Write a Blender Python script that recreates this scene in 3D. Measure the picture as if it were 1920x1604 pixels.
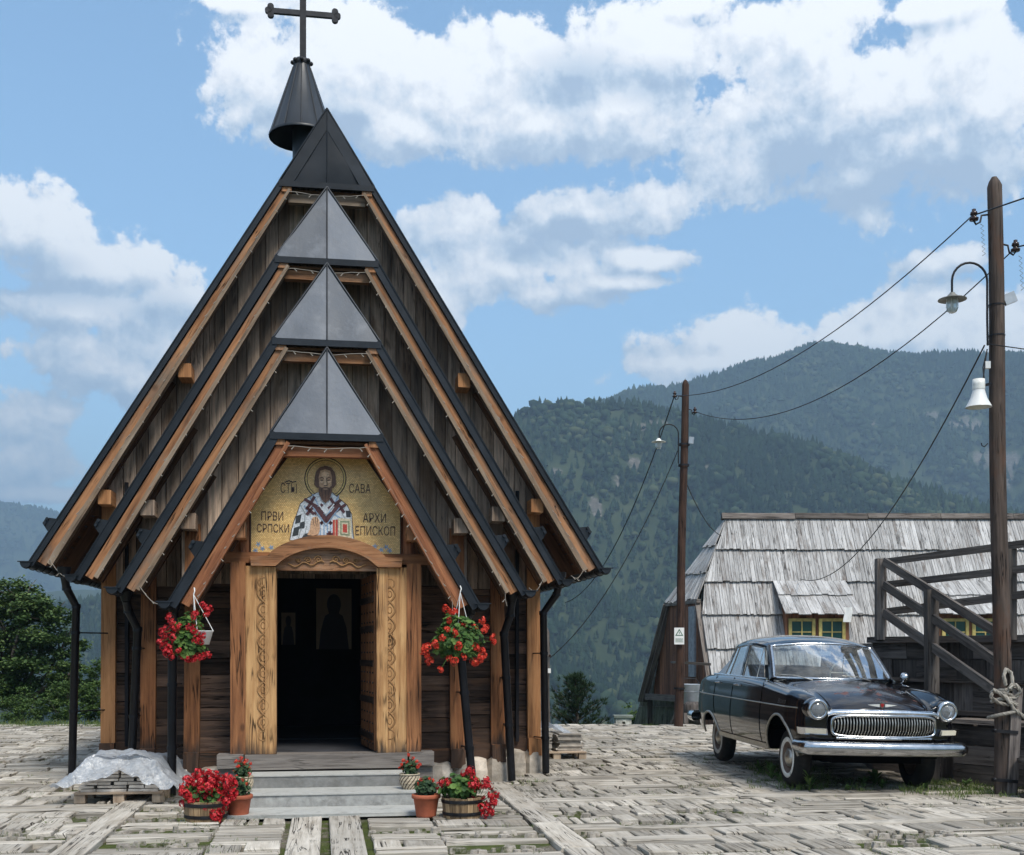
import bpy, math, random
import numpy as np
from mathutils import Vector, Matrix, noise as mnoise
for o in list(bpy.data.objects): bpy.data.objects.remove(o)
scene = bpy.context.scene
col = scene.collection
R = math.radians
PI = math.pi

# ------------------------------------------------------------------ camera
EYE = 1.55
F = 2190.0            # focal length in photo pixels (1920 wide)
HY = 1222.0           # horizon row
cam_data = bpy.data.cameras.new('camera')
cam = bpy.data.objects.new('camera', cam_data); col.objects.link(cam)
cam.location = (0, 0, EYE); cam.rotation_euler = (R(90), 0, 0)
cam_data.sensor_width = 36; cam_data.lens = 36*F/1920
cam_data.shift_y = (HY-802)/1920
cam_data.clip_start = 0.1; cam_data.clip_end = 20000
scene.camera = cam

# ------------------------------------------------------------------ sun
SUN_EL, SUN_AZ = 55, 150       # azimuth measured from +Y (into the picture) towards +X
sdir = Vector((math.sin(R(SUN_AZ))*math.cos(R(SUN_EL)), math.cos(R(SUN_AZ))*math.cos(R(SUN_EL)), math.sin(R(SUN_EL))))
sl = bpy.data.lights.new('sun', 'SUN'); sl.energy = 2.1; sl.angle = R(18); sl.color = (1.0, .93, .82)
sun = bpy.data.objects.new('sun', sl); col.objects.link(sun)
sun.rotation_euler = sdir.to_track_quat('Z', 'Y').to_euler()
sun.location = (0, 0, 40)

# ------------------------------------------------------------------ exposure
scene.view_settings.view_transform = 'Standard'
scene.view_settings.look = 'None'
scene.view_settings.exposure = 1.15
scene.view_settings.gamma = 1.0
scene.cycles.use_denoising = True
scene.cycles.max_bounces = 8
scene.cycles.volume_bounces = 0
scene.cycles.sample_clamp_indirect = 6

# ------------------------------------------------------------------ world
world = bpy.data.worlds.new('World'); scene.world = world; world.use_nodes = True
wt = world.node_tree; wt.nodes.clear()
class NT:
    """small helper round a node tree"""
    def __init__(s, t): s.t = t
    def n(s, typ, **kw):
        nd = s.t.nodes.new(typ)
        for k, v in kw.items():
            if k == 'ins':
                for kk, vv in v.items():
                    if isinstance(vv, bpy.types.NodeSocket): s.t.links.new(vv, nd.inputs[kk])
                    else: nd.inputs[kk].default_value = vv
            else: setattr(nd, k, v)
        return nd
    def math(s, op, a, b=None, c=None, clamp=False):
        nd = s.t.nodes.new('ShaderNodeMath'); nd.operation = op; nd.use_clamp = clamp
        for i, v in enumerate((a, b, c)):
            if v is None: continue
            if isinstance(v, bpy.types.NodeSocket): s.t.links.new(v, nd.inputs[i])
            else: nd.inputs[i].default_value = v
        return nd.outputs[0]
    def vm(s, op, a, b=None, c=None):
        nd = s.t.nodes.new('ShaderNodeVectorMath'); nd.operation = op
        for i, v in enumerate((a, b, c)):
            if v is None: continue
            if isinstance(v, bpy.types.NodeSocket): s.t.links.new(v, nd.inputs[i])
            else: nd.inputs[i].default_value = v
        return nd.outputs[1] if op in ('LENGTH', 'DOT_PRODUCT', 'DISTANCE') else nd.outputs[0]
    def ramp(s, fac, stops, interp='LINEAR'):
        nd = s.t.nodes.new('ShaderNodeValToRGB'); s.t.links.new(fac, nd.inputs[0])
        cr = nd.color_ramp; cr.interpolation = interp
        while len(cr.elements) > 1: cr.elements.remove(cr.elements[-1])
        for i, (p, c) in enumerate(stops):
            e = cr.elements[0] if i == 0 else cr.elements.new(p)
            e.position = p
            if not hasattr(c, '__len__'): c = (c, c, c)
            e.color = (*c, 1)
        return nd.outputs[0]
    def mix(s, fac, a, b, blend='MIX'):
        nd = s.t.nodes.new('ShaderNodeMix'); nd.data_type = 'RGBA'; nd.blend_type = blend
        for idx, v in ((0, fac), (6, a), (7, b)):
            if isinstance(v, bpy.types.NodeSocket): s.t.links.new(v, nd.inputs[idx])
            else:
                if idx and len(v) == 3: v = (*v, 1)
                nd.inputs[idx].default_value = v
        return nd.outputs[2]
    def noise(s, vec, scale, detail=4, rough=.55, lac=2.0, dist=0, out='Fac'):
        nd = s.t.nodes.new('ShaderNodeTexNoise')
        nd.inputs['Scale'].default_value = scale; nd.inputs['Detail'].default_value = detail
        nd.inputs['Roughness'].default_value = rough; nd.inputs['Lacunarity'].default_value = lac
        nd.inputs['Distortion'].default_value = dist
        if vec is not None: s.t.links.new(vec, nd.inputs['Vector'])
        return nd.outputs[out]
    def scale(s, vec, xyz):
        return s.vm('MULTIPLY', vec, xyz)

def px_dir(x, y):
    a = math.atan((x-960)/F); e = math.atan((HY-y)/math.hypot(F, x-960)); return a, e

BLOBS = [  # photo x, y, half width, half height
 (1680,180,250,130),(1830,200,190,110),(1480,260,190,120),(1700,300,330,90),(1880,320,150,90),(1520,60,150,90),(1330,270,60,60),(1600,340,230,60),
 (1080,130,230,95),(820,170,230,110),(620,120,220,120),(470,150,110,110),(1240,90,150,90),(980,240,220,70),(760,240,120,60),(1300,10,90,40),(1180,200,170,80),(1430,60,70,50),
 (960,500,200,90),(1120,400,220,45),(860,430,110,55),(1030,550,170,50),(1230,490,110,25),(1150,530,130,20),(820,560,80,70),
 (1640,635,420,80),(1860,600,200,90),(1450,670,200,50),(1800,490,110,32),(1330,680,160,25),
 (40,440,130,90),(140,500,230,60),(280,500,110,60),(150,580,270,45),(330,560,110,60),(190,690,170,80),(60,770,110,80),(70,870,110,60),(250,720,80,60),(90,930,150,25),
 (440,5,70,20),(1750,20,110,30)]
grp = bpy.data.node_groups.new('cloud_density', 'ShaderNodeTree')
grp.interface.new_socket('P', in_out='INPUT', socket_type='NodeSocketVector')
grp.interface.new_socket('D', in_out='INPUT', socket_type='NodeSocketVector')
grp.interface.new_socket('Density', in_out='OUTPUT', socket_type='NodeSocketFloat')
g = NT(grp); gi = g.n('NodeGroupInput'); go = g.n('NodeGroupOutput')
P_, D_ = gi.outputs['P'], gi.outputs['D']
big = g.noise(D_, 6.5, 8, .60)
fine = g.noise(D_, 19, 9, .66, dist=.1)
acc = None
for (x, y, rx, ry) in BLOBS:
    a, e = px_dir(x, y); sx = F/rx*.95; sy = F/ry*.98
    q = g.vm('MULTIPLY_ADD', P_, (sx, sy, 0), (-a*sx, -e*sy, 0))
    l = g.vm('LENGTH', q)
    m = g.math('SUBTRACT', 1.0, l)
    acc = m if acc is None else g.math('SMOOTH_MAX', acc, m, .25)
# the rest of the sky, outside the field the photograph covers, gets a loose field of cumulus
sepg = g.n('ShaderNodeSeparateXYZ', ins={0: P_})
away = g.math('MULTIPLY_ADD', g.math('ABSOLUTE', sepg.outputs[0]), 6.0, -3.3, clamp=True)
highs = g.math('MULTIPLY_ADD', sepg.outputs[1], 8.0, -4.6, clamp=True)
away = g.math('MAXIMUM', away, highs)
gen = g.math('MULTIPLY_ADD', g.noise(D_, 2.2, 3, .5), 3.4, -1.65)
genm = g.math('ADD', gen, g.math('MULTIPLY', g.math('SUBTRACT', away, 1.0), 6.0))
acc = g.math('MAXIMUM', g.math('MAXIMUM', acc, -1.2), genm)
nz = g.math('ADD', g.math('MULTIPLY_ADD', big, 2.4, -1.22), g.math('MULTIPLY_ADD', fine, 2.7, -1.35))
dens = g.math('ADD', acc, nz)
grp.links.new(dens, go.inputs['Density'])

w = NT(wt)
tc = w.n('ShaderNodeTexCoord'); D = w.vm('NORMALIZE', tc.outputs['Generated'])
sep = w.n('ShaderNodeSeparateXYZ', ins={0: D})
az = w.math('ARCTAN2', sep.outputs[0], sep.outputs[1])
el = w.math('ARCSINE', sep.outputs[2])
Pn = w.n('ShaderNodeCombineXYZ', ins={0: az, 1: el}).outputs[0]
sky = w.n('ShaderNodeTexSky', sky_type='NISHITA', sun_disc=False)
sky.sun_elevation = R(SUN_EL); sky.sun_rotation = R(SUN_AZ); sky.altitude = 600
sky.air_density = 1.0; sky.dust_density = .7; sky.ozone_density = 1.0
def dens_at(P, Dv):
    nd = w.n('ShaderNodeGroup', node_tree=grp); wt.links.new(P, nd.inputs['P']); wt.links.new(Dv, nd.inputs['D']); return nd.outputs[0]
d0 = dens_at(Pn, D)
def dens_off(ox, oy): return dens_at(w.vm('ADD', Pn, (ox, oy, 0)), w.vm('ADD', D, (ox, 0, oy)))
d1 = dens_off(.005, .010); d2 = dens_off(.022, .070)
mr = w.n('ShaderNodeMapRange', interpolation_type='SMOOTHSTEP'); wt.links.new(d0, mr.inputs[0]); mr.inputs[1].default_value = -.05; mr.inputs[2].default_value = .24
alpha = w.math('MULTIPLY', mr.outputs[0], .97)
lit = w.math('MULTIPLY_ADD', w.math('SUBTRACT', d0, d1), .75, .60)
lit = w.math('ADD', lit, w.math('MULTIPLY', w.math('SUBTRACT', d0, w.math('MAXIMUM', d2, -.4)), .42))
lit = w.math('ADD', lit, w.math('MULTIPLY', w.math('MAXIMUM', d0, 0.0), -.16), clamp=True)
SKYLUM = 1.0
sh = None
for (x, y, rx, ry) in ((1740,330,300,62),(1540,300,130,50),(1080,150,140,60),(1230,160,120,50),(110,545,240,45),(300,590,130,40),(70,500,110,40),(980,470,90,40),(1060,430,50,40),(620,230,120,40)):
    a, e = px_dir(x, y); q = w.vm('MULTIPLY_ADD', Pn, (F/rx, F/ry, 0), (-a*F/rx, -e*F/ry, 0)); m_ = w.math('SUBTRACT', 1.0, w.vm('LENGTH', q))
    sh = m_ if sh is None else w.math('SMOOTH_MAX', sh, m_, .3)
shn = w.noise(D, 14, 6, .6)
sh = w.math('ADD', w.math('MAXIMUM', sh, 0.0), w.math('MULTIPLY', w.math('GREATER_THAN', sh, -.25), w.math('MULTIPLY_ADD', shn, .8, -.4)))
lit = w.math('SUBTRACT', lit, w.math('MULTIPLY', w.math('MAXIMUM', sh, 0.0), .85), clamp=True)
cloud_col = w.ramp(lit, [(0, (.40, .49, .62)), (.25, (.50, .59, .70)), (.5, (.70, .76, .83)), (.75, (.90, .91, .93)), (1, (1.08, 1.07, 1.05))])
cc = w.n('ShaderNodeVectorMath', operation='SCALE'); wt.links.new(cloud_col, cc.inputs[0]); cc.inputs[3].default_value = 5.1
# haze whitening toward the horizon is already in the sky texture
mixsky = w.mix(alpha, w.mix(1.0, sky.outputs[0], (.90, 1.03, 1.0, 1), 'MULTIPLY'), cc.outputs[0])
bg = w.n('ShaderNodeBackground', ins={'Color': mixsky, 'Strength': .12})
wo = w.n('ShaderNodeOutputWorld'); wt.links.new(bg.outputs[0], wo.inputs[0])

# ------------------------------------------------------------------ frames
CA = R(9.0); cA, sA = math.cos(CA), math.sin(CA)
def CW(lx, d, z=0.0): return Vector((lx*cA-d*sA, lx*sA+d*cA, z))
def PX(x, y, Y): return Vector(((x-960)/F*Y, Y, EYE-(y-HY)/F*Y))       # measured point of the photo at a chosen distance
def GP(x, y): return PX(x, y, EYE*F/(y-HY))                           # point of level ground
rng = random.Random(7)

# ------------------------------------------------------------------ materials
def pmat(name, color=(.5,.5,.5), rough=.6, metal=0.0, spec=.5, **kw):
    m = bpy.data.materials.new(name); m.use_nodes = True
    b = m.node_tree.nodes['Principled BSDF']
    b.inputs['Base Color'].default_value = (*color, 1); b.inputs['Roughness'].default_value = rough
    b.inputs['Metallic'].default_value = metal; b.inputs['Specular IOR Level'].default_value = spec
    for k, v in kw.items(): b.inputs[k].default_value = v
    return m
def nt(m): return NT(m.node_tree), m.node_tree.nodes['Principled BSDF']
def varied(name, color, rough=.6, metal=0.0, spec=.5, scale=8, amount=.35, bump=0.0, dirt=None, dirt_scale=3, dirt_lo=.5, dirt_hi=.7, **kw):
    """plain surface with noise mottling, optional dirt or wear patches, and bump"""
    m = pmat(name, color, rough, metal, spec, **kw); t, b = nt(m)
    tcn = t.n('ShaderNodeTexCoord').outputs['Object']
    nz = t.noise(tcn, scale, 6, .6)
    lo = tuple(c*(1-amount) for c in color); hi = tuple(min(1, c*(1+amount)) for c in color)
    c = t.ramp(nz, [(.3, lo), (.7, hi)])
    at = t.n('ShaderNodeAttribute', attribute_name='rnd').outputs['Fac']
    k = t.math('MULTIPLY_ADD', at, .5, .75)
    c = t.mix(1.0, c, t.n('ShaderNodeCombineXYZ', ins={0: k, 1: k, 2: k}).outputs[0], 'MULTIPLY')
    if dirt:
        dn = t.noise(tcn, dirt_scale, 8, .65)
        c = t.mix(t.ramp(dn, [(dirt_lo, 0.0), (dirt_hi, 1.0)]), c, dirt)
    m.node_tree.links.new(c, b.inputs['Base Color'])
    r = t.math('MULTIPLY_ADD', nz, .25, rough-.12)
    m.node_tree.links.new(r, b.inputs['Roughness'])
    if bump:
        bp = t.n('ShaderNodeBump', ins={'Strength': bump, 'Distance': .02, 'Height': nz}); m.node_tree.links.new(bp.outputs[0], b.inputs['Normal'])
    return m
def wood(name, light, mid, dark, rough=.75, grain=26, crack=.5, knots=.5, stain=None, stain_lo=.5, stain_hi=.75, bump=.5, vary=.5, spec=.25, wet=0.0, cw=1.0):
    """weathered timber: grain runs along V of the UV map (metres)"""
    m = pmat(name, mid, rough, 0, spec); t, b = nt(m); L = m.node_tree.links
    uv = t.n('ShaderNodeUVMap').outputs[0]
    g1 = t.noise(t.scale(uv, (1, .05, 1)), grain, 7, .65, dist=.25)
    g2 = t.noise(t.scale(uv, (1, .22, 1)), 5, 5, .6, dist=.6)
    gg = t.math('ADD', t.math('MULTIPLY', g1, .6), t.math('MULTIPLY', g2, .4))
    c = t.ramp(gg, [(.34, dark), (.47, mid), (.62, light)])
    at = t.n('ShaderNodeAttribute', attribute_name='rnd').outputs['Fac']
    k = t.math('MULTIPLY_ADD', at, vary*1.1, 1-vary*.55)
    c = t.mix(1.0, c, t.n('ShaderNodeCombineXYZ', ins={0: k, 1: k, 2: k}).outputs[0], 'MULTIPLY')
    if stain:
        s = t.noise(t.scale(uv, (1, .35, 1)), 2.6, 6, .65)
        c = t.mix(t.ramp(s, [(stain_lo, 0.0), (stain_hi, 1.0)]), c, stain)
    h = g1
    if crack:
        cr = t.noise(t.scale(uv, (1, .035, 1)), 17, 3, .5, dist=.9)
        cm = t.ramp(t.math('ABSOLUTE', t.math('SUBTRACT', cr, .5)), [(.004*cw, 1.0), (.016*cw, 0.0)])
        pm = t.ramp(t.noise(uv, 2.3, 2, .5), [(.46, 0.0), (.56, crack)])
        cm = t.math('MULTIPLY', cm, pm)
        c = t.mix(cm, c, tuple(v*.16 for v in dark))
        h = t.math('SUBTRACT', h, t.math('MULTIPLY', cm, 1.2))
    if knots:
        v = t.n('ShaderNodeTexVoronoi', feature='F1'); v.inputs['Scale'].default_value = 3.1
        L.new(t.scale(uv, (1, .55, 1)), v.inputs['Vector'])
        km = t.math('MULTIPLY', t.ramp(v.outputs['Distance'], [(.045, 1.0), (.10, 0.0)]), knots)
        c = t.mix(km, c, tuple(q*.45 for q in dark))
    if wet:      # rot and splash staining that creeps up the foot of a post
        zz = t.n('ShaderNodeSeparateXYZ', ins={0: t.n('ShaderNodeNewGeometry').outputs['Position']}).outputs[2]
        ws = t.noise(t.scale(uv, (1, .12, 1)), 9, 5, .6)
        wm = t.ramp(t.math('SUBTRACT', t.math('MULTIPLY', ws, 1.1), t.math('MULTIPLY_ADD', zz, 1.7, -.66)), [(.22, 0.0), (.48, wet)])
        c = t.mix(wm, c, (.045,.038,.033))
    L.new(c, b.inputs['Base Color'])
    bp = t.n('ShaderNodeBump', ins={'Strength': bump, 'Distance': .012, 'Height': h}); L.new(bp.outputs[0], b.inputs['Normal'])
    return m
def flat_uv_noise(*a): pass

M = {}
M['rafter'] = wood('rafter_wood', (.41,.205,.10), (.26,.12,.055), (.09,.042,.022), crack=.9, stain=(.20,.16,.125), stain_lo=.5, stain_hi=.72, vary=.45)
M['rafter_grey'] = wood('greyed_rafter_wood', (.33,.26,.195), (.215,.155,.108), (.095,.067,.047), crack=.5, stain=(.30,.19,.11), vary=.4)
M['red_wood'] = wood('red_brown_wood', (.36,.16,.075), (.24,.095,.045), (.10,.04,.02), crack=.4, knots=.4, vary=.35)
M['gable_plank'] = wood('weathered_gable_plank', (.56,.41,.30), (.31,.235,.18), (.075,.062,.055), crack=.7, stain=(.16,.095,.055), stain_lo=.5, stain_hi=.7, vary=.95)
M['log'] = wood('dark_log_wood', (.17,.105,.072), (.085,.054,.040), (.026,.019,.016), crack=1.0, knots=.6, stain=(.19,.092,.045), stain_lo=.56, stain_hi=.74, vary=1.1, bump=.8)
M['post'] = wood('orange_post_wood', (.46,.235,.105), (.34,.16,.068), (.17,.075,.032), crack=.35, knots=.7, vary=.4)
M['door_gold'] = wood('golden_door_wood', (.60,.36,.165), (.42,.225,.095), (.16,.078,.034), crack=.9, knots=.8, stain=(.15,.11,.085), stain_lo=.6, stain_hi=.85, vary=.25, grain=20, wet=.9, cw=2.2)
M['door_brown'] = wood('brown_door_post_wood', (.37,.165,.07), (.23,.095,.040), (.08,.035,.018), crack=.9, knots=.6, vary=.3, grain=22, wet=.8, cw=1.8)
M['threshold'] = wood('grey_threshold_wood', (.26,.235,.21), (.17,.15,.135), (.07,.06,.055), crack=.7, vary=.3)
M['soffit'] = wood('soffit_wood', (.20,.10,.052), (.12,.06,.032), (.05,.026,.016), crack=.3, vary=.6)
M['carve'] = wood('carved_relief_wood', (.42,.24,.105), (.29,.155,.065), (.14,.07,.03), crack=.2, vary=.2)
M['shingle'] = wood('silver_shingle_wood', (.52,.515,.51), (.385,.378,.372), (.14,.125,.115), crack=.9, knots=.3, grain=48, stain=(.19,.165,.15), stain_lo=.54, stain_hi=.66, vary=.45, bump=.8)
M['house_plank'] = wood('house_red_plank', (.22,.10,.055), (.13,.06,.035), (.05,.028,.02), crack=.4, vary=.8)
M['grey_timber'] = wood('grey_timber', (.20,.175,.155), (.115,.098,.088), (.04,.034,.031), crack=.8, vary=.8, bump=.8)
M['dark_timber'] = wood('dark_timber', (.19,.165,.15), (.105,.09,.083), (.036,.031,.029), crack=.8, vary=1.0, bump=.8)
M['pole'] = wood('pole_wood', (.115,.085,.070), (.064,.048,.040), (.022,.017,.015), crack=1.0, vary=.2, bump=.9, stain=(.105,.055,.035), stain_lo=.52, stain_hi=.66)
M['pole_red'] = wood('red_pole_wood', (.095,.052,.035), (.050,.027,.019), (.016,.010,.009), crack=1.0, vary=.2, bump=.9)
M['pallet'] = wood('pallet_wood', (.50,.40,.30), (.38,.29,.21), (.2,.14,.1), crack=.3, vary=.4)
M['barrel'] = wood('barrel_wood', (.40,.29,.17), (.27,.18,.10), (.10,.065,.04), crack=.7, vary=.6)
M['black_metal'] = varied('black_coated_sheet', (.014,.018,.024), .46, .15, .38, scale=5, amount=.3, bump=.15)
M['hip_metal'] = varied('weathered_sky_sheen_sheet', (.085,.098,.12), .55, .30, .4, scale=2.6, amount=.16, bump=.5, dirt=(.125,.14,.165), dirt_scale=5, dirt_lo=.52, dirt_hi=.78)  # greyer than the black roof sheet: sky sheen painted into the base colour
M['pipe_metal'] = varied('black_pipe_paint', (.006,.006,.008), .38, 0, .35, scale=6, amount=.3)
M['iron'] = varied('dark_iron', (.03,.03,.033), .5, .7, .5, scale=10)
M['cone_metal'] = varied('cone_black_sheet', (.020,.025,.032), .42, .2, .5, scale=3, amount=.25)
M['concrete'] = varied('step_concrete', (.27,.27,.26), .85, 0, .3, scale=14, amount=.22, bump=.35, dirt=(.14,.135,.125), dirt_scale=5, dirt_lo=.5, dirt_hi=.72)
M['tread_toplit'] = varied('toplit_tread', (.50,.50,.47), .9, 0, .2, scale=18, amount=.10, bump=.25, dirt=(.25,.245,.225), dirt_scale=6, dirt_lo=.55, dirt_hi=.75)  # paler than the step concrete: light from above painted into the colour
M['white_wire'] = pmat('white_plastic_wire', (.27,.24,.20), .5)
M['white_plastic'] = pmat('white_plastic', (.8,.8,.78), .4)
M['black_wire'] = pmat('black_wire', (.012,.012,.014), .6)
M['terracotta'] = varied('terracotta', (.42,.12,.062), .7, 0, .3, scale=9, amount=.2, bump=.1)
M['soil'] = varied('soil', (.04,.028,.02), .95, 0, .2, scale=30, amount=.5, bump=.6)
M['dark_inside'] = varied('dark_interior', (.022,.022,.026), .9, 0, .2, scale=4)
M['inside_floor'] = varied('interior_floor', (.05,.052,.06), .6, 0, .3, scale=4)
M['stone'] = varied('foundation_stone', (.52,.46,.39), .9, 0, .25, scale=7, amount=.35, bump=.8, dirt=(.27,.22,.17), dirt_scale=4, dirt_lo=.5, dirt_hi=.75)

# ------------------------------------------------------------------ mesh builder
class MB:
    def __init__(s): s.v = []; s.f = []; s.uv = []; s.r = []; s.m = []; s.s = []
    def add(s, vs, fs, uvs=None, mat=0, rnd=None, smooth=False):
        b = len(s.v); s.v += [tuple(v) for v in vs]
        r = rng.random() if rnd is None else rnd
        for i, f in enumerate(fs):
            s.f.append(tuple(b+k for k in f)); s.r.append(r); s.m.append(mat); s.s.append(smooth)
            if uvs is not None: s.uv.append([tuple(q) for q in uvs[i]])
            else: s.uv.append([(vs[k][0], vs[k][2]) for k in f])
        return s
    def hexa(s, p, axis=2, mat=0, rnd=None, uvscale=1.0):
        """8 corners: p[0..3] the bottom ring, p[4..7] the top ring; grain along axis 0, 1 or 2 (x, y: ring sides, z: bottom to top)"""
        p = [Vector(q) for q in p]
        ex = (p[1]-p[0]).length; ey = (p[3]-p[0]).length; ez = (p[4]-p[0]).length
        ou, ov = rng.uniform(0, 40), rng.uniform(0, 40)
        co = [(0,0,0),(ex,0,0),(ex,ey,0),(0,ey,0),(0,0,ez),(ex,0,ez),(ex,ey,ez),(0,ey,ez)]
        fs = [(0,3,2,1),(4,5,6,7),(0,1,5,4),(1,2,6,5),(2,3,7,6),(3,0,4,7)]
        nrm = [2, 2, 1, 0, 1, 0]
        uvs = []
        for f, na in zip(fs, nrm):
            ax = [a for a in (0, 1, 2) if a != na]
            if axis in ax: va = axis; ua = [a for a in ax if a != axis][0]; sc = 1
            else: ua, va = ax; sc = .5
            uvs.append([((co[k][ua]+co[k][na]*1.0)*uvscale+ou+na*.37, co[k][va]*sc*uvscale+ov) for k in f])
        return s.add(p, fs, uvs, mat, rnd)
    def box(s, c, size, rot=None, mat=0, rnd=None, axis=None, jit=0.0):
        sx, sy, sz = [q/2 for q in size]
        if axis is None: axis = max(range(3), key=lambda i: size[i])
        pts = []
        for (x, y, z) in ((-1,-1,-1),(1,-1,-1),(1,1,-1),(-1,1,-1),(-1,-1,1),(1,-1,1),(1,1,1),(-1,1,1)):
            v = Vector((x*sx+rng.uniform(-jit, jit), y*sy+rng.uniform(-jit, jit), z*sz+rng.uniform(-jit, jit)))
            if rot is not None: v = rot @ v
            pts.append(v+Vector(c))
        return s.hexa(pts, axis, mat, rnd)
    def beam(s, p0, p1, w, h, up=(0, 0, 1), mat=0, rnd=None, w1=None, h1=None, jit=0.0):
        p0, p1 = Vector(p0), Vector(p1); d = (p1-p0).normalized(); up = Vector(up)
        x = d.cross(up).normalized(); y = x.cross(d).normalized()
        w1 = w if w1 is None else w1; h1 = h if h1 is None else h1
        pts = []
        for (p, ww, hh) in ((p0, w, h), (p1, w1, h1)):
            for (a, b) in ((-1,-1),(1,-1),(1,1),(-1,1)):
                pts.append(p+x*(a*ww/2+rng.uniform(-jit, jit))+y*(b*hh/2+rng.uniform(-jit, jit)))
        # ring order must give outward normals
        return s.hexa([pts[0], pts[3], pts[2], pts[1], pts[4], pts[7], pts[6], pts[5]], 2, mat, rnd)
    def slab(s, poly, off, mat=0, rnd=None, axis_dir=None):
        """polygon (3D, planar) extruded by vector off"""
        poly = [Vector(p) for p in poly]; off = Vector(off); n = len(poly)
        nn = (poly[1]-poly[0]).cross(poly[2]-poly[0])
        if nn.dot(off) > 0: poly = poly[::-1]
        top = [p+off for p in poly]
        vd = Vector(axis_dir).normalized() if axis_dir is not None else (poly[1]-poly[0]).normalized()
        nn = off.normalized(); ud = nn.cross(vd).normalized()
        ou, ov = rng.uniform(0, 40), rng.uniform(0, 40)
        vs = poly+top
        fs = [tuple(range(n)), tuple(range(2*n-1, n-1, -1))]+[((i+1) % n, i, n+i, n+(i+1) % n) for i in range(n)]
        # check the winding of the first face against outward (-off)
        def uvof(v): return (v.dot(ud)+ou+v.dot(nn)*.9, v.dot(vd)+ov)
        return s.add(vs, fs, [[uvof(vs[k]) for k in f] for f in fs], mat, rnd)
    def tube(s, path, r, n=8, mat=0, rnd=None, caps=True, smooth=True, closed=False):
        path = [Vector(p) for p in path]; rs = r if hasattr(r, '__len__') else [r]*len(path)
        k = len(path); rings = []; ref = None; vs = []
        acc = 0; vlen = []
        for i, p in enumerate(path):
            if closed: d = path[(i+1) % k]-path[i-1]
            else: d = path[min(i+1, k-1)]-path[max(i-1, 0)]
            d.normalize()
            if ref is None:
                ref = Vector((0, 0, 1)) if abs(d.z) < .9 else Vector((0, 1, 0))
            x = d.cross(ref).normalized(); y = x.cross(d).normalized(); ref = y
            if i: acc += (path[i]-path[i-1]).length
            vlen.append(acc)
            for j in range(n):
                a = 2*PI*j/n
                vs.append(p+(x*math.cos(a)+y*math.sin(a))*rs[i])
        fs = []; uvs = []; ou = rng.uniform(0, 30)
        for i in range(k if closed else k-1):
            i2 = (i+1) % k
            for j in range(n):
                j2 = (j+1) % n
                fs.append((i*n+j, i*n+j2, i2*n+j2, i2*n+j))
                c = 2*PI*max(rs); u0, u1 = ou+c*j/n, ou+c*(j+1)/n
                uvs.append([(u0, vlen[i]), (u1, vlen[i]), (u1, vlen[min(i+1, k-1)]), (u0, vlen[min(i+1, k-1)])])
        s.add(vs, fs, uvs, mat, rnd, smooth)
        if caps and not closed:
            for i, rev in ((0, False), (k-1, True)):
                ring = vs[i*n:(i+1)*n]
                f = tuple(range(n)) if rev else tuple(range(n-1, -1, -1))
                s.add(ring, [f], [[(ou+.05*math.cos(2*PI*q/n), .05*math.sin(2*PI*q/n)) for q in f]], mat, rnd)
        return s
    def lathe(s, prof, c=(0, 0, 0), n=24, axis=None, mat=0, rnd=None, smooth=True, uvs_wood=False, sx=1.0, sy=1.0):
        """profile (r, h) turned about z (or axis matrix)"""
        c = Vector(c); vs = []; k = len(prof)
        for (r, h) in prof:
            for j in range(n):
                a = 2*PI*j/n; v = Vector((r*math.cos(a)*sx, r*math.sin(a)*sy, h))
                if axis is not None: v = axis @ v
                vs.append(v+c)
        fs = []; uvs = []; rm = max(p[0] for p in prof)
        for i in range(k-1):
            for j in range(n):
                j2 = (j+1) % n; fs.append((i*n+j, i*n+j2, (i+1)*n+j2, (i+1)*n+j))
                u0, u1 = 2*PI*rm*j/n, 2*PI*rm*(j+1)/n
                uvs.append([(u0, prof[i][1]), (u1, prof[i][1]), (u1, prof[i+1][1]), (u0, prof[i+1][1])])
        return s.add(vs, fs, uvs, mat, rnd, smooth)
    def grid(s, pts, mat=0, rnd=None, smooth=True, flip=False):
        """pts[i][j] 3D grid"""
        a = len(pts); b = len(pts[0]); vs = [p for row in pts for p in row]; fs = []; uvs = []
        for i in range(a-1):
            for j in range(b-1):
                f = (i*b+j, i*b+j+1, (i+1)*b+j+1, (i+1)*b+j)
                if flip: f = f[::-1]
                fs.append(f); uvs.append([(vs[k][0]+vs[k][1], vs[k][2]) for k in f])
        return s.add(vs, fs, uvs, mat, rnd, smooth)
    def ball(s, c, r, n=8, mat=0, rnd=None, sz=1.0):
        prof = [(max(1e-4, r*math.sin(PI*i/n)), -r*math.cos(PI*i/n)*sz) for i in range(n+1)]
        return s.lathe(prof, c, max(6, n+2), mat=mat, rnd=rnd)
    def xf(s, fn, start=0):
        for i in range(start, len(s.v)): s.v[i] = tuple(fn(Vector(s.v[i])))
        return s
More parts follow.
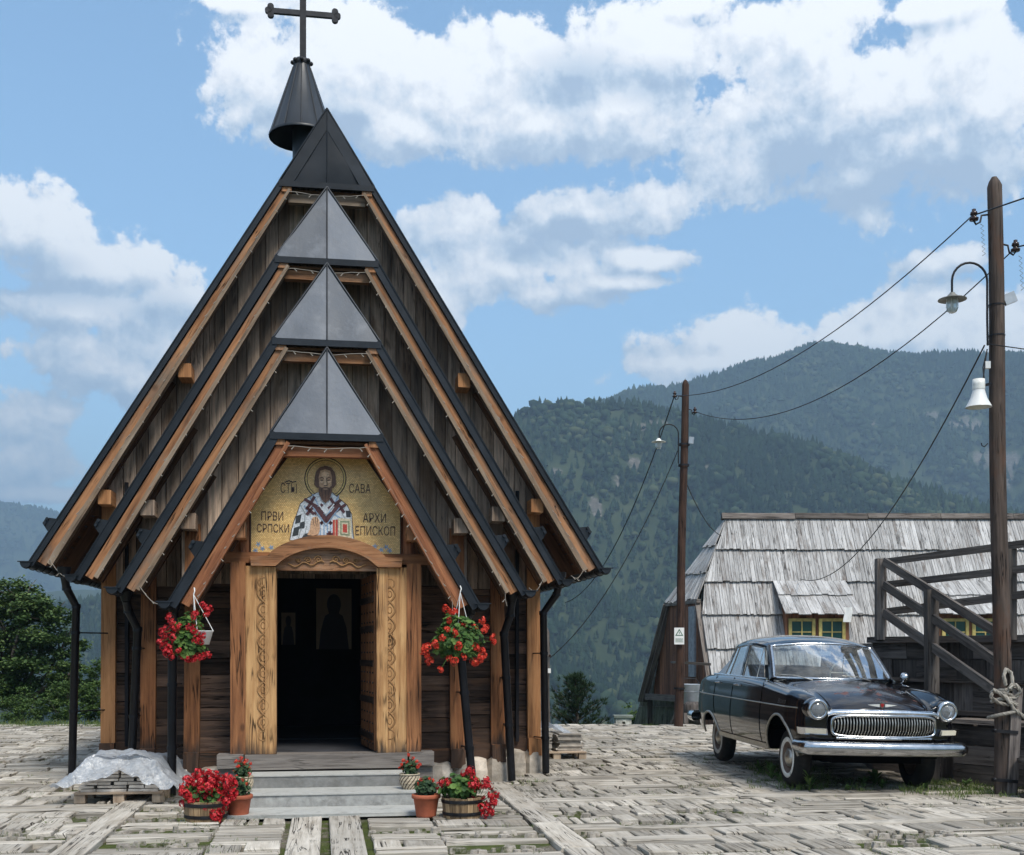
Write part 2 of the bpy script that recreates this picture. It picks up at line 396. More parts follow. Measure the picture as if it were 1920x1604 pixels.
    def build(s, name, mats, parent=None, frame='W', loc=None, bevel=0.0):
        """frame 'C': church frame (lx, d, z); 'W': world; 'L': already local to the parent"""
        if not isinstance(mats, (list, tuple)): mats = [mats]
        V = np.array(s.v, dtype=np.float64).reshape(-1, 3)
        if frame == 'C':
            V = np.stack([V[:, 0]*cA-V[:, 1]*sA, V[:, 0]*sA+V[:, 1]*cA, V[:, 2]], 1)
        me = bpy.data.meshes.new(name)
        o = bpy.data.objects.new(name, me); col.objects.link(o)
        if parent is not None:
            o.parent = parent
            if frame != 'L':
                inv = np.array(wmat(parent).inverted())
                V = V@inv[:3, :3].T+inv[:3, 3]
        elif frame != 'L':
            if loc is None:
                mn, mx = V.min(0), V.max(0); loc = ((mn[0]+mx[0])/2, (mn[1]+mx[1])/2, mn[2])
            o.location = loc; V = V-np.array(loc)
        nf = len(s.f); tot = np.array([len(f) for f in s.f], dtype=np.int32)
        st = np.concatenate([[0], np.cumsum(tot)[:-1]]).astype(np.int32)
        me.vertices.add(len(V)); me.vertices.foreach_set('co', V.astype(np.float32).ravel())
        me.loops.add(int(tot.sum())); me.polygons.add(nf)
        me.polygons.foreach_set('loop_start', st)
        me.loops.foreach_set('vertex_index', np.array([k for f in s.f for k in f], dtype=np.int32))
        me.update(calc_edges=True)
        me.polygons.foreach_set('material_index', np.array(s.m, dtype=np.int32))
        me.polygons.foreach_set('use_smooth', np.array(s.s, dtype=bool))
        uvl = me.uv_layers.new(name='UVMap')
        uvl.data.foreach_set('uv', np.array([c for u in s.uv for q in u for c in q], dtype=np.float32))
        at = me.attributes.new('rnd', 'FLOAT', 'FACE'); at.data.foreach_set('value', np.array(s.r, dtype=np.float32))
        for mm in mats: me.materials.append(M[mm] if isinstance(mm, str) else mm)
        me.update(); me.validate()
        if bevel:
            md = o.modifiers.new('bevel', 'BEVEL'); md.width = bevel; md.segments = 2; md.limit_method = 'ANGLE'
        return o
def wmat(o):
    m = o.matrix_basis.copy()
    while o.parent is not None:
        o = o.parent; m = o.matrix_basis @ m
    return m
def tag(o, label, cat, group=None, kind=None):
    if label: o['label'] = label
    if cat: o['category'] = cat
    if group: o['group'] = group
    if kind: o['kind'] = kind
    return o
def empty(name, loc, label, cat, group=None, rz=0.0):
    o = bpy.data.objects.new(name, None); col.objects.link(o); o.location = loc; o.rotation_euler = (0, 0, rz)
    o.empty_display_size = .2
    return tag(o, label, cat, group)
def structure(o): o['kind'] = 'structure'; return o
def copy_tree(o, parent=None):
    c = o.copy(); col.objects.link(c); c.parent = parent
    for ch in list(o.children): copy_tree(ch, c)
    return c
# ================================================================== TERRAIN
RIDGE_A = [(-1500,1230),(-400,1190),(200,1130),(500,1000),(750,900),(900,822),(965,792),(1000,768),(1050,762),(1100,762),(1150,764),(1230,770),(1300,790),(1400,815),(1500,845),(1650,900),(1800,950),(1920,985),(2300,1080),(3200,1190)]
RIDGE_B = [(-1500,1230),(300,1100),(800,900),(965,850),(1100,800),(1200,760),(1250,748),(1300,731),(1350,718),(1400,703),(1450,697),(1480,682),(1520,667),(1560,660),(1620,666),(1680,671),(1720,678),(1780,680),(1850,674),(1920,668),(2200,690),(2600,800),(3400,1000)]
RIDGE_C = [(-2500,1100),(-900,880),(-300,925),(0,951),(60,960),(110,971),(200,992),(500,1020),(900,1050),(1500,1080),(3200,1150)]
RA, RB, RC = 1000.0, 1900.0, 3600.0
def ridge_z(tab, az, r):
    x = 960+F*math.tan(max(-1.25, min(1.25, az)))
    xs = [p[0] for p in tab]; ys = [p[1] for p in tab]
    y = float(np.interp(x, xs, ys))
    return (HY-y)/F*r*math.cos(az)+EYE
def hill_h(X, Y):
    r = math.hypot(X, Y); az = math.atan2(X, Y)
    front = abs(az) < 1.3
    if front:
        k = 1.0 if abs(az) < 1.0 else (1.3-abs(az))/.3
        za = ridge_z(RIDGE_A, az, RA)*k; zb = ridge_z(RIDGE_B, az, RB)*k; zc = ridge_z(RIDGE_C, az, RC)*k
    else: za, zb, zc = 20, 40, 90
    if r < 40: return None
    pts = [(0, 0), (26, -.2), (40, -6), (150, -52), (430, -150), (RA, max(za, -150)), (RA*1.3, max(min(za, zb)-90, -150)),
           (RB, max(zb, -120)), (RB*1.35, min(zb, zc)-140), (RC, max(zc, -60)), (RC*1.5, zc-300), (9000, 100)]
    for i in range(len(pts)-1):
        if pts[i][0] <= r <= pts[i+1][0]:
            t = (r-pts[i][0])/(pts[i+1][0]-pts[i][0])
            if pts[i][0] == 430: t = t**1.15; 
            else: t = t*t*(3-2*t) if pts[i][0] >= RA else t
            z = pts[i][1]+(pts[i+1][1]-pts[i][1])*t; break
    else: z = 100
    if r > 120:
        # spurs and gullies, calm on the crests
        near = min(abs(r-RA)/RA, abs(r-RB)/RB, abs(r-RC)/RC)
        amp = min(1.0, near*5+.10)*min(1.0, (r-120)/300)
        v = mnoise.fractal(Vector((X*.0042, Y*.0042, 3.1)), .9, 2.0, 6)
        v += .6*(1-abs(mnoise.noise(Vector((X*.006+9, Y*.006, 0))))*2)-.3
        z += v*amp*(38 if r < 1400 else 66)
    return z
def rock_mask(X, Y, z):
    """bare scree patches on the slopes"""
    if Y < 50: return 0
    x = 960+F*X/Y; y = HY-(z-EYE)*F/Y
    s = 0
    for (cx, cy, rx, ry) in ((1690,765,120,48),(1800,800,110,40),(1630,800,70,35),(1860,850,90,60),(1720,840,60,40),(1140,835,75,32),(1190,870,40,30),(1120,950,40,45),(1480,870,26,30),(1330,880,30,14),(1150,905,30,20),(1880,905,60,25),(1230,800,60,14)):
        s = max(s, 1-math.hypot((x-cx)/rx, (y-cy)/ry))
    n = mnoise.fractal(Vector((X*.02, Y*.02, z*.02)), .8, 2.1, 5)
    return max(0.0, min(1.0, (s*1.1-.55+n*1.0)*1.6))
def build_hills():
    azs = list(np.linspace(-PI, -.62, 34)[:-1])+list(np.linspace(-.62, .62, 420))+list(np.linspace(.62, PI, 34)[1:])
    rs = [40, 48, 60, 80, 110]+list(np.geomspace(150, 430, 14))+list(np.linspace(450, 1330, 90))+list(np.linspace(1350, 2500, 60))+list(np.geomspace(2560, 8000, 34))
    vs = np.zeros((len(rs), len(azs), 3)); rk = np.zeros((len(rs), len(azs)))
    for i, r in enumerate(rs):
        for j, a in enumerate(azs):
            X, Y = r*math.sin(a), r*math.cos(a); z = hill_h(X, Y); vs[i, j] = (X, Y, z)
            rk[i, j] = rock_mask(X, Y, z) if abs(a) < .6 else 0
    a, b = len(rs), len(azs)
    me = bpy.data.meshes.new('hills'); o = bpy.data.objects.new('hills', me); col.objects.link(o); structure(o)
    I, J = np.meshgrid(np.arange(a-1), np.arange(b-1), indexing='ij')
    q = np.stack([I*b+J, (I+1)*b+J, (I+1)*b+J+1, I*b+J+1], -1).reshape(-1, 4)
    q = q[:, ::-1]
    me.vertices.add(a*b); me.vertices.foreach_set('co', vs.astype(np.float32).ravel())
    me.loops.add(q.size); me.polygons.add(len(q)); me.polygons.foreach_set('loop_start', np.arange(0, q.size, 4, dtype=np.int32))
    me.loops.foreach_set('vertex_index', q.astype(np.int32).ravel()); me.update(calc_edges=True)
    me.polygons.foreach_set('use_smooth', np.ones(len(q), dtype=bool))
    at = me.attributes.new('rock', 'FLOAT', 'POINT'); at.data.foreach_set('value', rk.astype(np.float32).ravel())
    me.validate()
    m = pmat('hill_ground', (.06,.07,.035), .95, 0, .1); t, bs = nt(m)
    tcn = t.n('ShaderNodeTexCoord').outputs['Object']
    n1 = t.noise(tcn, .03, 8, .7); n2 = t.noise(tcn, .35, 5, .7)
    gr = t.ramp(n1, [(.35, (.022,.036,.018)), (.6, (.045,.06,.028)), (.75, (.08,.085,.04))])
    rc = t.ramp(n2, [(.3, (.07,.065,.055)), (.55, (.13,.12,.105)), (.7, (.21,.195,.18))])
    ra = t.n('ShaderNodeAttribute', attribute_name='rock').outputs['Fac']
    c = t.mix(t.ramp(t.math('ADD', ra, t.math('MULTIPLY_ADD', n2, .8, -.4)), [(.35, 0.0), (.6, 1.0)]), gr, rc)
    m.node_tree.links.new(c, bs.inputs['Base Color'])
    me.materials.append(m)
    return o
build_hills()

# hilltop ground sheet: bedding under the paving, grass rim, and the first slope
def ground_h(X, Y):
    """level hilltop to about 24.6 m, then falling away"""
    d = X*(-sA)+Y*cA
    e = max(0.0, Y-24.7, abs(X)-45, -Y-40)
    if e <= 0: return -.035
    return -.035-min(e*.33, e*.9-.1 if e > .3 else e*.55)
def build_ground():
    xs = np.concatenate([np.linspace(-60, -20, 14)[:-1], np.linspace(-20, 20, 60), np.linspace(20, 60, 14)[1:]])
    ys = np.concatenate([np.linspace(-55, 0, 16)[:-1], np.linspace(0, 26, 60), np.linspace(26, 60, 24)[1:]])
    b = MB(); pts = [[(x, y, ground_h(x, y)+.004*mnoise.noise(Vector((x, y, 0)))) for x in xs] for y in ys]
    b.grid(pts)
    m = pmat('paving_bed', (.2,.18,.15), .95, 0, .15); t, bs = nt(m)
    tcn = t.n('ShaderNodeTexCoord').outputs['Object']
    n1 = t.noise(tcn, 60, 4, .7); n2 = t.noise(tcn, 1.3, 6, .65); n3 = t.noise(tcn, 9, 5, .7)
    grit = t.ramp(n1, [(.35, (.07,.058,.045)), (.55, (.20,.175,.145)), (.7, (.42,.39,.35))])
    moss = t.ramp(n3, [(.3, (.025,.035,.010)), (.6, (.075,.095,.025)), (.8, (.13,.14,.045))])
    mk = t.ramp(t.math('ADD', t.math('MULTIPLY', n2, .7), t.math('MULTIPLY', n3, .3)), [(.43, 0.0), (.52, 1.0)])
    c = t.mix(mk, grit, moss)
    # beyond the paving: grass
    s = t.n('ShaderNodeSeparateXYZ', ins={0: tcn})
    rim = t.math('MULTIPLY_ADD', s.outputs[1], 2.0, -49.2, clamp=True)
    c = t.mix(rim, c, t.ramp(n3, [(.3, (.02,.04,.012)), (.6, (.05,.085,.02)), (.8, (.10,.12,.035))]))
    m.node_tree.links.new(c, bs.inputs['Base Color'])
    bp = t.n('ShaderNodeBump', ins={'Strength': .7, 'Distance': .02, 'Height': n1}); m.node_tree.links.new(bp.outputs[0], bs.inputs['Normal'])
    o = b.build('ground', m, loc=(0, 0, 0)); structure(o)
build_ground()

# ------------------------------------------------------------------ far forest: one mass on the hills
def conifer_proto(seed, tiers=3, seg=6, wide=.24):
    r = np.random.default_rng(seed); vs = []; fs = []
    for t in range(tiers):
        z0 = .06+.26*t; z1 = min(1.0, z0+.50) if t < tiers-1 else 1.0
        rad = wide*(1-.27*t)
        b = len(vs)
        for j in range(seg):
            a = 2*PI*j/seg+r.uniform(-.3, .3); rr = rad*r.uniform(.65, 1.25)
            vs.append((rr*math.cos(a), rr*math.sin(a), z0+r.uniform(-.06, .05)))
        vs.append((r.uniform(-.02, .02), r.uniform(-.02, .02), z1))
        for j in range(seg): fs.append((b+j, b+(j+1) % seg, b+seg))
    return np.array(vs), np.array(fs)
def round_proto(seed):
    r = np.random.default_rng(seed); vs = []; fs = []
    rings = [(.0, .12), (.28, .30), (.45, .50), (.38, .78)]
    for (rad, z) in rings[1:]:
        for j in range(7):
            a = 2*PI*j/7+r.uniform(-.3, .3); q = rad*r.uniform(.6, 1.15)
            vs.append((q*math.cos(a), q*math.sin(a), z+r.uniform(-.09, .09)))
    vs.append((0, 0, .1)); vs.append((0, 0, 1.0))
    for i in range(2):
        for j in range(7):
            a, b2, c, d = i*7+j, i*7+(j+1) % 7, (i+1)*7+(j+1) % 7, (i+1)*7+j
            fs += [(a, b2, c), (a, c, d)]
    for j in range(7): fs.append((21, (j+1) % 7, j)); fs.append((14+j, 14+(j+1) % 7, 22))
    return np.array(vs), np.array(fs)
def scatter(name, items, protos, mat, label=None):
    """items: x,y,z,height,widthscale,rot,proto,shade -> one mesh"""
    V = []; Fc = []; Rn = []; off = 0
    items = np.array(items)
    for pi, (pv, pf) in enumerate(protos):
        it = items[items[:, 6] == pi]
        if not len(it): continue
        c, s = np.cos(it[:, 5]), np.sin(it[:, 5])
        px, py, pz = pv[:, 0], pv[:, 1], pv[:, 2]
        w_ = (it[:, 3]*it[:, 4])[:, None]
        x = (c[:, None]*px-s[:, None]*py)*w_+it[:, 0][:, None]
        y = (s[:, None]*px+c[:, None]*py)*w_+it[:, 1][:, None]
        z = pz*it[:, 3][:, None]+it[:, 2][:, None]
        v = np.stack([x, y, z], -1).reshape(-1, 3)
        f = (pf[None]+(np.arange(len(it))*len(pv))[:, None, None]).reshape(-1, 3)+off
        V.append(v); Fc.append(f); Rn.append(np.repeat(it[:, 7], len(pf))); off += len(v)
    V = np.concatenate(V); Fc = np.concatenate(Fc); Rn = np.concatenate(Rn)
    me = bpy.data.meshes.new(name); o = bpy.data.objects.new(name, me); col.objects.link(o)
    me.vertices.add(len(V)); me.vertices.foreach_set('co', V.astype(np.float32).ravel())
    me.loops.add(Fc.size); me.polygons.add(len(Fc)); me.polygons.foreach_set('loop_start', np.arange(0, Fc.size, 3, dtype=np.int32))
    me.loops.foreach_set('vertex_index', Fc.astype(np.int32).ravel()); me.update(calc_edges=True)
    at = me.attributes.new('rnd', 'FLOAT', 'FACE'); at.data.foreach_set('value', Rn.astype(np.float32))
    me.materials.append(mat); me.validate(); return o
fm = pmat('far_forest_green', (.03,.05,.025), .9, 0, .08); _t, _b = nt(fm)
_at = _t.n('ShaderNodeAttribute', attribute_name='rnd').outputs['Fac']
fm.node_tree.links.new(_t.ramp(_at, [(0, (.006,.015,.008)), (.5, (.015,.031,.015)), (.85, (.030,.050,.023)), (1, (.060,.074,.034))]), _b.inputs['Base Color'])
def build_forest():
    r = np.random.default_rng(5); items = []
    protos = [conifer_proto(1), conifer_proto(2, 3, 5, .2), conifer_proto(3, 2, 6, .27), conifer_proto(4, 3, 6, .3), round_proto(5), round_proto(6)]
    def put(r0, r1, n, hmin, hmax, az0, az1, wide=1.0):
        rr = np.sqrt(r.uniform(r0*r0, r1*r1, n)); aa = r.uniform(az0, az1, n)
        for q, a in zip(rr, aa):
            X, Y = q*math.sin(a), q*math.cos(a); z = hill_h(X, Y)
            if z is None: continue
            # keep only what the plaza edge does not hide for good
            if HY-(z-EYE)*F/Y > 1376: continue
            rk = rock_mask(X, Y, z)
            if r.random() < rk*1.2: continue
            dn = mnoise.noise(Vector((X*.012, Y*.012, 0)))
            decid = dn+r.normal()*.25 > .32
            p = r.integers(4, 6) if decid else r.integers(0, 4)
            h = (hmin+(hmax-hmin)*r.beta(1.6, 2.6)*1.5)*(1-.45*rk)*(.8 if decid else 1)*(.8+.5*mnoise.noise(Vector((X*.01, Y*.01, 20))))
            if mnoise.noise(Vector((X*.018, Y*.018, 31))) > .58 and r.random() < .75: continue
            sh = float(np.clip((.66 if decid else .30)+.30*mnoise.noise(Vector((X*.03, Y*.03, 7)))+.32*mnoise.noise(Vector((X*.007, Y*.007, 2)))+r.normal()*.20, 0, 1))
            items.append((X, Y, z-.5, h, r.uniform(.85, 1.3)*wide, r.uniform(0, 6.3), p, sh))
    A0, A1 = math.atan((-700-960)/F), math.atan((2500-960)/F)
    put(330, 640, 7000, 8, 14, A0, A1)
    put(640, 1060, 26000, 7, 14, A0, A1, 1.05)
    put(1300, 1960, 26000, 9, 17, math.atan(-60/F), A1, 1.15)
    put(3000, 3650, 4500, 14, 24, A0, math.atan(-500/F), 1.6)
    o = scatter('forest', items, protos, fm); o['kind'] = 'stuff'
    print('forest', len(items))
build_forest()

# ------------------------------------------------------------------ valley air
hz = MB(); hz.box((0, 1500, 280), (19000, 19000, 1200))
hzo = hz.build('haze', [], loc=(0, 1500, 0)); hzo['kind'] = 'stuff'
hm = bpy.data.materials.new('valley_air'); hm.use_nodes = True; hm.node_tree.nodes.clear()
_t = NT(hm.node_tree)
pv = _t.n('ShaderNodeVolumePrincipled', ins={'Color': (.50, .74, 1.0, 1), 'Density': .00034, 'Anisotropy': .1})
mo = _t.n('ShaderNodeOutputMaterial'); hm.node_tree.links.new(pv.outputs[0], mo.inputs['Volume'])
hzo.data.materials.append(hm)
# ================================================================== WOODEN CHURCH (church frame: x across, y depth from the viewer, z up)
church = empty('wooden_church', CW(0, 12.4, 0), 'dark timber church with four nested steep gables and a golden mosaic over its door', 'church', rz=CA)
def C(mb, name, mats, parent=church, **k): return mb.build(name, mats, parent, 'C', **k)

# k: front d, eave half width, eave z, hip half width, hip z, hip recess, wall d
GAB = [dict(d=14.10, e=3.36, ze=2.58, b=.545, zb=7.12, rec=-.03, w=14.75, back=23.5),
       dict(d=13.30, e=2.70, ze=2.38, b=.560, zb=5.955, rec=.33, w=13.90, back=14.76),
       dict(d=12.70, e=2.165, ze=2.22, b=.562, zb=4.885, rec=.34, w=13.25, back=13.91),
       dict(d=12.10, e=1.56, ze=2.05, b=.556, zb=3.772, rec=.30, w=12.70, back=13.26)]
for g_, dn_ in zip(GAB, (14.38, 13.54, 12.92, 12.33)):      # overhang of each gable in front of its wall
    q_ = dn_/g_['d']; g_['d'] = dn_
    for kk in ('e', 'b'): g_[kk] *= q_
    for kk in ('ze', 'zb'): g_[kk] = EYE+(g_[kk]-EYE)*q_
for g_ in GAB: g_['s'] = (g_['zb']-g_['ze'])/(g_['e']-g_['b']); g_['za'] = g_['zb']+g_['b']*g_['s']
def line_z(g, x, off=0.0):
    """height of the roof line of gable g at |x|, off = distance inward (normal to the slope)"""
    return g['za']-abs(x)*g['s']-off*math.sqrt(1+g['s']**2)
def bbox_stub(mb, x, z, d0, d1, w, h, **k): mb.box((x, (d0+d1)/2, z), (w, d1-d0, h), axis=1, jit=.004, **k)

for k, g in enumerate(GAB):
    d, e, ze, b, zb, za, rec, s = (g[q] for q in ('d', 'e', 'ze', 'b', 'zb', 'za', 'rec', 's'))
    L = math.sqrt(1+s*s); A_ = math.atan(s)
    for sg in (-1, 1):
        N = Vector((sg*s/L, 0, 1/L))           # outward normal of this roof plane
        U = Vector((sg/L, 0, -s/L))            # down the slope
        ap_f = Vector((0, d+rec, za)); B = Vector((sg*b, d, zb)); E = Vector((sg*e, d, ze))
        ap_b = Vector((0, g['back'], za)); E_b = Vector((sg*e, g['back'], ze))
        mb = MB(); mb.slab([ap_f, B, E, E_b, ap_b], -N*.035)
        if k == 0:       # standing seams on the big roof
            for q in range(1, 16):
                dd = d+q*.58; mb.beam((sg*.02, dd, za-.03)+Vector((0, 0, 0)) if False else Vector((sg*.03, dd, za-.03*s))+N*.012, E+Vector((0, dd-d, 0))+N*.012, .02, .03, up=N)
        C(mb, 'roof', 'black_metal')
        mb = MB()        # boarding under the roof, boards lengthwise
        n = max(6, int((e-b)*L/.16)); o1 = .04
        for q in range(n):
            t0, t1 = q/n+.002, (q+1)/n-.002
            P0 = B.lerp(E-U*.03, t0)-N*o1; P1 = B.lerp(E-U*.03, t1)-N*o1; dv = Vector((0, g['back']-d-.012, 0))
            f0 = Vector((0, .01, 0)); mb.slab([P0+f0, P1+f0, P1+dv, P0+dv], -N*.025, axis_dir=(0, 1, 0))
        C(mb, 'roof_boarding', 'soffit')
        # black verge along the slope
        vw = (.068, .086, .086, .105)[k]; rw0 = (.062, .062, .066, .075)[k]; rw1 = (.10, .085, .085, .09)[k]; iw0 = (.035, .035, .038, .038)[k]; iw1 = (.065, .05, .05, .045)[k]
        mb = MB(); m0 = B-N*(vw/2-.012)-U*.02; m1 = E-N*(vw/2-.012)+U*.03
        mb.beam(m0+Vector((0, -.015, 0)), m1+Vector((0, -.015, 0)), .05, vw, up=N)
        mb.beam(m0+N*(vw/2-.005)+Vector((0, -.045, 0)), m1+N*(vw/2-.005)+Vector((0, -.045, 0)), .012, .012, up=N)
        C(mb, 'verge_flashing', 'black_metal')
        # outer rafter and inner rafter
        wd = 'red_wood' if k == 3 else 'rafter'; o2 = vw+.09
        mb = MB(); p0 = B-N*(vw+rw0/2)+U*.04+Vector((0, .04, 0)); p1 = E-N*(vw+rw1/2)+U*(-.05)+Vector((0, .04, 0))
        mb.beam(p0, p1, .10, rw0, up=N, jit=.003, rnd=rng.uniform(.5, .95), h1=rw1); C(mb, 'outer_rafter', wd)
        oa, ob = vw+rw0+iw0/2, vw+rw1+iw1/2; mb = MB()
        xb = (za-oa*L-(zb-.10))/s        # the inner rafter starts under the cross beam
        p0 = Vector((sg*xb, d+.015, zb-.10)); p1 = E-N*ob+U*(-.09)+Vector((0, .015, 0))
        mb.beam(p0, p1, .13, iw0, up=N, jit=.004, rnd=rng.uniform(.4, .8), h1=iw1); C(mb, 'inner_rafter', 'rafter_grey' if (k in (0, 1, 2)) else 'red_wood')
        # end of the upper purlin
        mb = MB(); bbox_stub(mb, sg*(b-.075), zb-.085, d-.03, d+.5, .12, .085, rnd=.8); C(mb, 'purlin_end', 'rafter')
        # lower rafters seen inside under the eave, further back
        mb = MB()
        nn = 1 if k else 9
        for q in range(nn):
            dd = d+.36+q*.9
            if dd > g['back']-.2: break
            mb.beam(B.lerp(E, .5)-N*(o2-.03)+Vector((0, dd-d, 0)), E-N*(o2-.03)-U*.06+Vector((0, dd-d, 0)), .10, .14, up=N)
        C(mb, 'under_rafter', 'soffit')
        # gutter running back along the eave with straps
        gx = sg*(e+.045); gz = ze-.005; rad = .062
        mb = MB(); pts = []
        gl = g['back'] if k == 0 else d+.62
        for dd in np.linspace(d-.05, gl, 14 if k == 0 else 4):
            pts.append([Vector((gx+rad*math.cos(a), dd, gz-rad*math.sin(a)*1.05+.004*math.sin(dd*3))) for a in np.linspace(0, PI, 11)])
        mb.grid(pts); pin = [[p+Vector((0, 0, .003)) for p in r] for r in pts]; mb.grid(pin, flip=True)
        cap = [Vector((gx+rad*math.cos(a), d-.05, gz-rad*math.sin(a)*1.05)) for a in np.linspace(0, PI, 11)]
        mb.slab(cap, (0, -.006, 0)); mb.box((gx-sg*.0, d-.055, gz+.004), (rad*2+.05, .02, .012))
        go_ = C(mb, 'gutter', 'black_metal')
        dd = d
        while dd < gl:
            st = MB(); arc = [Vector((gx+(rad+.007)*math.cos(a), dd, gz-(rad+.007)*math.sin(a)*1.05)) for a in np.linspace(0, PI, 9)]
            st.tube(arc, .006, 5); dd += .32; C(st, 'gutter_strap', 'iron', go_)
        # snow guard: pierced end plate and two pipes lying over the roof near the eave
        ps = E-U*(.62 if k else .50); mb = MB()
        for dd in ([d-.02, d+.6] if k else [d-.02, d+1.2, d+2.6, d+4.0]):
            q0 = ps+Vector((0, dd-d, 0)); tri = [q0+U*.10+N*.01, q0-U*.085+N*.02, q0-U*.035+N*.125, q0+U*.045+N*.12]
            mb.slab(tri, (0, .012, 0))
        for du, dn in ((.03, .10), (-.03, .10)):
            mb.tube([ps+U*du+N*dn+Vector((0, -.05, 0)), ps+U*du+N*dn+Vector((0, 4.2 if k == 0 else .55, 0))], .018, 8)
        C(mb, 'snow_guard', 'black_metal')
        # purlin ends carrying the rafters
        zs = {0: [(1.68, 4.915), (2.60, 3.38)], 1: [(1.99, 3.165)], 2: [(1.475, 2.955)], 3: [(.915, 2.815)]}[k]
        for (sx, sz) in zs:
            mb = MB(); bbox_stub(mb, sg*sx, sz, g['d']+.03, g['w']+.2, .15, .17, rnd=.95 if k in (0, 3) else .5)
            C(mb, 'beam_end', 'post' if k in (0,) else ('rafter' if k == 3 else 'gable_plank'))
    # hip sheet with folded seams and a drip edge
    top = Vector((0, d+rec, za)); Lc = Vector((-b-.012, d-.02, zb)); Rc = Vector((b+.012, d-.02, zb)); Mc = (Lc+Rc)/2+Vector((0, -.012, 0))
    nrm = (Mc-Lc).cross(top-Lc).normalized()
    mb = MB(); q = 9                      # slightly buckled sheet
    for (a0, a1) in ((Lc, Mc), (Mc, Rc)):
        pts = []
        for i in range(q+1):
            row = []
            for j in range(q+1):
                p = a0.lerp(a1, j/q).lerp(top, i/q)
                wv = .020*mnoise.noise(Vector((p.x*3+k*7, p.z*3, 1)))*(1-i/q)
                row.append(p+Vector((0, wv-.008, 0)))
            pts.append(row)
        mb.grid(pts)
    C(mb, 'hip_sheet', 'hip_metal' if k else 'black_metal')
    mb = MB()
    mb.tube([Mc+Vector((0, -.012, 0)), top+Vector((0, -.012, 0))], .009, 6)
    mb.tube([Lc+Vector((0, -.008, 0)), top+Vector((0, -.012, .01))], .012, 6); mb.tube([Rc+Vector((0, -.008, 0)), top+Vector((0, -.012, .01))], .012, 6)
    if k == 0:
        for sg in (-1, 1):
            N = Vector((sg*s/L, 0, 1/L)); mb.slab([Vector((sg*b, d-.045, zb))+Vector((0, 0, -.02)), Vector((0, d-.045, za)), Vector((0, d-.045, za-.13*L)), Vector((sg*(b-.13*L/s), d-.045, zb-.02))], (0, .02, 0))
    mb.box((0, d-.03, zb-.035), (2*b+.03, .04, .07)); C(mb, 'hip_trim', 'black_metal')
    # cross beam below the hip
    zc = zb-.175; xb = b+.02
    mb = MB(); mb.box((0, d+.09, zc), (2*xb-.22, .10, .105), rnd=.7, jit=.003); C(mb, 'cross_beam', 'rafter_grey' if k in (0,) else ('rafter' if k < 3 else 'red_wood'))
    # soffit of the hip
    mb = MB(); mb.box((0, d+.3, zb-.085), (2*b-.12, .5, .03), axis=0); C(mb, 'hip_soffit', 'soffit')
    # gable wall
    if k < 3:
        mb = MB(); x = -2.62 if k == 0 else (-2.10 if k == 1 else -1.58); x1 = -x; zlow = 2.30
        while x < x1:
            w = rng.uniform(.115, .19); xa, xc = x+.004, min(x+w, x1)-.004
            za_, zc_ = line_z(g, xa, .10), line_z(g, xc, .10)
            if xa < 0 < xc: za_ = zc_ = min(za_, zc_)
            y0 = g['w']-rng.uniform(0, .012); y1 = g['w']+.03; zl = zlow
            zl = zlow if abs((xa+xc)/2) > .93 else 2.46
            if za_ > zl+.05 and zc_ > zl+.05:
                mb.hexa([(xa, y0, zl), (xc, y0, zl), (xc, y1, zl), (xa, y1, zl), (xa, y0, za_), (xc, y0, zc_), (xc, y1, zc_), (xa, y1, za_)], 2)
            x += w
        C(mb, 'gable_boarding', 'gable_plank')
        yb2 = g['w']+.034; xw = (g['za']-.12*math.sqrt(1+g['s']**2)-3.2)/g['s']; mb = MB()
        mb.slab([(-xw, yb2, 3.2), (xw, yb2, 3.2), (0, yb2, line_z(g, 0, .12))], (0, .02, 0), axis_dir=(0, 0, 1)); C(mb, 'gable_backing', 'soffit')

# ---- stepped log walls, posts, sills
WX = [2.62, 2.03, 1.47]
for k in range(3):
    g = GAB[k]; yw = g['w']+.04; xo = WX[k]
    for sg in (-1, 1):
        z = .44; mb = MB()
        while z < 2.36:
            h = rng.uniform(.13, .21); h = min(h, 2.38-z)
            mb.box((sg*(xo+.62)/2, yw+.06+rng.uniform(-.01, .01), z+h/2), (xo-.62, .12, h-.008), axis=0, jit=.004); z += h
        if k:      # return wall from this face back to the next one
            z = .44
            while z < 3.0:
                h = rng.uniform(.14, .2); mb.box((sg*(xo-.05), (yw+GAB[k-1]['w'])/2+.05, z+h/2), (.1, GAB[k-1]['w']-yw, h-.008), axis=1); z += h
        C(mb, 'log_wall', 'log')
    for sg in (-1, 1):
        mb = MB(); pw = .168; zt = 3.3 if k == 0 else 2.95
        lean = -.015*sg
        mb.hexa([(sg*xo-pw/2, yw-.075, .43), (sg*xo+pw/2, yw-.075, .43), (sg*xo+pw/2, yw+.09, .43), (sg*xo-pw/2, yw+.09, .43),
                 (sg*xo-pw/2+lean, yw-.075, zt), (sg*xo+pw/2+lean, yw-.075, zt), (sg*xo+pw/2+lean, yw+.09, zt), (sg*xo-pw/2+lean, yw+.09, zt)], 2, rnd=(.95, .35, .45)[k])
        C(mb, 'corner_post', 'post' if k == 0 else 'door_brown')
    for sg in (-1, 1):
        mb = MB(); mb.box((sg*(xo+.62)/2, yw+.05, .345), (xo-.60, .18, .20), axis=0, rnd=.7); sill = C(mb, 'sill_beam', 'door_brown')
        mb = MB(); mb.box((sg*xo, yw-.01, .335), (.165, .30, .215), axis=1, rnd=.6, jit=.005); C(mb, 'sill_end', 'post' if k == 0 and sg > 0 else 'door_brown', sill)
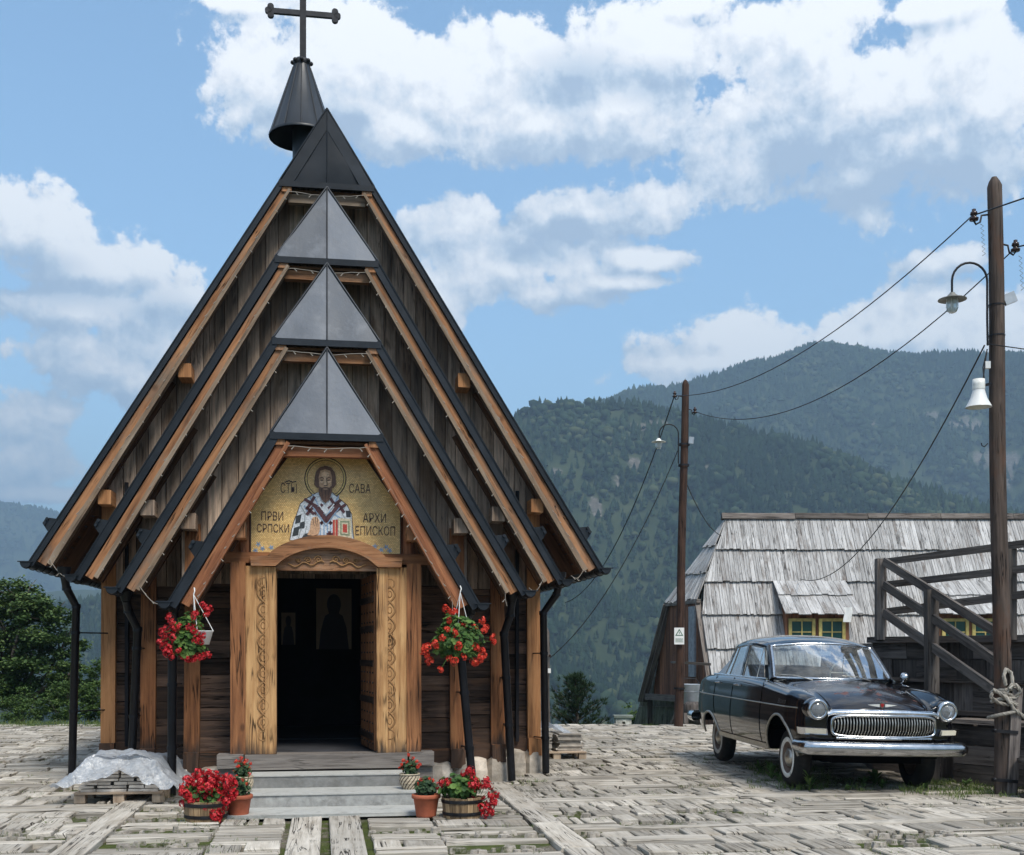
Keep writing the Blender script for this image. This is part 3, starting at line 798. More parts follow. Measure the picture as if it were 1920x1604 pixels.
# side and rear walls of the nave
for sg in (-1, 1):
    z = .30; mb = MB()
    while z < 3.3:
        h = rng.uniform(.15, .21); mb.box((sg*2.58, 18.9, z+h/2), (.12, 8.2, h-.008), axis=1, rnd=None); z += h
    C(mb, 'nave_wall', 'log')
mb = MB(); mb.slab([(-2.6, 23, .2), (2.6, 23, .2), (2.6, 23, 3.4), (0, 23, 7.6), (-2.6, 23, 3.4)], (0, .1, 0), axis_dir=(0, 0, 1)); C(mb, 'rear_wall', 'gable_plank')
# stone footing: irregular stones under each stepped face
mb = MB()
def stone(cx, cy, cz, sx, sy, sz):
    pts = []; n = 5
    b0 = len(mb.v)
    prof = [(.001, -.5), (.42, -.49), (.5, -.3), (.52, .1), (.46, .42), (.3, .5), (.001, .5)]
    mb.lathe(prof, (0, 0, 0), 9, smooth=False)
    ax = rng.uniform(0, 6)
    def fn(v):
        w = 1+.22*mnoise.noise(Vector((v.x*2.2+cx*5, v.y*2.2, v.z*2.2+cz*7)))
        m_ = max(abs(v.x), abs(v.y), 1e-5); l = math.hypot(v.x, v.y); f = 1+.30*(l/m_-1)*0 + .25*(l/m_ - 1)*1.6
        return Vector((cx+v.x*sx*w*f, cy+v.y*sy*w*f, cz+v.z*sz*w))
    for i in range(b0, len(mb.v)): mb.v[i] = tuple(fn(Vector(mb.v[i])))
for k in range(3):
    yw = GAB[k]['w']+.06; xo = WX[k]
    for sg in (-1, 1):
        xi = WX[k+1] if k < 2 else .95
        x = xi-.1
        while x < xo+.1:
            w = rng.uniform(.20, .34); stone(sg*(x+w/2), yw-.02, .095, w*1.12, .36, .40); x += w
x = 14.8
while x < 22.8:
    w = rng.uniform(.25, .4)
    for sg in (-1, 1): stone(sg*2.62, x+w/2, .06, .28, w, .36)
    x += w
mb.box((0, 18.8, .10), (5.0, 8.0, .18), rnd=.1)
C(mb, 'stone_footing', 'stone')

# ---- entrance bay at d = 12.7
y0 = 12.70
mb = MB(); x = -1.0
while x < .999:                         # reddish boarding round the mosaic
    w = rng.uniform(.12, .17); xa, xc = x+.003, min(x+w, 1.0)-.003; g = GAB[3]
    za_, zc_ = line_z(g, xa, .10), line_z(g, xc, .10)
    if xa < 0 < xc: za_ = zc_ = min(za_, zc_)
    mb.hexa([(xa, y0+.02, 2.46), (xc, y0+.02, 2.46), (xc, y0+.06, 2.46), (xa, y0+.06, 2.46), (xa, y0+.02, min(za_, 3.9)), (xc, y0+.02, min(zc_, 3.9)), (xc, y0+.06, min(zc_, 3.9)), (xa, y0+.06, min(za_, 3.9))], 2)
    x += w
C(mb, 'porch_boarding', 'red_wood')
for sg in (-1, 1):
    z = .44; mb = MB()
    while z < 2.5: mb.box((sg*.97, 13.02, z+.09), (.08, .55, .172), axis=1); z += .18
    C(mb, 'porch_side_wall', 'log')
mb = MB(); mb.box((0, y0-.01, 2.545), (2.34, .12, .115), rnd=.25, axis=0); C(mb, 'lintel_beam', 'door_brown')
mb = MB(); mb.box((0, y0-.0, 3.70), (1.0, .08, .14), rnd=.5, axis=0); 
for sg in (-1, 1): mb.beam((sg*.86, y0-.0, 2.60), (sg*.86, y0, 3.12), .09, .06, up=(0, 1, 0)); mb.beam((sg*.84, y0, 3.10), (sg*.47, y0, 3.66), .07, .08, up=(0, 1, 0))
C(mb, 'mosaic_frame', 'red_wood')
for sg in (-1, 1):
    mb = MB(); mb.box((sg*.925, y0-.04, 1.48), (.155, .18, 2.03), axis=2, rnd=.6+sg*.1)
    C(mb, 'door_post', 'door_brown')
def carved_panel(sg):
    mb = MB(); mb.box((sg*.745, y0-.085, 1.46), (.20, .07, 1.985), axis=2, rnd=.6, jit=.003)
    mb.box((sg*.585, y0-.07, 1.455), (.115, .12, 1.975), axis=2, rnd=.45, jit=.004)
    mb.box((sg*.853, y0-.09, 1.46), (.016, .05, 1.985), axis=2, rnd=.2)
    p = C(mb, 'carved_jamb', 'door_gold')
    cv = MB(); cx = sg*.665; z = .72; yy = y0-.125
    while z < 2.22:                       # interlaced rope carving
        for ph in (0, 1):
            pts = [Vector((cx+.056*math.sin(PI*t+ph*PI), yy+.006, z+t*.17)) for t in np.linspace(0, 1, 9)]
            cv.tube(pts, .012, 5, rnd=.3)
        cv.tube([Vector((cx+.022*math.cos(a), yy+.006, z+.085+.035*math.sin(a))) for a in np.linspace(0, 2*PI, 13)[:-1]], .007, 5, closed=True, rnd=.3)
        z += .17
    for zc_ in (.66, 2.28):
        cv.tube([Vector((cx+.05*math.cos(a), yy+.010, zc_+.05*math.sin(a))) for a in np.linspace(0, 2*PI, 17)[:-1]], .011, 5, closed=True, rnd=.3)
    C(cv, 'carving', 'carve', p)
carved_panel(-1); carved_panel(1)
# arch moulding over the door
mb = MB()
def arch_curve(x, h, half, z0):            # raised segmental arch with level shoulders
    a = abs(x)
    if a >= half: return z0
    t = a/half; return z0+h*(1-t*t)**.75
n = 44; outer = []; inner = []
xs = np.linspace(-.80, .80, n+1)
for x in xs:
    outer.append((x, arch_curve(x, .23, .62, 2.555))); 
    inner.append((x*.985, arch_curve(x, .20, .53, 2.45)))
for i in range(n):
    (xa, za_), (xb, zb_) = outer[i], outer[i+1]; (xc, zc_), (xd, zd_) = inner[i], inner[i+1]
    mb.hexa([(xc, y0-.16, zc_), (xd, y0-.16, zd_), (xd, y0-.02, zd_), (xc, y0-.02, zc_), (xa, y0-.16, za_), (xb, y0-.16, zb_), (xb, y0-.02, zb_), (xa, y0-.02, za_)], 0, rnd=.5)
    # lower bead
    mb.hexa([(xc, y0-.185, zc_+.0), (xd, y0-.185, zd_), (xd, y0-.161, zd_), (xc, y0-.161, zc_), (xc, y0-.185, zc_+.03), (xd, y0-.185, zd_+.03), (xd, y0-.161, zd_+.03), (xc, y0-.161, zc_+.03)], 0, rnd=.5)
# continuous grain for the arch
for i, u in enumerate(mb.uv):
    vs_ = [mb.v[k_] for k_ in mb.f[i]]; mb.uv[i] = [(v[2]*1.0+v[1], v[0]) for v in vs_]
C(mb, 'door_arch', 'door_gold' if False else 'rafter')
mb = MB(); poly = [Vector((-.53, y0-.10, 2.41))]+[Vector((x, y0-.10, arch_curve(x, .20, .53, 2.452))) for x in np.linspace(-.53, .53, 25)]+[Vector((.53, y0-.10, 2.41))]
mb.slab(poly, (0, .06, 0), axis_dir=(1, 0, 0), rnd=.7); tymp = C(mb, 'tympanum', 'rafter')
mb = MB()
for sg in (-1, 1):
    for t0, rr in ((.09, .045), (.20, .038), (.30, .028)):
        pts = [Vector((sg*(t0+rr*(1-q/14)*math.cos(q*.75)), y0-.112, 2.535-.12*(t0)*.6+rr*(1-q/14)*math.sin(q*.75))) for q in range(14)]
        mb.tube(pts, .007, 5, rnd=.3)
    mb.tube([Vector((sg*(.03+.38*t), y0-.112, 2.50-.04*t+.02*math.sin(t*14))) for t in np.linspace(0, 1, 20)], .007, 5, rnd=.3)
C(mb, 'scroll_carving', 'carve', tymp)
# threshold, steps, slab
mb = MB(); mb.box((0, 12.66, .385), (1.70, .28, .16), axis=0, rnd=.6, jit=.003); C(mb, 'threshold', 'threshold')
for sg in (-1, 1):
    mb = MB(); mb.box((sg*1.0, 12.64, .40), (.27, .30, .145), axis=0, rnd=.8, jit=.004); mb.box((sg*1.0, 12.68, .25), (.25, .26, .15), axis=0, rnd=.5, jit=.006); C(mb, 'threshold_block', 'threshold')
mb = MB(); mb.box((0, 12.62, .14), (1.64, .96, .272), axis=0, jit=.003)
mb.box((.03, 12.11, .075), (1.68, 1.02, .148), axis=0, jit=.003)
C(mb, 'steps', 'concrete', bevel=.008)
mb = MB(); mb.box((.0, 11.37, .013), (1.86, .62, .03), axis=0, jit=.004); C(mb, 'step_slab', 'tread_toplit')
mb = MB(); mb.box((0, 12.33, .2785), (1.655, .40, .013), axis=0, jit=.002); C(mb, 'tread', 'tread_toplit')  # thin pale sheet added so the step top looks lit, the riser shaded
mb = MB(); mb.box((.03, 11.87, .1515), (1.695, .56, .013), axis=0, jit=.002); C(mb, 'tread', 'tread_toplit')
# door leaf folded inwards on the right
mb = MB(); hx, hy = .505, y0+.0; dirv = (Vector((.385, 13.72, 0))-Vector((hx, hy, 0))).normalized(); nrm = Vector((-dirv.y, dirv.x, 0))*1.0
if nrm.x > 0: nrm = -nrm
c0 = Vector((hx, hy, 0))
for q in range(5):
    a0 = c0+dirv*(.02+q*.2); a1 = c0+dirv*(.20+q*.2)
    mb.hexa([(*a0.xy, .475), (*a1.xy, .475), (*(a1-nrm*.05).xy, .475), (*(a0-nrm*.05).xy, .475), (*a0.xy, 2.39), (*a1.xy, 2.39), (*(a1-nrm*.05).xy, 2.39), (*(a0-nrm*.05).xy, 2.39)], 2, rnd=.5)
leaf = C(mb, 'door_leaf', 'door_brown')
mb = MB()
for zz in (.62, 1.02, 1.42, 1.80, 2.12):
    mb.beam(c0+dirv*.03+nrm*.006+Vector((0, 0, zz)), c0+dirv*1.0+nrm*.006+Vector((0, 0, zz)), .014, .07, up=(0, 0, 1), rnd=.0)
C(mb, 'door_batten', 'log', leaf)
mb = MB()
for zz in np.arange(.55, 2.35, .11):
    for q in range(5): mb.ball(c0+dirv*(.06+q*.2)+nrm*.006+Vector((0, 0, zz)), .011, 4)
C(mb, 'door_nail', 'iron', leaf)
# interior shell
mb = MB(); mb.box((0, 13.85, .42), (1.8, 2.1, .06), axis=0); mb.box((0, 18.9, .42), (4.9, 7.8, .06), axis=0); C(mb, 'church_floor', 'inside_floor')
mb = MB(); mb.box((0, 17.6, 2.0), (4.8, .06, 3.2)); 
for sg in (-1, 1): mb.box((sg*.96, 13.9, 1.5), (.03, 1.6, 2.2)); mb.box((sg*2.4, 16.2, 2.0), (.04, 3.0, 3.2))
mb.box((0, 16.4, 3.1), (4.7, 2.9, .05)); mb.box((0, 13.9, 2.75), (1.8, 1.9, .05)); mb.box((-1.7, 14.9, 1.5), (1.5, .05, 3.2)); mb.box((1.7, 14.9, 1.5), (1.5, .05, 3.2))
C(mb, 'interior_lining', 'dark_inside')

# ---- turret cone with cross
tx, td = -.325, 15.5
mb = MB(); n = 12; prof = []
mb.lathe([(.425, 8.245), (.428, 8.27), (.42, 8.275), (.115, 9.17), (.105, 9.20)], (tx, td, 0), 24, smooth=True)
mb.lathe([(.40, 8.25), (.10, 8.9), (.001, 8.95)], (tx, td, 0), 24)
cone = C(mb, 'spire', 'cone_metal')
mb = MB()
for j in range(12):
    a = 2*PI*j/12; mb.tube([Vector((tx+.423*math.cos(a), td+.423*math.sin(a), 8.27)), Vector((tx+.112*math.cos(a), td+.112*math.sin(a), 9.18))], .008, 5)
C(mb, 'spire_seam', 'black_metal', cone)
mb = MB(); mb.lathe([(.22, 6.8), (.22, 8.35)], (tx+.1, td, 0), 16); C(mb, 'spire_drum', 'black_metal', cone)
mb = MB(); mb.lathe([(.105, 9.19), (.115, 9.21), (.12, 9.25), (.09, 9.28), (.03, 9.29)], (tx, td, 0), 16)
for j in range(8):
    a = 2*PI*j/8; mb.ball((tx+.12*math.cos(a), td+.12*math.sin(a), 9.235), .028, 6)
C(mb, 'collar', 'iron', cone)
mb = MB(); cxx = tx+.015
mb.box((cxx, td, 9.86), (.082, .05, 1.20)); zc = 9.885
mb.box((cxx, td, zc), (.80, .046, .066))
for (ex, ez_) in ((-.42, 0), (.42, 0)):
    for (ox, oz) in ((ex*1.06, 0), (ex*.985, .05), (ex*.985, -.05)):
        b0 = len(mb.v); mb.lathe([(.001, -.025), (.042, -.025), (.042, .025), (.001, .025)], (0, 0, 0), 16, axis=Matrix.Rotation(PI/2, 3, 'X'), smooth=False)
        for i in range(b0, len(mb.v)): v = mb.v[i]; mb.v[i] = (v[0]+cxx+ox, v[1]+td, v[2]+zc+oz)
for (ox, oz) in ((0, .60), (.05, .55), (-.05, .55)):
    b0 = len(mb.v); mb.lathe([(.001, -.025), (.042, -.025), (.042, .025), (.001, .025)], (0, 0, 0), 16, axis=Matrix.Rotation(PI/2, 3, 'X'), smooth=False)
    for i in range(b0, len(mb.v)): v = mb.v[i]; mb.v[i] = (v[0]+cxx+ox, v[1]+td, v[2]+zc+oz)
C(mb, 'cross', 'iron')

# ---- downpipes
def pipe(pts, r=.047, br=()):
    mb = MB(); mb.tube(pts, r, 12); p0 = Vector(pts[0])
    mb.lathe([(r, -.02), (.075, .06), (.08, .10)], p0, 12)
    for i in range(1, len(pts)-1): mb.lathe([(r+.006, -.025), (r+.006, .025)], Vector(pts[i]), 12)
    for (t, dx, dy) in br:
        q = Vector(pts[-2]).lerp(Vector(pts[-1]), t); mb.tube([q, q+Vector((dx, dy, 0))], .009, 6); mb.lathe([(r+.007, -.018), (r+.007, .018)], q, 12)
    C(mb, 'downpipe', 'pipe_metal')
# outer pair on the long gutter, middle pair, inner pair
pipe([(-2.98, 14.05, 2.42), (-2.975, 14.15, 2.28), (-2.90, 14.30, 2.08), (-2.99, 14.50, .02)], br=((.15, .3, .35), (.6, .3, .3)))
pipe([(2.82, 14.05, 2.42), (2.80, 14.15, 2.26), (2.66, 14.30, 2.03), (2.73, 14.50, .02)], br=((.25, -.08, .4), (.78, -.1, .25)))
pipe([(-2.19, 13.40, 2.12), (-2.18, 13.5, 2.0), (-2.10, 13.62, 1.80), (-2.19, 13.68, .02)], br=((.12, .05, .28), (.55, .05, .28)))
pipe([(2.12, 13.40, 2.14), (2.12, 13.5, 1.98), (2.06, 13.62, 1.76), (2.165, 13.68, .02)], br=((.3, -.04, .28), (.62, -.04, .28)))
pipe([(-1.60, 12.75, 1.98), (-1.60, 12.8, 1.9), (-1.625, 12.85, 1.7), (-1.635, 12.86, .02)], br=((.3, .05, .4), (.7, .05, .4)))
pipe([(1.56, 12.75, 1.98), (1.52, 12.8, 1.9), (1.46, 12.85, 1.55), (1.60, 12.86, .02)], br=((.3, -.05, .4), (.7, -.05, .4)))

# ---- mosaic over the door
def flatmat(name, c, rough=.5): return pmat(name, c, rough)
mm = pmat('mosaic_gold', (.5,.35,.12), .35, 0, .6); t, bs = nt(mm)
uv = t.n('ShaderNodeUVMap').outputs[0]
br = t.n('ShaderNodeTexBrick', offset=.5); mm.node_tree.links.new(t.vm('ADD', uv, t.scale(t.noise(uv, 9, 2, .5, out='Color'), (.02, .02, 0))), br.inputs['Vector'])
br.inputs['Scale'].default_value = 1; br.inputs['Brick Width'].default_value = .020; br.inputs['Row Height'].default_value = .014; br.inputs['Mortar Size'].default_value = .0018; br.inputs['Bias'].default_value = 0
br.inputs['Color1'].default_value = (1.0,.68,.27,1); br.inputs['Color2'].default_value = (.74,.45,.15,1); br.inputs['Mortar'].default_value = (.36,.24,.09,1)
nz = t.noise(uv, 45, 3, .7); dk = t.ramp(t.noise(uv, 3.5, 4, .6), [(.35, .82), (.65, 1.12)])
c = t.mix(t.ramp(nz, [(.60, 0.0), (.68, .6)]), br.outputs['Color'], (.30,.17,.06))
c = t.mix(1.0, c, dk, 'MULTIPLY'); mm.node_tree.links.new(c, bs.inputs['Base Color'])
bp = t.n('ShaderNodeBump', ins={'Strength': .4, 'Distance': .003, 'Height': nz}); mm.node_tree.links.new(bp.outputs[0], bs.inputs['Normal'])
M['mosaic'] = mm
def tess(name, col, var=.25):
    m = pmat(name, col, .5); t, bs = nt(m); v = t.n('ShaderNodeTexVoronoi'); v.inputs['Scale'].default_value = 85
    m.node_tree.links.new(t.n('ShaderNodeUVMap').outputs[0], v.inputs['Vector'])
    s_ = t.n('ShaderNodeSeparateColor'); m.node_tree.links.new(v.outputs['Color'], s_.inputs[0])
    k_ = t.math('MULTIPLY_ADD', s_.outputs[0], 2*var, 1-var)
    m.node_tree.links.new(t.mix(1.0, col, t.n('ShaderNodeCombineXYZ', ins={0: k_, 1: k_, 2: k_}).outputs[0], 'MULTIPLY'), bs.inputs['Base Color'])
    return m
for nm, cc_ in dict(t_dark=(.05,.022,.016), t_maroon=(.085,.03,.035), t_skin=(.52,.32,.19), t_skin_light=(.70,.49,.32), t_hair=(.13,.065,.04), t_white=(.56,.60,.64), t_blue=(.24,.36,.52), t_grey=(.30,.34,.36), t_black=(.03,.035,.04), t_red=(.42,.055,.035), t_green=(.20,.24,.15), t_goldline=(.72,.55,.22), t_cream=(.55,.50,.36)).items():
    M[nm] = tess('mosaic_'+nm[2:], cc_)
ZM = .2618
def mz(zx, zy):
    x = 440+zx*ZM; y = 640+zy*ZM; dd = 12.68
    tt = math.tan(math.atan((x-960)/F)+CA); lx = dd*tt; Y = dd*cA+lx*sA
    return lx, EYE-(y-HY)/F*Y
mosaic = MB(); yb = 12.675
mp = [(-.80,2.55),(.785,2.55),(.785,3.085),(.42,3.625),(-.415,3.625),(-.80,3.085)]
mosaic.slab([(x, yb, z) for x, z in mp], (0, .03, 0), axis_dir=(0, 0, 1)); 
mos = C(mosaic, 'mosaic_panel', 'mosaic')
layer = [0]
def flat(mb, poly, mat=0, lift=None, scale=True):
    if lift is None: layer[0] += 1; lift = layer[0]
    yy = yb-.0012*lift
    pts = [Vector((*[a for a in (mz(*p)[0],)], yy, mz(*p)[1])) for p in poly]
    b0 = len(mb.f); mb.slab(pts, (0, .0008, 0), axis_dir=(0, 0, 1), mat=mat)
    for i in range(b0, len(mb.f)): mb.uv[i] = [(mb.v[q][0], mb.v[q][2]) for q in mb.f[i]]
def ell(cx, cy, rx, ry, n=28, a0=0, a1=2*PI): return [(cx+rx*math.cos(a0+(a1-a0)*i/n), cy+ry*math.sin(a0+(a1-a0)*i/n)) for i in range(n)]
def strip(pts, w):
    """polyline to quads"""
    out = []
    for (a, b) in zip(pts[:-1], pts[1:]):
        dx, dy = b[0]-a[0], b[1]-a[1]; l = math.hypot(dx, dy) or 1; nx, ny = -dy/l*w/2, dx/l*w/2
        out.append([(a[0]+nx-dx/l*w*.3, a[1]+ny-dy/l*w*.3), (b[0]+nx+dx/l*w*.3, b[1]+ny+dy/l*w*.3), (b[0]-nx+dx/l*w*.3, b[1]-ny+dy/l*w*.3), (a[0]-nx-dx/l*w*.3, a[1]-ny-dy/l*w*.3)])
    return out
def lines(mb, pts, w, mat=0, lift=None):
    for q in strip(pts, w): flat(mb, q, mat, lift)
# halo
mb = MB(); 
for rr, ww, mt, lf in ((147, 8, 1, 1), (139, 9, 0, 2), (131, 4, 1, 3)):
    e1 = ell(650, 985, rr, rr, 48); lines(mb, e1+[e1[0]], ww, mt, lf)
C(mb, 'halo', ['t_goldline', 't_dark'], mos)
# robe
mb = MB(); ms = ['t_white', 't_maroon', 't_blue', 't_grey', 't_black', 't_red', 't_dark']
flat(mb, [(585,1085),(520,1125),(470,1165),(448,1230),(425,1290),(408,1350),(395,1425),(855,1425),(845,1330),(838,1240),(805,1175),(745,1125),(700,1085)], 0, 4)
lines(mb, [(590,1085),(520,1125),(470,1165),(448,1230),(425,1290),(408,1350),(395,1425)], 5, 6, 5); lines(mb, [(700,1085),(745,1125),(805,1175),(838,1240),(845,1330),(855,1425)], 5, 6, 5)
for q in ([(440,1255),(480,1240),(470,1300),(432,1310)],[(425,1340),(465,1325),(455,1390),(412,1400)],[(795,1215),(830,1215),(832,1262),(800,1262)],[(470,1300),(505,1290),(500,1340),(462,1345)],[(500,1380),(560,1372),(600,1400),(560,1420),(470,1425)]): flat(mb, q, 4, 6)
for pl in ([(470,1170),(505,1235),(500,1300)],[(480,1330),(455,1420)],[(790,1180),(770,1240),(790,1270)],[(830,1290),(848,1400)],[(520,1250),(560,1230),(610,1260)],[(515,1330),(500,1390)]): lines(mb, pl, 7, 3, 6)
for pl in ([(560,1100),(610,1200),(650,1262)],[(745,1110),(700,1190),(655,1262)],[(610,1300),(615,1400)],[(690,1300),(685,1400)],[(540,1120),(590,1215)],[(500,1180),(520,1220)],[(700,1230),(760,1270)],[(640,1320),(640,1400)],[(665,1320),(665,1400)]): lines(mb, pl, 9, 2, 7)
# pattern of dark crosses
for (cx, cy, s_, rot) in ((545,1160,48,.55),(600,1205,40,.65),(715,1170,48,-.6),(760,1195,36,-.6),(655,1270,50,.78),(655,1270,50,-.78),(540,1215,32,.7),(680,1385,16,0)):
    for a in (rot, rot+PI/2):
        dx, dy = s_*math.cos(a), s_*math.sin(a); lines(mb, [(cx-dx, cy-dy), (cx+dx, cy+dy)], 21, 1, 8)
lines(mb, [(575,1180),(655,1290),(735,1185)], 24, 1, 9); lines(mb, [(600,1170),(655,1240),(710,1170)], 10, 0, 10); lines(mb, [(560,1190),(655,1320),(750,1195)], 6, 2, 10)
C(mb, 'robe', ms, mos)
# hand, book
mb = MB(); flat(mb, [(545,1290),(560,1262),(590,1258),(608,1290),(612,1345),(600,1385),(560,1395),(520,1390),(540,1345)], 0, 11)
for pl in ([(560,1275),(570,1325)],[(577,1262),(585,1325)],[(593,1268),(597,1325)]): lines(mb, pl, 4, 1, 12)
C(mb, 'hand', ['t_skin', 't_dark'], mos)
mb = MB(); flat(mb, [(703,1282),(738,1278),(738,1400),(703,1400)], 0, 11); lines(mb, [(720,1282),(720,1400)], 4, 1, 12)
flat(mb, [(742,1268),(835,1275),(838,1412),(742,1404)], 1, 12); flat(mb, [(756,1288),(822,1292),(824,1396),(756,1390)], 2, 13); flat(mb, [(766,1300),(812,1303),(814,1384),(766,1380)], 1, 14); flat(mb, [(774,1312),(804,1314),(806,1374),(774,1370)], 0, 15)
C(mb, 'book', ['t_red', 't_cream', 't_green'], mos)
# head
mb = MB(); flat(mb, [(612,905),(650,894),(690,906),(716,940),(724,985),(726,1030),(708,1052),(590,1052),(570,1030),(574,975),(586,930)], 0, 12)
C(mb, 'hair', 't_hair', mos)
mb = MB(); flat(mb, [(615,930),(650,920),(685,932),(697,975),(694,1040),(670,1075),(628,1075),(606,1040),(602,975)], 0, 13)
flat(mb, ell(648, 958, 28, 22), 1, 14); flat(mb, [(640,975),(655,975),(662,1035),(638,1035)], 1, 14); flat(mb, ell(622, 1010, 11, 10), 1, 14); flat(mb, ell(676, 1010, 11, 10), 1, 14)
for pl in ([(610,985),(625,978),(638,986)],[(660,986),(675,978),(690,985)],[(614,998),(634,998)],[(664,998),(684,998)],[(640,1036),(662,1036)],[(658,985),(662,1034)]): lines(mb, pl, 5, 2, 15)
for cx in (624, 674): flat(mb, ell(cx, 1000, 5, 4.5, 10), 2, 16)
C(mb, 'face', ['t_skin', 't_skin_light', 't_dark'], mos)
mb = MB(); flat(mb, [(600,1040),(625,1052),(650,1046),(676,1052),(698,1038),(694,1095),(676,1140),(650,1162),(625,1140),(604,1098)], 0, 17)
for pl in ([(620,1060),(632,1130)],[(650,1075),(650,1150)],[(680,1060),(668,1130)]): lines(mb, pl, 5, 2, 18)
lines(mb, [(636,1062),(664,1062)], 6, 1, 18); C(mb, 'beard', ['t_hair', 't_skin', 't_dark'], mos)
# blue flourishes at the lower corners
mb = MB()
for (cx, cy) in ((170,1455),(200,1485),(262,1478),(150,1500),(1005,1470),(1085,1475),(1110,1500),(1050,1495)):
    for q in range(5):
        a = q*1.256+cx; lines(mb, [(cx, cy), (cx+16*math.cos(a), cy+16*math.sin(a))], 7, 0, 4)
C(mb, 'flourish', 't_blue', mos)
# dark outline of the panel
mb = MB(); ol = [(-.80,2.555),(-.80,3.085),(-.415,3.625),(.42,3.625),(.785,3.085),(.785,2.555)]
for (a, b_) in zip(ol[:-1], ol[1:]): mb.beam((a[0], yb-.004, a[1]), (b_[0], yb-.004, b_[1]), .010, .012, up=(0, 1, 0))
C(mb, 'mosaic_edge', 't_dark', mos)
# lettering
def text_part(s_, x0, x1, ytop, ybot):
    cu = bpy.data.curves.new('lettering', 'FONT'); cu.body = s_; cu.size = 1; cu.extrude = 0; cu.offset = -.004; cu.resolution_u = 4
    tmp = bpy.data.objects.new('tmp_text', cu); col.objects.link(tmp)
    dg = bpy.context.evaluated_depsgraph_get(); dg.update()
    me = bpy.data.meshes.new_from_object(tmp.evaluated_get(dg)); bpy.data.objects.remove(tmp); bpy.data.curves.remove(cu)
    co = np.zeros(len(me.vertices)*3); me.vertices.foreach_get('co', co); co = co.reshape(-1, 3)
    mn, mx = co.min(0), co.max(0); a = mz(x0, ybot); b_ = mz(x1, ytop)
    mb = MB(); vs = []
    for v in co:
        u = (v[0]-mn[0])/(mx[0]-mn[0]); w_ = (v[1]-mn[1])/(mx[1]-mn[1])
        vs.append((a[0]+(b_[0]-a[0])*u, yb-.006, a[1]+(b_[1]-a[1])*w_))
    fs = [tuple(p.vertices) for p in me.polygons]; mb.add(vs, fs, rnd=.5)
    C(mb, 'lettering', 't_dark', mos)
text_part('СТЬI', 330, 445, 1018, 1088)
mb = MB(); lines(mb, [(360,1012),(390,1000),(415,1012),(440,1006)], 8, 0, 5); C(mb, 'lettering', 't_dark', mos)
text_part('САВА', 820, 973, 1025, 1088)
text_part('ПРВИ', 192, 348, 1222, 1282)
text_part('СРПСКИ', 160, 390, 1312, 1368)
text_part('АРХИ', 918, 1083, 1236, 1298)
text_part('ЕПИСКОП', 865, 1148, 1328, 1390)

# ---- fairy-light strings, one per gable
for k, g in enumerate(GAB):
    d, e, ze, b, zb, za, s = (g[q] for q in ('d', 'e', 'ze', 'b', 'zb', 'za', 's')); L = math.sqrt(1+s*s)
    off = (.068, .086, .086, .105)[k]+(.075, .075, .08, .09)[k]; path = []
    xt = (za-off*L-(zb-.13))/s
    offb = off+.03; zeb = ze+.02; xe = (za-offb*L-zeb)/s
    def sl_pt(sg, t): return Vector((sg*(xt+(xe-xt)*t), d-.045, (zb-.13)+(zeb-(zb-.13))*t))
    N_ = int(26+10*(3-k)); 
    left = [sl_pt(-1, 1-i/N_)+Vector((rng.uniform(-.012, .012), 0, rng.uniform(-.012, .012))) for i in range(N_+1)]
    topp = [Vector((-xt+2*xt*i/10, d-.05, zb-.13-.03*math.sin(PI*i/10)+rng.uniform(-.006, .006))) for i in range(1, 10)]
    right = [sl_pt(1, i/N_)+Vector((rng.uniform(-.012, .012), 0, rng.uniform(-.012, .012))) for i in range(N_+1)]
    path = left+topp+right
    if k in (0, 2):    # slack loop to the next gable
        q = path[0]; nx = -GAB[k+1]['e']+.02; nz = GAB[k+1]['ze']-.0
        loop = [q.lerp(Vector((nx, GAB[k+1]['d']-.05, nz)), t)+Vector((0, 0, -.10*math.sin(PI*t))) for t in np.linspace(1, 0, 9)[:-1]]
        path = loop+path
    if k in (0, 1):
        q = path[-1]; nx = e-.42; loop = [q.lerp(Vector((nx, d-.1, ze-.10)), t)+Vector((0, 0, -.09*math.sin(PI*t))) for t in np.linspace(0, 1, 9)[1:]]
        path = path+loop
    else:
        q = path[-1]; path = path+[q+Vector((0, 0, -.12)), q+Vector((.02, 0, -.2))]
    mb = MB(); mb.tube(path, .0042, 5)
    for i in range(1, len(path)-1, 2):
        p = path[i]; side = Vector((rng.choice((-.03, .03)), -.005, -.035)); mb.tube([p, p+side*.6, p+side], [.003, .005, .007], 5)
    root = mb.build('fairy_light_string', 'white_wire', None, 'C')
    tag(root, ('white fairy light string along the outermost and tallest gable of the church', 'white fairy light string along the second gable from the top of the church', 'white fairy light string along the third gable, just outside the lowest one', 'white fairy light string along the lowest gable framing the golden mosaic')[k], 'fairy lights', 'fairy light strings on the gables')

# ---- icons inside
def icon(cx, dd, cz, w_, h_, label, sc=1):
    mb = MB(); mb.box((cx, dd, cz), (w_, .04, h_), axis=2, rnd=.5); 
    r_ = mb.build('icon', [pmat('icon_gilt', (.26,.18,.10), .6)], None, 'C'); tag(r_, label, 'icon', 'icons inside the church')
    f = MB(); P = lambda x, z: Vector((cx+x*w_*.5, dd-.024, cz+z*h_*.5))
    poly = [P(-.85, -1)]+[P(-.85+.35*(t**2), -1+1.1*t) for t in (.5, .8, 1)]+[P(-.28, .18), P(-.25, .24)]+[P(.40*math.sin(a), .48-.34*math.cos(a)) for a in np.linspace(-.7, -2*PI+.7, 16)]+[P(.25, .24), P(.28, .18), P(.5, .1), P(.72, -.3), P(.85, -1)]
    f.slab(poly, (0, .004, 0)); f.build('painted_figure', [pmat('icon_paint', (.03,.026,.03), .8)], r_, 'C')
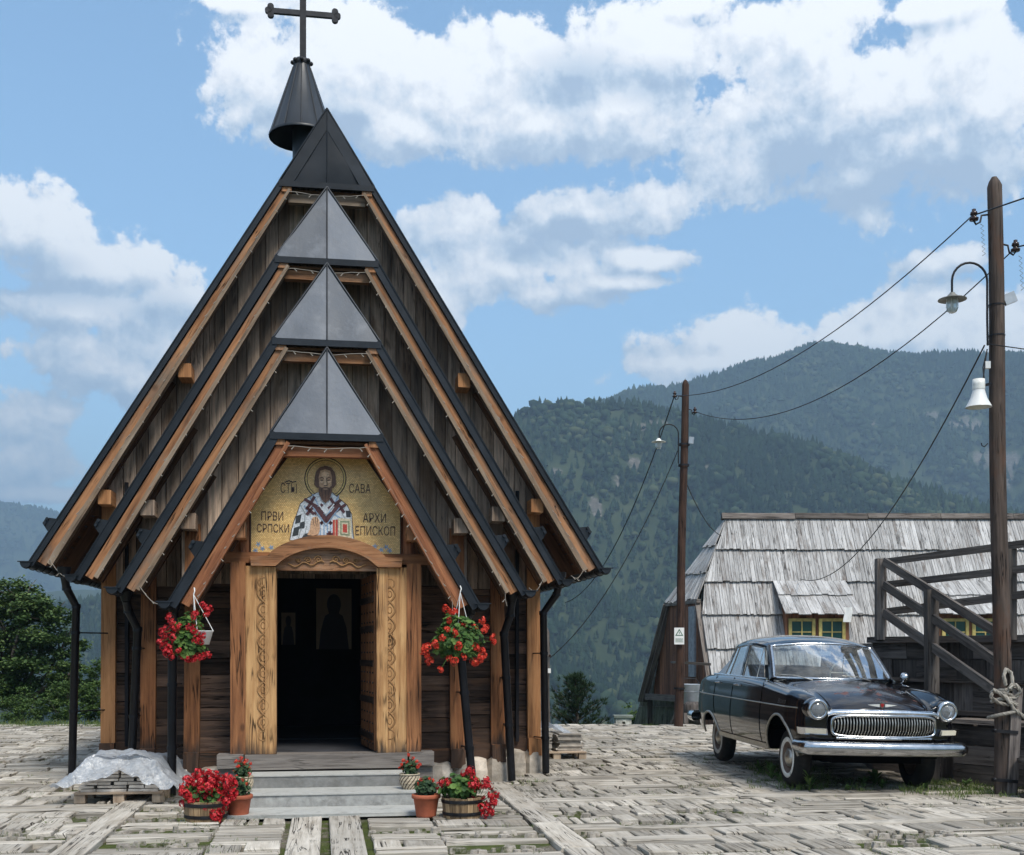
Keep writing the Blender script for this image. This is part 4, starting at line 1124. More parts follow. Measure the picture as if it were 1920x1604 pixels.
icon(.09, 15.6, 1.98, .46, .80, 'large gilded icon with a dark haloed figure, facing the open doorway')
icon(-.50, 15.6, 1.85, .18, .42, 'small icon partly hidden by the left jamb inside the dark doorway')
# ================================================================== PLAZA PAVING
def CP(x, y, d):
    """photo point at depth d of the church frame -> church coordinates"""
    tt = math.tan(math.atan((x-960)/F)+CA); lx = d*tt; Y = d*cA+lx*sA
    return Vector((lx, d, EYE-(y-HY)/F*Y))
M['paver'] = wood('bleached_paving_wood', (.50,.46,.405), (.375,.34,.29), (.15,.13,.105), crack=1.0, knots=.15, grain=24, stain=(.33,.28,.22), stain_lo=.52, stain_hi=.75, vary=.6, bump=1.0, rough=.9, spec=.12)
M['paver_stone'] = varied('paving_rubble', (.34,.305,.265), .95, 0, .15, scale=16, amount=.4, bump=.8, dirt=(.075,.085,.035), dirt_scale=6, dirt_lo=.50, dirt_hi=.62)
pav = MB(); rub = MB()
def block(x0, x1, d0, d1, axis, h=None, mb=pav, mat=0, jit=.010):
    if x1-x0 < .03 or d1-d0 < .02: return
    h = rng.uniform(-.006, .017) if h is None else h; j = lambda: rng.uniform(-jit, jit)
    q = [(x0+j(), d0+j()), (x1+j(), d0+j()), (x1+j(), d1+j()), (x0+j(), d1+j())]
    cx, cy = (x0+x1)/2, (d0+d1)/2; tl = [rng.uniform(-.006, .006) for _ in range(4)]
    ins = .009
    mid = [(x, y, h-.008+t) for (x, y), t in zip(q, tl)]
    top = [(x+(ins if x < cx else -ins), y+(ins if y < cy else -ins), h+t) for (x, y), t in zip(q, tl)]
    bot = [(x, y, -.045) for x, y in q]
    vs = bot+mid+top; fs = []
    for b0 in (0, 4):
        for i in range(4): fs.append((b0+i, b0+(i+1) % 4, b0+4+(i+1) % 4, b0+4+i))
    fs.append((8, 9, 10, 11))
    ou, ov = rng.uniform(0, 60), rng.uniform(0, 60)
    uv = [[((vs[k][1-axis]+vs[k][2]*.6)+ou, (vs[k][axis]+vs[k][2]*.6)+ov) for k in f] for f in fs]
    mb.add(vs, fs, uv, mat)
def in_view(lx, d):
    w = CW(lx, d)
    if w.y > 24.75 or w.y < 4.5: return False
    x = 960+F*w.x/w.y; return -320 < x < 2240
def blocked(lx, d): return (abs(lx) < 2.7 and 14.6 < d < 23.3) or (abs(lx) < 2.1 and 13.8 < d < 15) or (abs(lx) < .88 and 11.1 < d < 14)
def gravel(x0, x1, d0, d1):
    n = int((x1-x0)*(d1-d0)*70)
    for _ in range(n):
        x, y = rng.uniform(x0, x1), rng.uniform(d0, d1); s = rng.uniform(.025, .075); a = rng.uniform(0, 3)
        ring = [(x+s*rng.uniform(.7, 1.1)*math.cos(a+PI*q/3), y+s*rng.uniform(.5, .9)*math.sin(a+PI*q/3)) for q in range(6)]
        hh = rng.uniform(-.012, .012)
        vs = [(px_, py_, -.045) for px_, py_ in ring]+[(x+(px_-x)*.75, y+(py_-y)*.75, hh) for px_, py_ in ring]
        fs = [(i, (i+1) % 6, 6+(i+1) % 6, 6+i) for i in range(6)]+[(6, 7, 8, 9, 10, 11)]
        rub.add(vs, fs)
def fill_cell(x0, x1, d0, d1, typ=None):
    cx, cd = (x0+x1)/2, (d0+d1)/2
    if not in_view(cx, cd) or blocked(cx, cd): return
    g = .015; r = rng.random() if typ is None else typ
    if r < .50:                                   # short blocks, grain running away from the viewer
        n = rng.choice((2, 2, 3, 3)); xs = [x0+(x1-x0)*i/n+(rng.uniform(-.05, .05) if 0 < i < n else 0) for i in range(n+1)]
        for i in range(n): block(xs[i]+g, xs[i+1]-g, d0+g, d1-g, 1)
    elif r < .84:                                 # laths lying across
        n = rng.choice((2, 3, 3, 4))
        for i in range(n):
            if rng.random() < .93: block(x0+g, x1-g, d0+(d1-d0)*i/n+g*.6, d0+(d1-d0)*(i+1)/n-g*.6, 0, h=rng.uniform(-.012, .014))
    else: gravel(x0, x1, d0, d1)
bands = [3.6, 5.75, 7.8, 9.92, 11.9, 14.05, 16.2, 18.35, 20.5, 22.6, 24.7, 26.8, 28.9]
SW = .15; GX = 1.95; GW = .27
for bi in range(len(bands)-1):
    a, b_ = bands[bi], bands[bi+1]
    for sg in (-1, 1):
        lo, hi = (GX+GW/2, 18.5) if sg > 0 else (-16.5, -GX-GW/2)
        x = lo
        while x < hi:                               # long kerb strips running across
            l = rng.uniform(1.3, 2.6); x1 = min(x+l, hi)
            if in_view((x+x1)/2, a) and not blocked((x+x1)/2, a): block(x+.012, x1-.012, a-SW/2, a+SW/2, 0, h=.018)
            x += l
        rows = 5; off = rng.uniform(-.2, .2)
        for r_ in range(rows):
            d0 = a+SW/2+(b_-a-SW)*r_/rows; d1 = a+SW/2+(b_-a-SW)*(r_+1)/rows; x = lo-rng.uniform(0, .5)
            while x < hi:
                w_ = rng.uniform(.48, .85); xa, xb = max(x, lo), min(x+w_, hi)
                if xb-xa > .15: fill_cell(xa, xb, d0, d1, rng.random()*(1.0 if rng.random() < .5 else .5) if sg > 0 else rng.random()*.9)
                x += w_
for sg in (-1, 1):                                  # strips running along the church axis
    d = 4.0
    while d < 13.6:
        l = rng.uniform(1.2, 2.2)
        if in_view(sg*GX, d+.5): block(sg*GX-GW/2+.01, sg*GX+GW/2-.01, d+.01, min(d+l, 13.6)-.01, 1, h=.02)
        d += l
for (xa, xb) in ((-.33, -.05), (.02, .31)):
    for (da, db) in ((8.7, 11.02), (6.2, 8.66), (4.0, 6.15)): block(xa, xb, da, db, 1, h=.016, jit=.014)
d = 4.2
r_ = 0
while d < 13.8:
    for sg in (-1, 1):
        if d > 11.0: xs = [(.95, 1.40), (1.40, GX-GW/2)]
        else: xs = [(.36, .95), (.95, GX-GW/2)] 
        for ci, (xa, xb) in enumerate(xs):
            if sg < 0: xa, xb = -xb, -xa
            fill_cell(xa, xb, d, d+.33, .7 if (r_+ci) % 2 == 0 else rng.choice((.95, .6, .3)))
    d += .34; r_ += 1
# tie the laths together in one sheet of paving
for i in range(len(rub.f)): pass
nb = len(pav.v); pav.v += rub.v; pav.f += [tuple(k+nb for k in f) for f in rub.f]; pav.uv += rub.uv; pav.r += rub.r; pav.m += [1]*len(rub.f); pav.s += rub.s
po = pav.build('paving', ['paver', 'paver_stone'], None, 'C', loc=(0, 0, 0)); structure(po)

# ================================================================== SHINGLED HOUSE beyond the plaza edge
ridge_z_, eave_slope = 4.83, 1.857
house = empty('shingled_house', (8.5, 28.7, -2.5), 'steep grey shingled wooden house with dormers and yellow window frames behind the car', 'house')
Rdir = Vector((1, .020, 0)).normalized(); Rn = Vector((.020, -1, 0)).normalized()
R0 = Vector((5.27, 28.7, ridge_z_)); HL = 12.5
def roofpt(u, drop, side=1, lift=0.0):
    """u metres along the ridge from R0, drop in height"""
    hd = drop/eave_slope; nrm = Vector((Rn.x*side, Rn.y*side, 0))*math.sin(math.atan(eave_slope))+Vector((0, 0, math.cos(math.atan(eave_slope))))
    return R0+Rdir*u+Rn*side*hd+Vector((0, 0, -drop))+nrm*lift
def left_u(drop, side):
    """left edge of each slope: hip down to the half-hip eave, then a nearly straight verge"""
    if side > 0: return -.88*min(1, drop/2.045)+max(0, drop-2.045)*.055
    return -1.30*min(1, drop/2.03)-max(0, drop-2.03)*.19
def shingles(side, drop_max, uend, ncourse):
    mb = MB(); cd = drop_max/ncourse
    for c_ in range(ncourse):
        t0, t1 = c_*cd, (c_+1)*cd+.05; u = min(left_u(t0, side), left_u(t1, side))-.05
        while u < uend:
            w_ = rng.uniform(.055, .115); ua, ub = u, min(u+w_, uend)
            e0 = max(left_u(t0, side), left_u(t1, side) if False else -9)
            la0, la1 = left_u(t0, side), left_u(t1, side)
            a0, a1 = max(ua, la0), max(ua, la1); b0, b1 = max(ub, la0), max(ub, la1)
            if b1-a1 > .012 or b0-a0 > .012:
                lf = rng.uniform(0, .018); tt = t1+rng.uniform(-.012, .014); g = .004
                P = lambda uu, tt_, lift: roofpt(uu, tt_, side, lift)
                top0 = max(0, t0-.05)
                mb.hexa([P(a1+g, tt, .055+lf), P(b1-g, tt, .055+lf), P(b1-g, tt, .085+lf), P(a1+g, tt, .085+lf), P(a0+g, top0, .0), P(b0-g, top0, .0), P(b0-g, top0, .022), P(a0+g, top0, .022)], 2)
            u += w_
    return mb
H_ = lambda mb, n, m, parent=house: mb.build(n, m, parent, 'W')
DM = 6.4
mb = shingles(1, DM, HL, 8); froof = H_(mb, 'roof', 'shingle')
mb = shingles(-1, DM, HL, 8); H_(mb, 'roof', 'shingle')
# half hip
mb = MB(); Fc, Bc = roofpt(left_u(2.045, 1), 2.045, 1), roofpt(left_u(2.03, -1), 2.03, -1)
for c_ in range(3):
    t0, t1 = c_/3, (c_+1)/3+.02; n = 4+c_*7
    for q in range(n):
        s0, s1 = q/n, (q+1)/n; lf = rng.uniform(0, .02)
        def HP(t, s, lift): 
            p = R0.lerp(Fc, t).lerp(R0.lerp(Bc, t), s); return p+Vector((-.85, -.1, .5))*lift
        t1_ = t1+rng.uniform(-.02, .02)
        mb.hexa([HP(t1_, s1, .03+lf), HP(t1_, s0, .03+lf), HP(t1_, s0, .06+lf), HP(t1_, s1, .06+lf), HP(t0, s1, 0), HP(t0, s0, 0), HP(t0, s0, .02), HP(t0, s1, .02)], 2)
H_(mb, 'half_hip', 'shingle')
mb = MB()
for sd in (1, -1):
    a_ = R0+Vector((-.10, 0, .02)); 
    for q in range(7):
        u0, u1 = -.12+q*(HL+.1)/7, -.12+(q+1)*(HL+.1)/7-.01; z0 = rng.uniform(.0, .03)
        mb.beam(R0+Rdir*u0+Rn*sd*.06+Vector((0, 0, .035+z0)), R0+Rdir*u1+Rn*sd*.06+Vector((0, 0, .035+rng.uniform(0, .03))), .045, .15, up=(Rn*sd*.88+Vector((0, 0, .4))).normalized().cross(Rdir), jit=.01)
H_(mb, 'ridge_board', 'grey_timber')
# verge boards and end wall of vertical planks
endtop_f, endtop_b = Fc+Vector((.18, .05, -.10)), Bc+Vector((.18, -.05, -.10))
botf, botb = roofpt(left_u(5.6, 1), 5.6, 1)+Vector((.18, .3, 0)), roofpt(left_u(4.3, -1), 4.3, -1)+Vector((.18, -.3, 0))
mb = MB(); n = 30
allf, allb = botf, Vector((botb.x, botb.y, 0)); 
W0 = Vector((Fc.x+.22, 25.9, 0)); W1 = Vector((Bc.x-.22, 31.1, 0))
for q in range(n):
    s0, s1 = q/n, (q+1)/n; a_ = W0.lerp(W1, s0+.002); b_ = W0.lerp(W1, s1-.002)
    def ztop(y):
        dy = abs(y-28.7); z = ridge_z_-dy*eave_slope-.10; return min(z, Fc.z-.08)
    zl = .42 if a_.y > 28.0 else -1.6
    za_, zb_ = ztop(a_.y), ztop(b_.y)
    if za_ > zl+.05 and zb_ > zl+.05:
        o_ = Vector((.04, .01, 0))
        mb.hexa([Vector((a_.x, a_.y, zl)), Vector((a_.x, a_.y, zl))+o_, Vector((b_.x, b_.y, zl))+o_, Vector((b_.x, b_.y, zl)), Vector((a_.x, a_.y, za_)), Vector((a_.x, a_.y, za_))+o_, Vector((b_.x, b_.y, zb_))+o_, Vector((b_.x, b_.y, zb_))], 2)
H_(mb, 'end_wall', 'house_plank')
mb = MB(); mb.beam(Fc+Vector((-.02, -.1, -.05)), Bc+Vector((-.02, .1, -.05)), .10, .10); H_(mb, 'eave_board', 'grey_timber')
for sd, dm, c0 in ((1, 6.0, Fc), (-1, 4.55, Bc)):
    for off in (.0, .16):
        mb = MB(); e_ = roofpt(left_u(dm, sd), dm, sd); mb.beam(c0+Vector((-.03+off*.6, off*sd*.9, -.06)), e_+Vector((-.03+off*.6, off*sd*.9, -.06)), .05, .13, up=Vector((1, 0, 0))); H_(mb, 'verge_board', 'grey_timber')
mb = MB(); eb = roofpt(left_u(4.45, -1), 4.45, -1); mb.beam(eb+Vector((.1, -.2, -.02)), Vector((4.05, 28.6, .40)), .12, .16); H_(mb, 'floor_beam', 'grey_timber')
mb = MB(); mb.box((eb.x+.18, eb.y-.2, -1.1), (.13, .13, 2.9), axis=2); H_(mb, 'support_post', 'grey_timber')
# grey shutter panel and small balcony at the near corner
a_ = W0.lerp(W1, .32); mb = MB(); mb.hexa([Vector((4.30, 27.55, .95)), Vector((4.36, 27.55, .95)), Vector((4.28, 27.95, .95)), Vector((4.22, 27.95, .95)), Vector((4.30, 27.55, 2.62)), Vector((4.36, 27.55, 2.62)), Vector((4.28, 27.95, 2.62)), Vector((4.22, 27.95, 2.62))], 2); H_(mb, 'shutter', varied('grey_shutter_paint', (.22,.24,.27), .6))
bal = MB(); p0, p1 = PX(1283, 1243, 26.6), PX(1332, 1246, 26.2)
bal.beam(p0, p1, .06, .06); bal.beam(p0-Vector((0, 0, .5)), p1-Vector((0, 0, .5)), .06, .06)
for q in range(8): s_ = p0.lerp(p1, (q+.5)/8); bal.beam(s_, s_-Vector((0, 0, .5)), .025, .025)
bal.beam(p0+Vector((0, 0, .05)), p0-Vector((0, 0, 1.9)), .08, .08); bal.beam(p0, p0+Vector((-.1, 1.4, 0)), .05, .05)
H_(bal, 'balcony_rail', 'grey_timber')
# dormers
def dormer(cx, idx):
    dz, dy = 3.28, 27.87; u0 = cx-R0.x
    def rp(u, y, z): return Vector((R0.x+u, y+.02*u, z))
    mb = MB(); n = 12; hw0, hw1 = .86, .90; sh = .10
    for c_ in range(2):
        t0, t1 = c_/2, (c_+1)/2+.03
        for q in range(n):
            s0, s1 = q/n, (q+1)/n; lf = rng.uniform(0, .015)
            def D_(t, s, l): 
                hw = hw0+(hw1-hw0)*t; return rp(u0-hw+2*hw*s+sh*t, dy+.03-1.15*t, dz+.05-.93*t)+Vector((0, -.62, .78))*l
            t1_ = t1+rng.uniform(-.02, .02)
            mb.hexa([D_(t1_, s0+.002, .03+lf), D_(t1_, s1-.002, .03+lf), D_(t1_, s1-.002, .055+lf), D_(t1_, s0+.002, .055+lf), D_(t0, s0+.002, 0), D_(t0, s1-.002, 0), D_(t0, s1-.002, .02), D_(t0, s0+.002, .02)], 2)
    dr = H_(mb, 'dormer', 'shingle')
    mb = MB(); 
    for q in range(9): mb.box(tuple(rp(u0-.66+q*.165, 26.98, 1.88)), (.155, .05, 1.1), axis=2)
    for sg in (-1, 1):
        xx = u0+sg*.72; mb.slab([rp(xx, 26.98, 1.3), rp(xx, 26.98, 2.45), rp(xx, 27.85, 3.2), rp(xx, 27.5, 2.5)], (.03, 0, 0), axis_dir=(0, 0, 1))
    mb.build('dormer_wall', 'house_plank', dr, 'W')
    for (wx, pm) in ((-.36, 'pane_green'), (.34, 'pane_green2')):
        mb = MB(); w_, h_ = .54, .62; cz = 2.0
        c_ = rp(u0+wx, 26.93, cz)
        for (ox, oz, sx, sz) in ((-w_/2, 0, .075, h_), (w_/2, 0, .075, h_), (0, h_/2-.03, w_-.08, .07), (0, -h_/2+.03, w_-.08, .07)): mb.box(c_+Vector((ox, 0, oz)), (sx, .05, sz))
        mb.box(c_, (.022, .03, h_-.1)); mb.box(c_+Vector((0, .002, .0)), (w_-.1, .03, .022))
        fr_ = mb.build('dormer_window', 'yellow_paint', dr, 'W')
        mb = MB(); mb.box(c_+Vector((0, .015, 0)), (w_-.07, .012, h_-.09)); mb.build('pane', pm, fr_, 'W')
M['yellow_paint'] = varied('yellow_window_paint', (.50,.40,.13), .6, scale=12, amount=.3)
M['pane_green'] = pmat('green_shutter_pane', (.01,.055,.04), .25)
M['pane_green2'] = pmat('green_glass_pane', (.014,.06,.05), .2)
dormer(7.05, 0); dormer(10.62, 1)
mb = MB(); p_ = PX(1590, 1152, 26.6)
pts = [[p_+Vector((-.09+.18*u+.02*math.sin(v*5), .02*math.sin(u*6+v*3), .16-.34*v)) for u in np.linspace(0, 1, 6)] for v in np.linspace(0, 1, 8)]
mb.grid(pts); o = mb.build('plastic_sheet', 'white_plastic', None); tag(o, 'small white plastic sheet hanging from the eave of the dormer behind the car roof', 'plastic sheet')
mb = MB(); c_ = PX(1294, 1324, 25.6); mb.lathe([(.001, 0), (.19, 0), (.205, .03), (.215, .46), (.225, .475), (.215, .48), (.205, .46), (.18, .04), (.001, .03)], (0, 0, 0), 24)
mb.lathe([(.222, .30), (.226, .31), (.222, .32)], (0, 0, 0), 24)
M['galvanised'] = varied('galvanised_steel', (.34,.37,.40), .45, .6, .5, scale=5, amount=.25)
tub = mb.build('metal_tub', 'galvanised', None, 'L'); tub.location = c_; tag(tub, 'grey galvanised metal tub hanging by the pole beside the balcony, left of the car', 'tub')
mb = MB(); mb.tube([c_+Vector((-.21, 0, .47)), c_+Vector((-.12, 0, .60)), c_+Vector((.12, 0, .60)), c_+Vector((.21, 0, .47))], .010, 6); mb.build('handle', 'iron', tub)
mb = MB(); c2 = PX(1296, 1352, 25.2)
mb.box(c2+Vector((0, 0, -.1)), (.34, .3, .55)); mb.lathe([(.001, .1), (.20, .1), (.22, .5), (.16, .56), (.001, .56)], c2+Vector((.05, 0, -.15)), 16)
o = mb.build('water_butt', 'dark_timber', None); tag(o, 'dark wooden butt standing under the metal tub at the plaza edge', 'water butt')
# handrail of steps going down at the plaza edge
mb = MB(); a_, b_ = PX(1279, 1310, 25.2), PX(1257, 1362, 25.6)
mb.beam(a_, b_, .05, .06)
for q in range(4): s_ = a_.lerp(b_, q/3); mb.beam(s_, s_-Vector((0, 0, .9)), .05, .05)
o = mb.build('step_railing', 'grey_timber', None); tag(o, 'short grey wooden handrail going down at the foot of the middle pole', 'railing')
# chimney of a house further down
mb = MB(); c_ = PX(1168, 1360, 27.0)
ch = empty('chimney', c_-Vector((0, 0, 1.3)), 'small white masonry chimney with a flat cap peeping over the plaza edge', 'chimney')
for (ox, oy, sx, sy) in ((-.15, 0, .06, .34), (.15, 0, .06, .34), (0, .15, .24, .04)): mb.box(c_+Vector((ox, oy, -.56)), (sx, sy, 1.48))
mb.box(c_+Vector((0, -.15, .135)), (.24, .05, .09)); mb.box(c_+Vector((0, -.15, -.68)), (.24, .05, 1.26)); mb.box(c_+Vector((-.075, -.15, .02)), (.09, .05, .14)); mb.box(c_+Vector((.08, -.15, .02)), (.09, .05, .14))
mb.build('stack', varied('white_render', (.58,.57,.52), .9, scale=9, bump=.2), ch)
mb = MB(); mb.box(c_+Vector((0, 0, .205)), (.44, .42, .05)); mb.build('cap', varied('cap_slab', (.22,.25,.22), .9), ch)

# ================================================================== TIMBER WALL, RAILINGS AND STAIR on the right
Pa, Pb = Vector((4.70, 15.2, 0)), Vector((6.55, 12.4, 0))
def wall_at(s, z, out=0.0):
    n_ = Vector((-(Pb-Pa).y, (Pb-Pa).x, 0)).normalized()
    if n_.y > 0: n_ = -n_
    p = Pa.lerp(Pb, s); return Vector((p.x, p.y, z))+n_*out
wall = empty('timber_retaining_wall', wall_at(.5, 0), 'dark weathered timber retaining wall of boards and beams behind the front of the car', 'retaining wall')
mb = MB(); Lw = (Pb-Pa).length
for (z0, z1) in ((0, .42), (.42, .80), (.80, 1.20), (1.20, 1.46), (1.46, 1.70)):
    x = 0
    while x < Lw:
        l = rng.uniform(.22, .62); a_, b_ = x/Lw, min(1, (x+l)/Lw)
        o0 = rng.uniform(-.01, .02); ax = 2 if l < .42 else 0
        mb.hexa([wall_at(a_, z0, o0), wall_at(b_, z0, o0), wall_at(b_, z0, o0-.07), wall_at(a_, z0, o0-.07), wall_at(a_, z1-.01, o0), wall_at(b_-.004, z1-.01, o0), wall_at(b_-.004, z1-.01, o0-.07), wall_at(a_, z1-.01, o0-.07)], ax)
        x += l
H2 = lambda mb, n, m, parent: mb.build(n, m, parent, 'W')
H2(mb, 'boarding', 'dark_timber', wall)
mb = MB(); mb.hexa([wall_at(0, 0, -.075), wall_at(1, 0, -.075), wall_at(1, 0, -.10), wall_at(0, 0, -.10), wall_at(0, 1.69, -.075), wall_at(1, 1.69, -.075), wall_at(1, 1.69, -.10), wall_at(0, 1.69, -.10)], 0); H2(mb, 'backing', 'dark_timber', wall)
for z in (1.20, .81, 1.70):
    mb = MB(); mb.beam(wall_at(-.01, z, .03), wall_at(1, z, .03), .11, .05 if z < 1.5 else .08, jit=.004); H2(mb, 'beam', 'dark_timber', wall)
mb = MB(); n_ = 9
mb.slab([wall_at(0, 1.735, -.02), wall_at(1, 1.735, -.02), wall_at(1, 1.735, -2.2), wall_at(0, 1.735, -2.2)], (0, 0, -.05)); H2(mb, 'deck', 'grey_timber', wall)
mb = MB()
for q in range(1, 3): pass
mb.hexa([wall_at(-.0, 0, -.08), wall_at(-.0, 0, .0), wall_at(-.0, 0, .0)+Vector((.3, 2.2, 0)), wall_at(-.0, 0, -.08)+Vector((.3, 2.2, 0)), wall_at(-.0, 1.66, -.08), wall_at(-.0, 1.66, .0), wall_at(-.0, 1.66, .0)+Vector((.3, 2.2, 0)), wall_at(-.0, 1.66, -.08)+Vector((.3, 2.2, 0))], 1)
H2(mb, 'return_wall', 'dark_timber', wall)
# lower ledge in front of it
led = empty('plank_bench', wall_at(.72, 0, .25), 'low dark plank ledge along the foot of the timber wall, right of the car', 'ledge')
mb = MB(); a_, b_ = wall_at(.44, .74, .30), wall_at(1.0, .74, .30)
mb.beam(a_, b_, .34, .05, jit=.005); H2(mb, 'top_plank', 'grey_timber', led)
mb = MB()
for q in range(3): z0 = .02+q*.225; mb.hexa([wall_at(.45, z0, .42), wall_at(1, z0, .42), wall_at(1, z0, .36), wall_at(.45, z0, .36), wall_at(.45, z0+.215, .42), wall_at(1, z0+.215, .42), wall_at(1, z0+.215, .36), wall_at(.45, z0+.215, .36)], 0)
mb.hexa([wall_at(.45, .02, .36), wall_at(.452, .02, .05), wall_at(.47, .02, .05), wall_at(.468, .02, .36), wall_at(.45, .7, .36), wall_at(.452, .7, .05), wall_at(.47, .7, .05), wall_at(.468, .7, .36)], 1)
H2(mb, 'front_board', 'dark_timber', led)
# platform railing
rl = empty('platform_railing', PX(1650, 1198, 15.0), 'three-rail grey wooden railing along the top of the timber wall', 'railing')
mb = MB(); mb.beam(PX(1651, 1200, 15.0), PX(1651, 1048, 15.0), .12, .12, up=(0, 1, 0)); H2(mb, 'post', 'grey_timber', rl)
mb = MB(); mb.beam(PX(1893, 1200, 13.45), PX(1893, 1030, 13.45), .12, .12, up=(0, 1, 0)); H2(mb, 'post', 'grey_timber', rl)
for (ya, yb_) in ((1054, 1015), (1097, 1062), (1148, 1110)):
    mb = MB(); mb.beam(PX(1660, ya, 15.0), PX(1960, yb_, 13.05), .045, .085, jit=.004); H2(mb, 'rail', 'grey_timber', rl)
sr = empty('stair_railing', PX(1747, 1285, 14.0), 'three sloping wooden handrails of the stair descending to the right beside the timber wall', 'stair railing')
mb = MB(); mb.beam(PX(1748, 1462, 14.0), PX(1746, 1106, 14.0), .135, .135, up=(0, 1, 0)); H2(mb, 'post', 'grey_timber', sr)
for (ya, yb_) in ((1050, 1186), (1094, 1240), (1147, 1297)):
    mb = MB(); mb.beam(PX(1658, ya+3, 14.92), PX(1868, yb_, 12.86), .05, .10, jit=.004); H2(mb, 'rail', 'grey_timber', sr)
# stair flight behind the boards
mb = MB()
for q in range(8):
    t_ = q/8; p_ = wall_at(.15+.75*t_, 1.6-t_*1.5, -.55); mb.box(p_, (.5, .9, .05))
mb.build('stair_tread', 'grey_timber', sr)

# ================================================================== POLES, LAMPS, WIRES
M['porcelain'] = pmat('brown_porcelain', (.035,.018,.016), .15)
M['lamp_shade'] = varied('enamel_shade', (.20,.20,.185), .5, .3, scale=20, amount=.3)
M['lamp_white'] = varied('white_enamel_shade', (.66,.66,.62), .4, scale=20, amount=.15)
gl = pmat('lamp_glass', (.75,.80,.80), .12); gl.node_tree.nodes['Principled BSDF'].inputs['Transmission Weight'].default_value = .55; gl.node_tree.nodes['Principled BSDF'].inputs['IOR'].default_value = 1.2; M['lamp_glass'] = gl
def pole_thing(name, base, top, r0, r1, label, mat='pole', square=.0):
    root = empty(name, base, label, 'pole', None)
    mb = MB(); n = 14; path = [base.lerp(top, t)+Vector((.010*math.sin(t*9), 0, 0)) for t in np.linspace(0, 1, 14)]+[top+Vector((0, 0, .05)), top+Vector((0, 0, .10))]
    rs = [r0+(r1-r0)*t for t in np.linspace(0, 1, 14)]+[r1*.75, r1*.35]
    mb.tube(path, rs, 10); H2(mb, 'pole_shaft', mat, root); return root
def insulator(root, attach, tip):
    mb = MB(); d = tip-attach; mb.tube([attach, attach.lerp(tip, .45), attach.lerp(tip, .55)+Vector((0, 0, -.07)), attach.lerp(tip, .85)+Vector((0, 0, -.09)), tip+Vector((0, 0, -.05)), tip], .011, 6)
    br = H2(mb, 'bracket', 'iron', root)
    mb = MB(); mb.lathe([(.001, -.045), (.045, -.045), (.05, -.02), (.028, -.012), (.026, .01), (.04, .018), (.036, .045), (.02, .055), (.022, .075), (.001, .085)], tip, 14); H2(mb, 'insulator', 'porcelain', br)
def lamp(root, arm, c, s, shade_mat):
    """arm: path; c: centre of the shade rim; s: shade radius"""
    mb = MB(); mb.tube(arm, s*.085, 8); la = H2(mb, 'lamp_arm', 'iron', root)
    mb = MB(); mb.lathe([(s*.16, s*.50), (s*.20, s*.42), (s*.34, s*.30), (s*.40, s*.14), (s*.98, s*.02), (s, -s*.03), (s*.95, -s*.02), (s*.36, s*.06), (.001, s*.06)], c, 24); H2(mb, 'lamp_shade', shade_mat, la)
    mb = MB(); mb.lathe([(s*.40, 0), (s*.40, -s*.62), (s*.34, -s*.84), (s*.18, -s*.96), (.001, -s*.98)], c, 18); H2(mb, 'lamp_globe', 'lamp_glass', la)
    mb = MB(); mb.lathe([(.001, -s*.62), (s*.13, -s*.5), (s*.12, -s*.2), (s*.08, 0), (.001, 0)], c, 10)
    for q in range(6):
        a = q*PI/3; mb.tube([c+Vector((s*.43*math.cos(a), s*.43*math.sin(a), 0)), c+Vector((s*.43*math.cos(a), s*.43*math.sin(a), -s*.62)), c+Vector((s*.2*math.cos(a), s*.2*math.sin(a), -s*.97))], s*.018, 4)
    H2(mb, 'bulb_and_cage', 'white_plastic', la)
YB = 12.67
big = pole_thing('utility_pole', PX(1882, 1490, YB), PX(1864, 350, YB), .098, .078, 'tall weathered wooden utility pole with lamp, horn and rope knot at the right edge', 'pole')
insulator(big, PX(1852, 403, YB), PX(1826, 406, YB-.05)); insulator(big, PX(1878, 458, YB), PX(1904, 464, YB-.05))
arm = [PX(1852, 648, YB-.08)]+[PX(1851, y, YB-.08) for y in (600, 560)]+[PX(1818+33*math.cos(a), 527-34*math.sin(a), YB-.08) for a in np.linspace(0, PI, 13)]+[PX(1785, 549, YB-.08)]
lamp(big, arm, PX(1785.5, 562, YB-.08), .150, 'lamp_shade')
mb = MB(); mb.beam(PX(1900, 1290, YB-.05)+Vector((.02, 0, 0)), PX(1893, 1497, YB-.05), .11, .13, up=(0, 1, 0)); H2(mb, 'base_stub', 'dark_timber', big)
for yy in (1372, 1464): mb = MB(); mb.beam(PX(1860, yy-2, YB-.11), PX(1908, yy+2, YB-.11), .035, .035); mb.ball(PX(1866, yy-2, YB-.14), .022, 6); H2(mb, 'bolted_strap', 'iron', big)
mb = MB(); mb.box(PX(1851, 685, YB-.09), (.055, .05, .075)); H2(mb, 'junction_box', 'white_plastic', big)
mb = MB(); mb.box(PX(1893, 560, YB-.02), (.13, .04, .115), rot=Matrix.Rotation(R(-22), 3, 'Y')); H2(mb, 'fuse_box', 'galvanised', big)
for yy in (573, 630): mb = MB(); mb.lathe([(.086, -.008), (.086, .008)], PX(1868 if yy < 600 else 1869, yy, YB), 14); H2(mb, 'pole_band', 'iron', big)
mb = MB(); mb.tube([PX(1852, 832, YB-.06), PX(1846, 838, YB-.1), PX(1841, 836, YB-.1), PX(1840, 831, YB-.1)], .006, 5); H2(mb, 'hook', 'iron', big)
for (x0, ya, yb_) in ((1841, 420, 480), (1913, 480, 545)):
    mb = MB(); mb.tube([PX(x0+(3 if q % 2 else -3)+q*.3, ya+(yb_-ya)*q/14, YB-.04) for q in range(15)], .004, 4); H2(mb, 'coiled_lead', 'galvanised', big)
mb = MB(); 
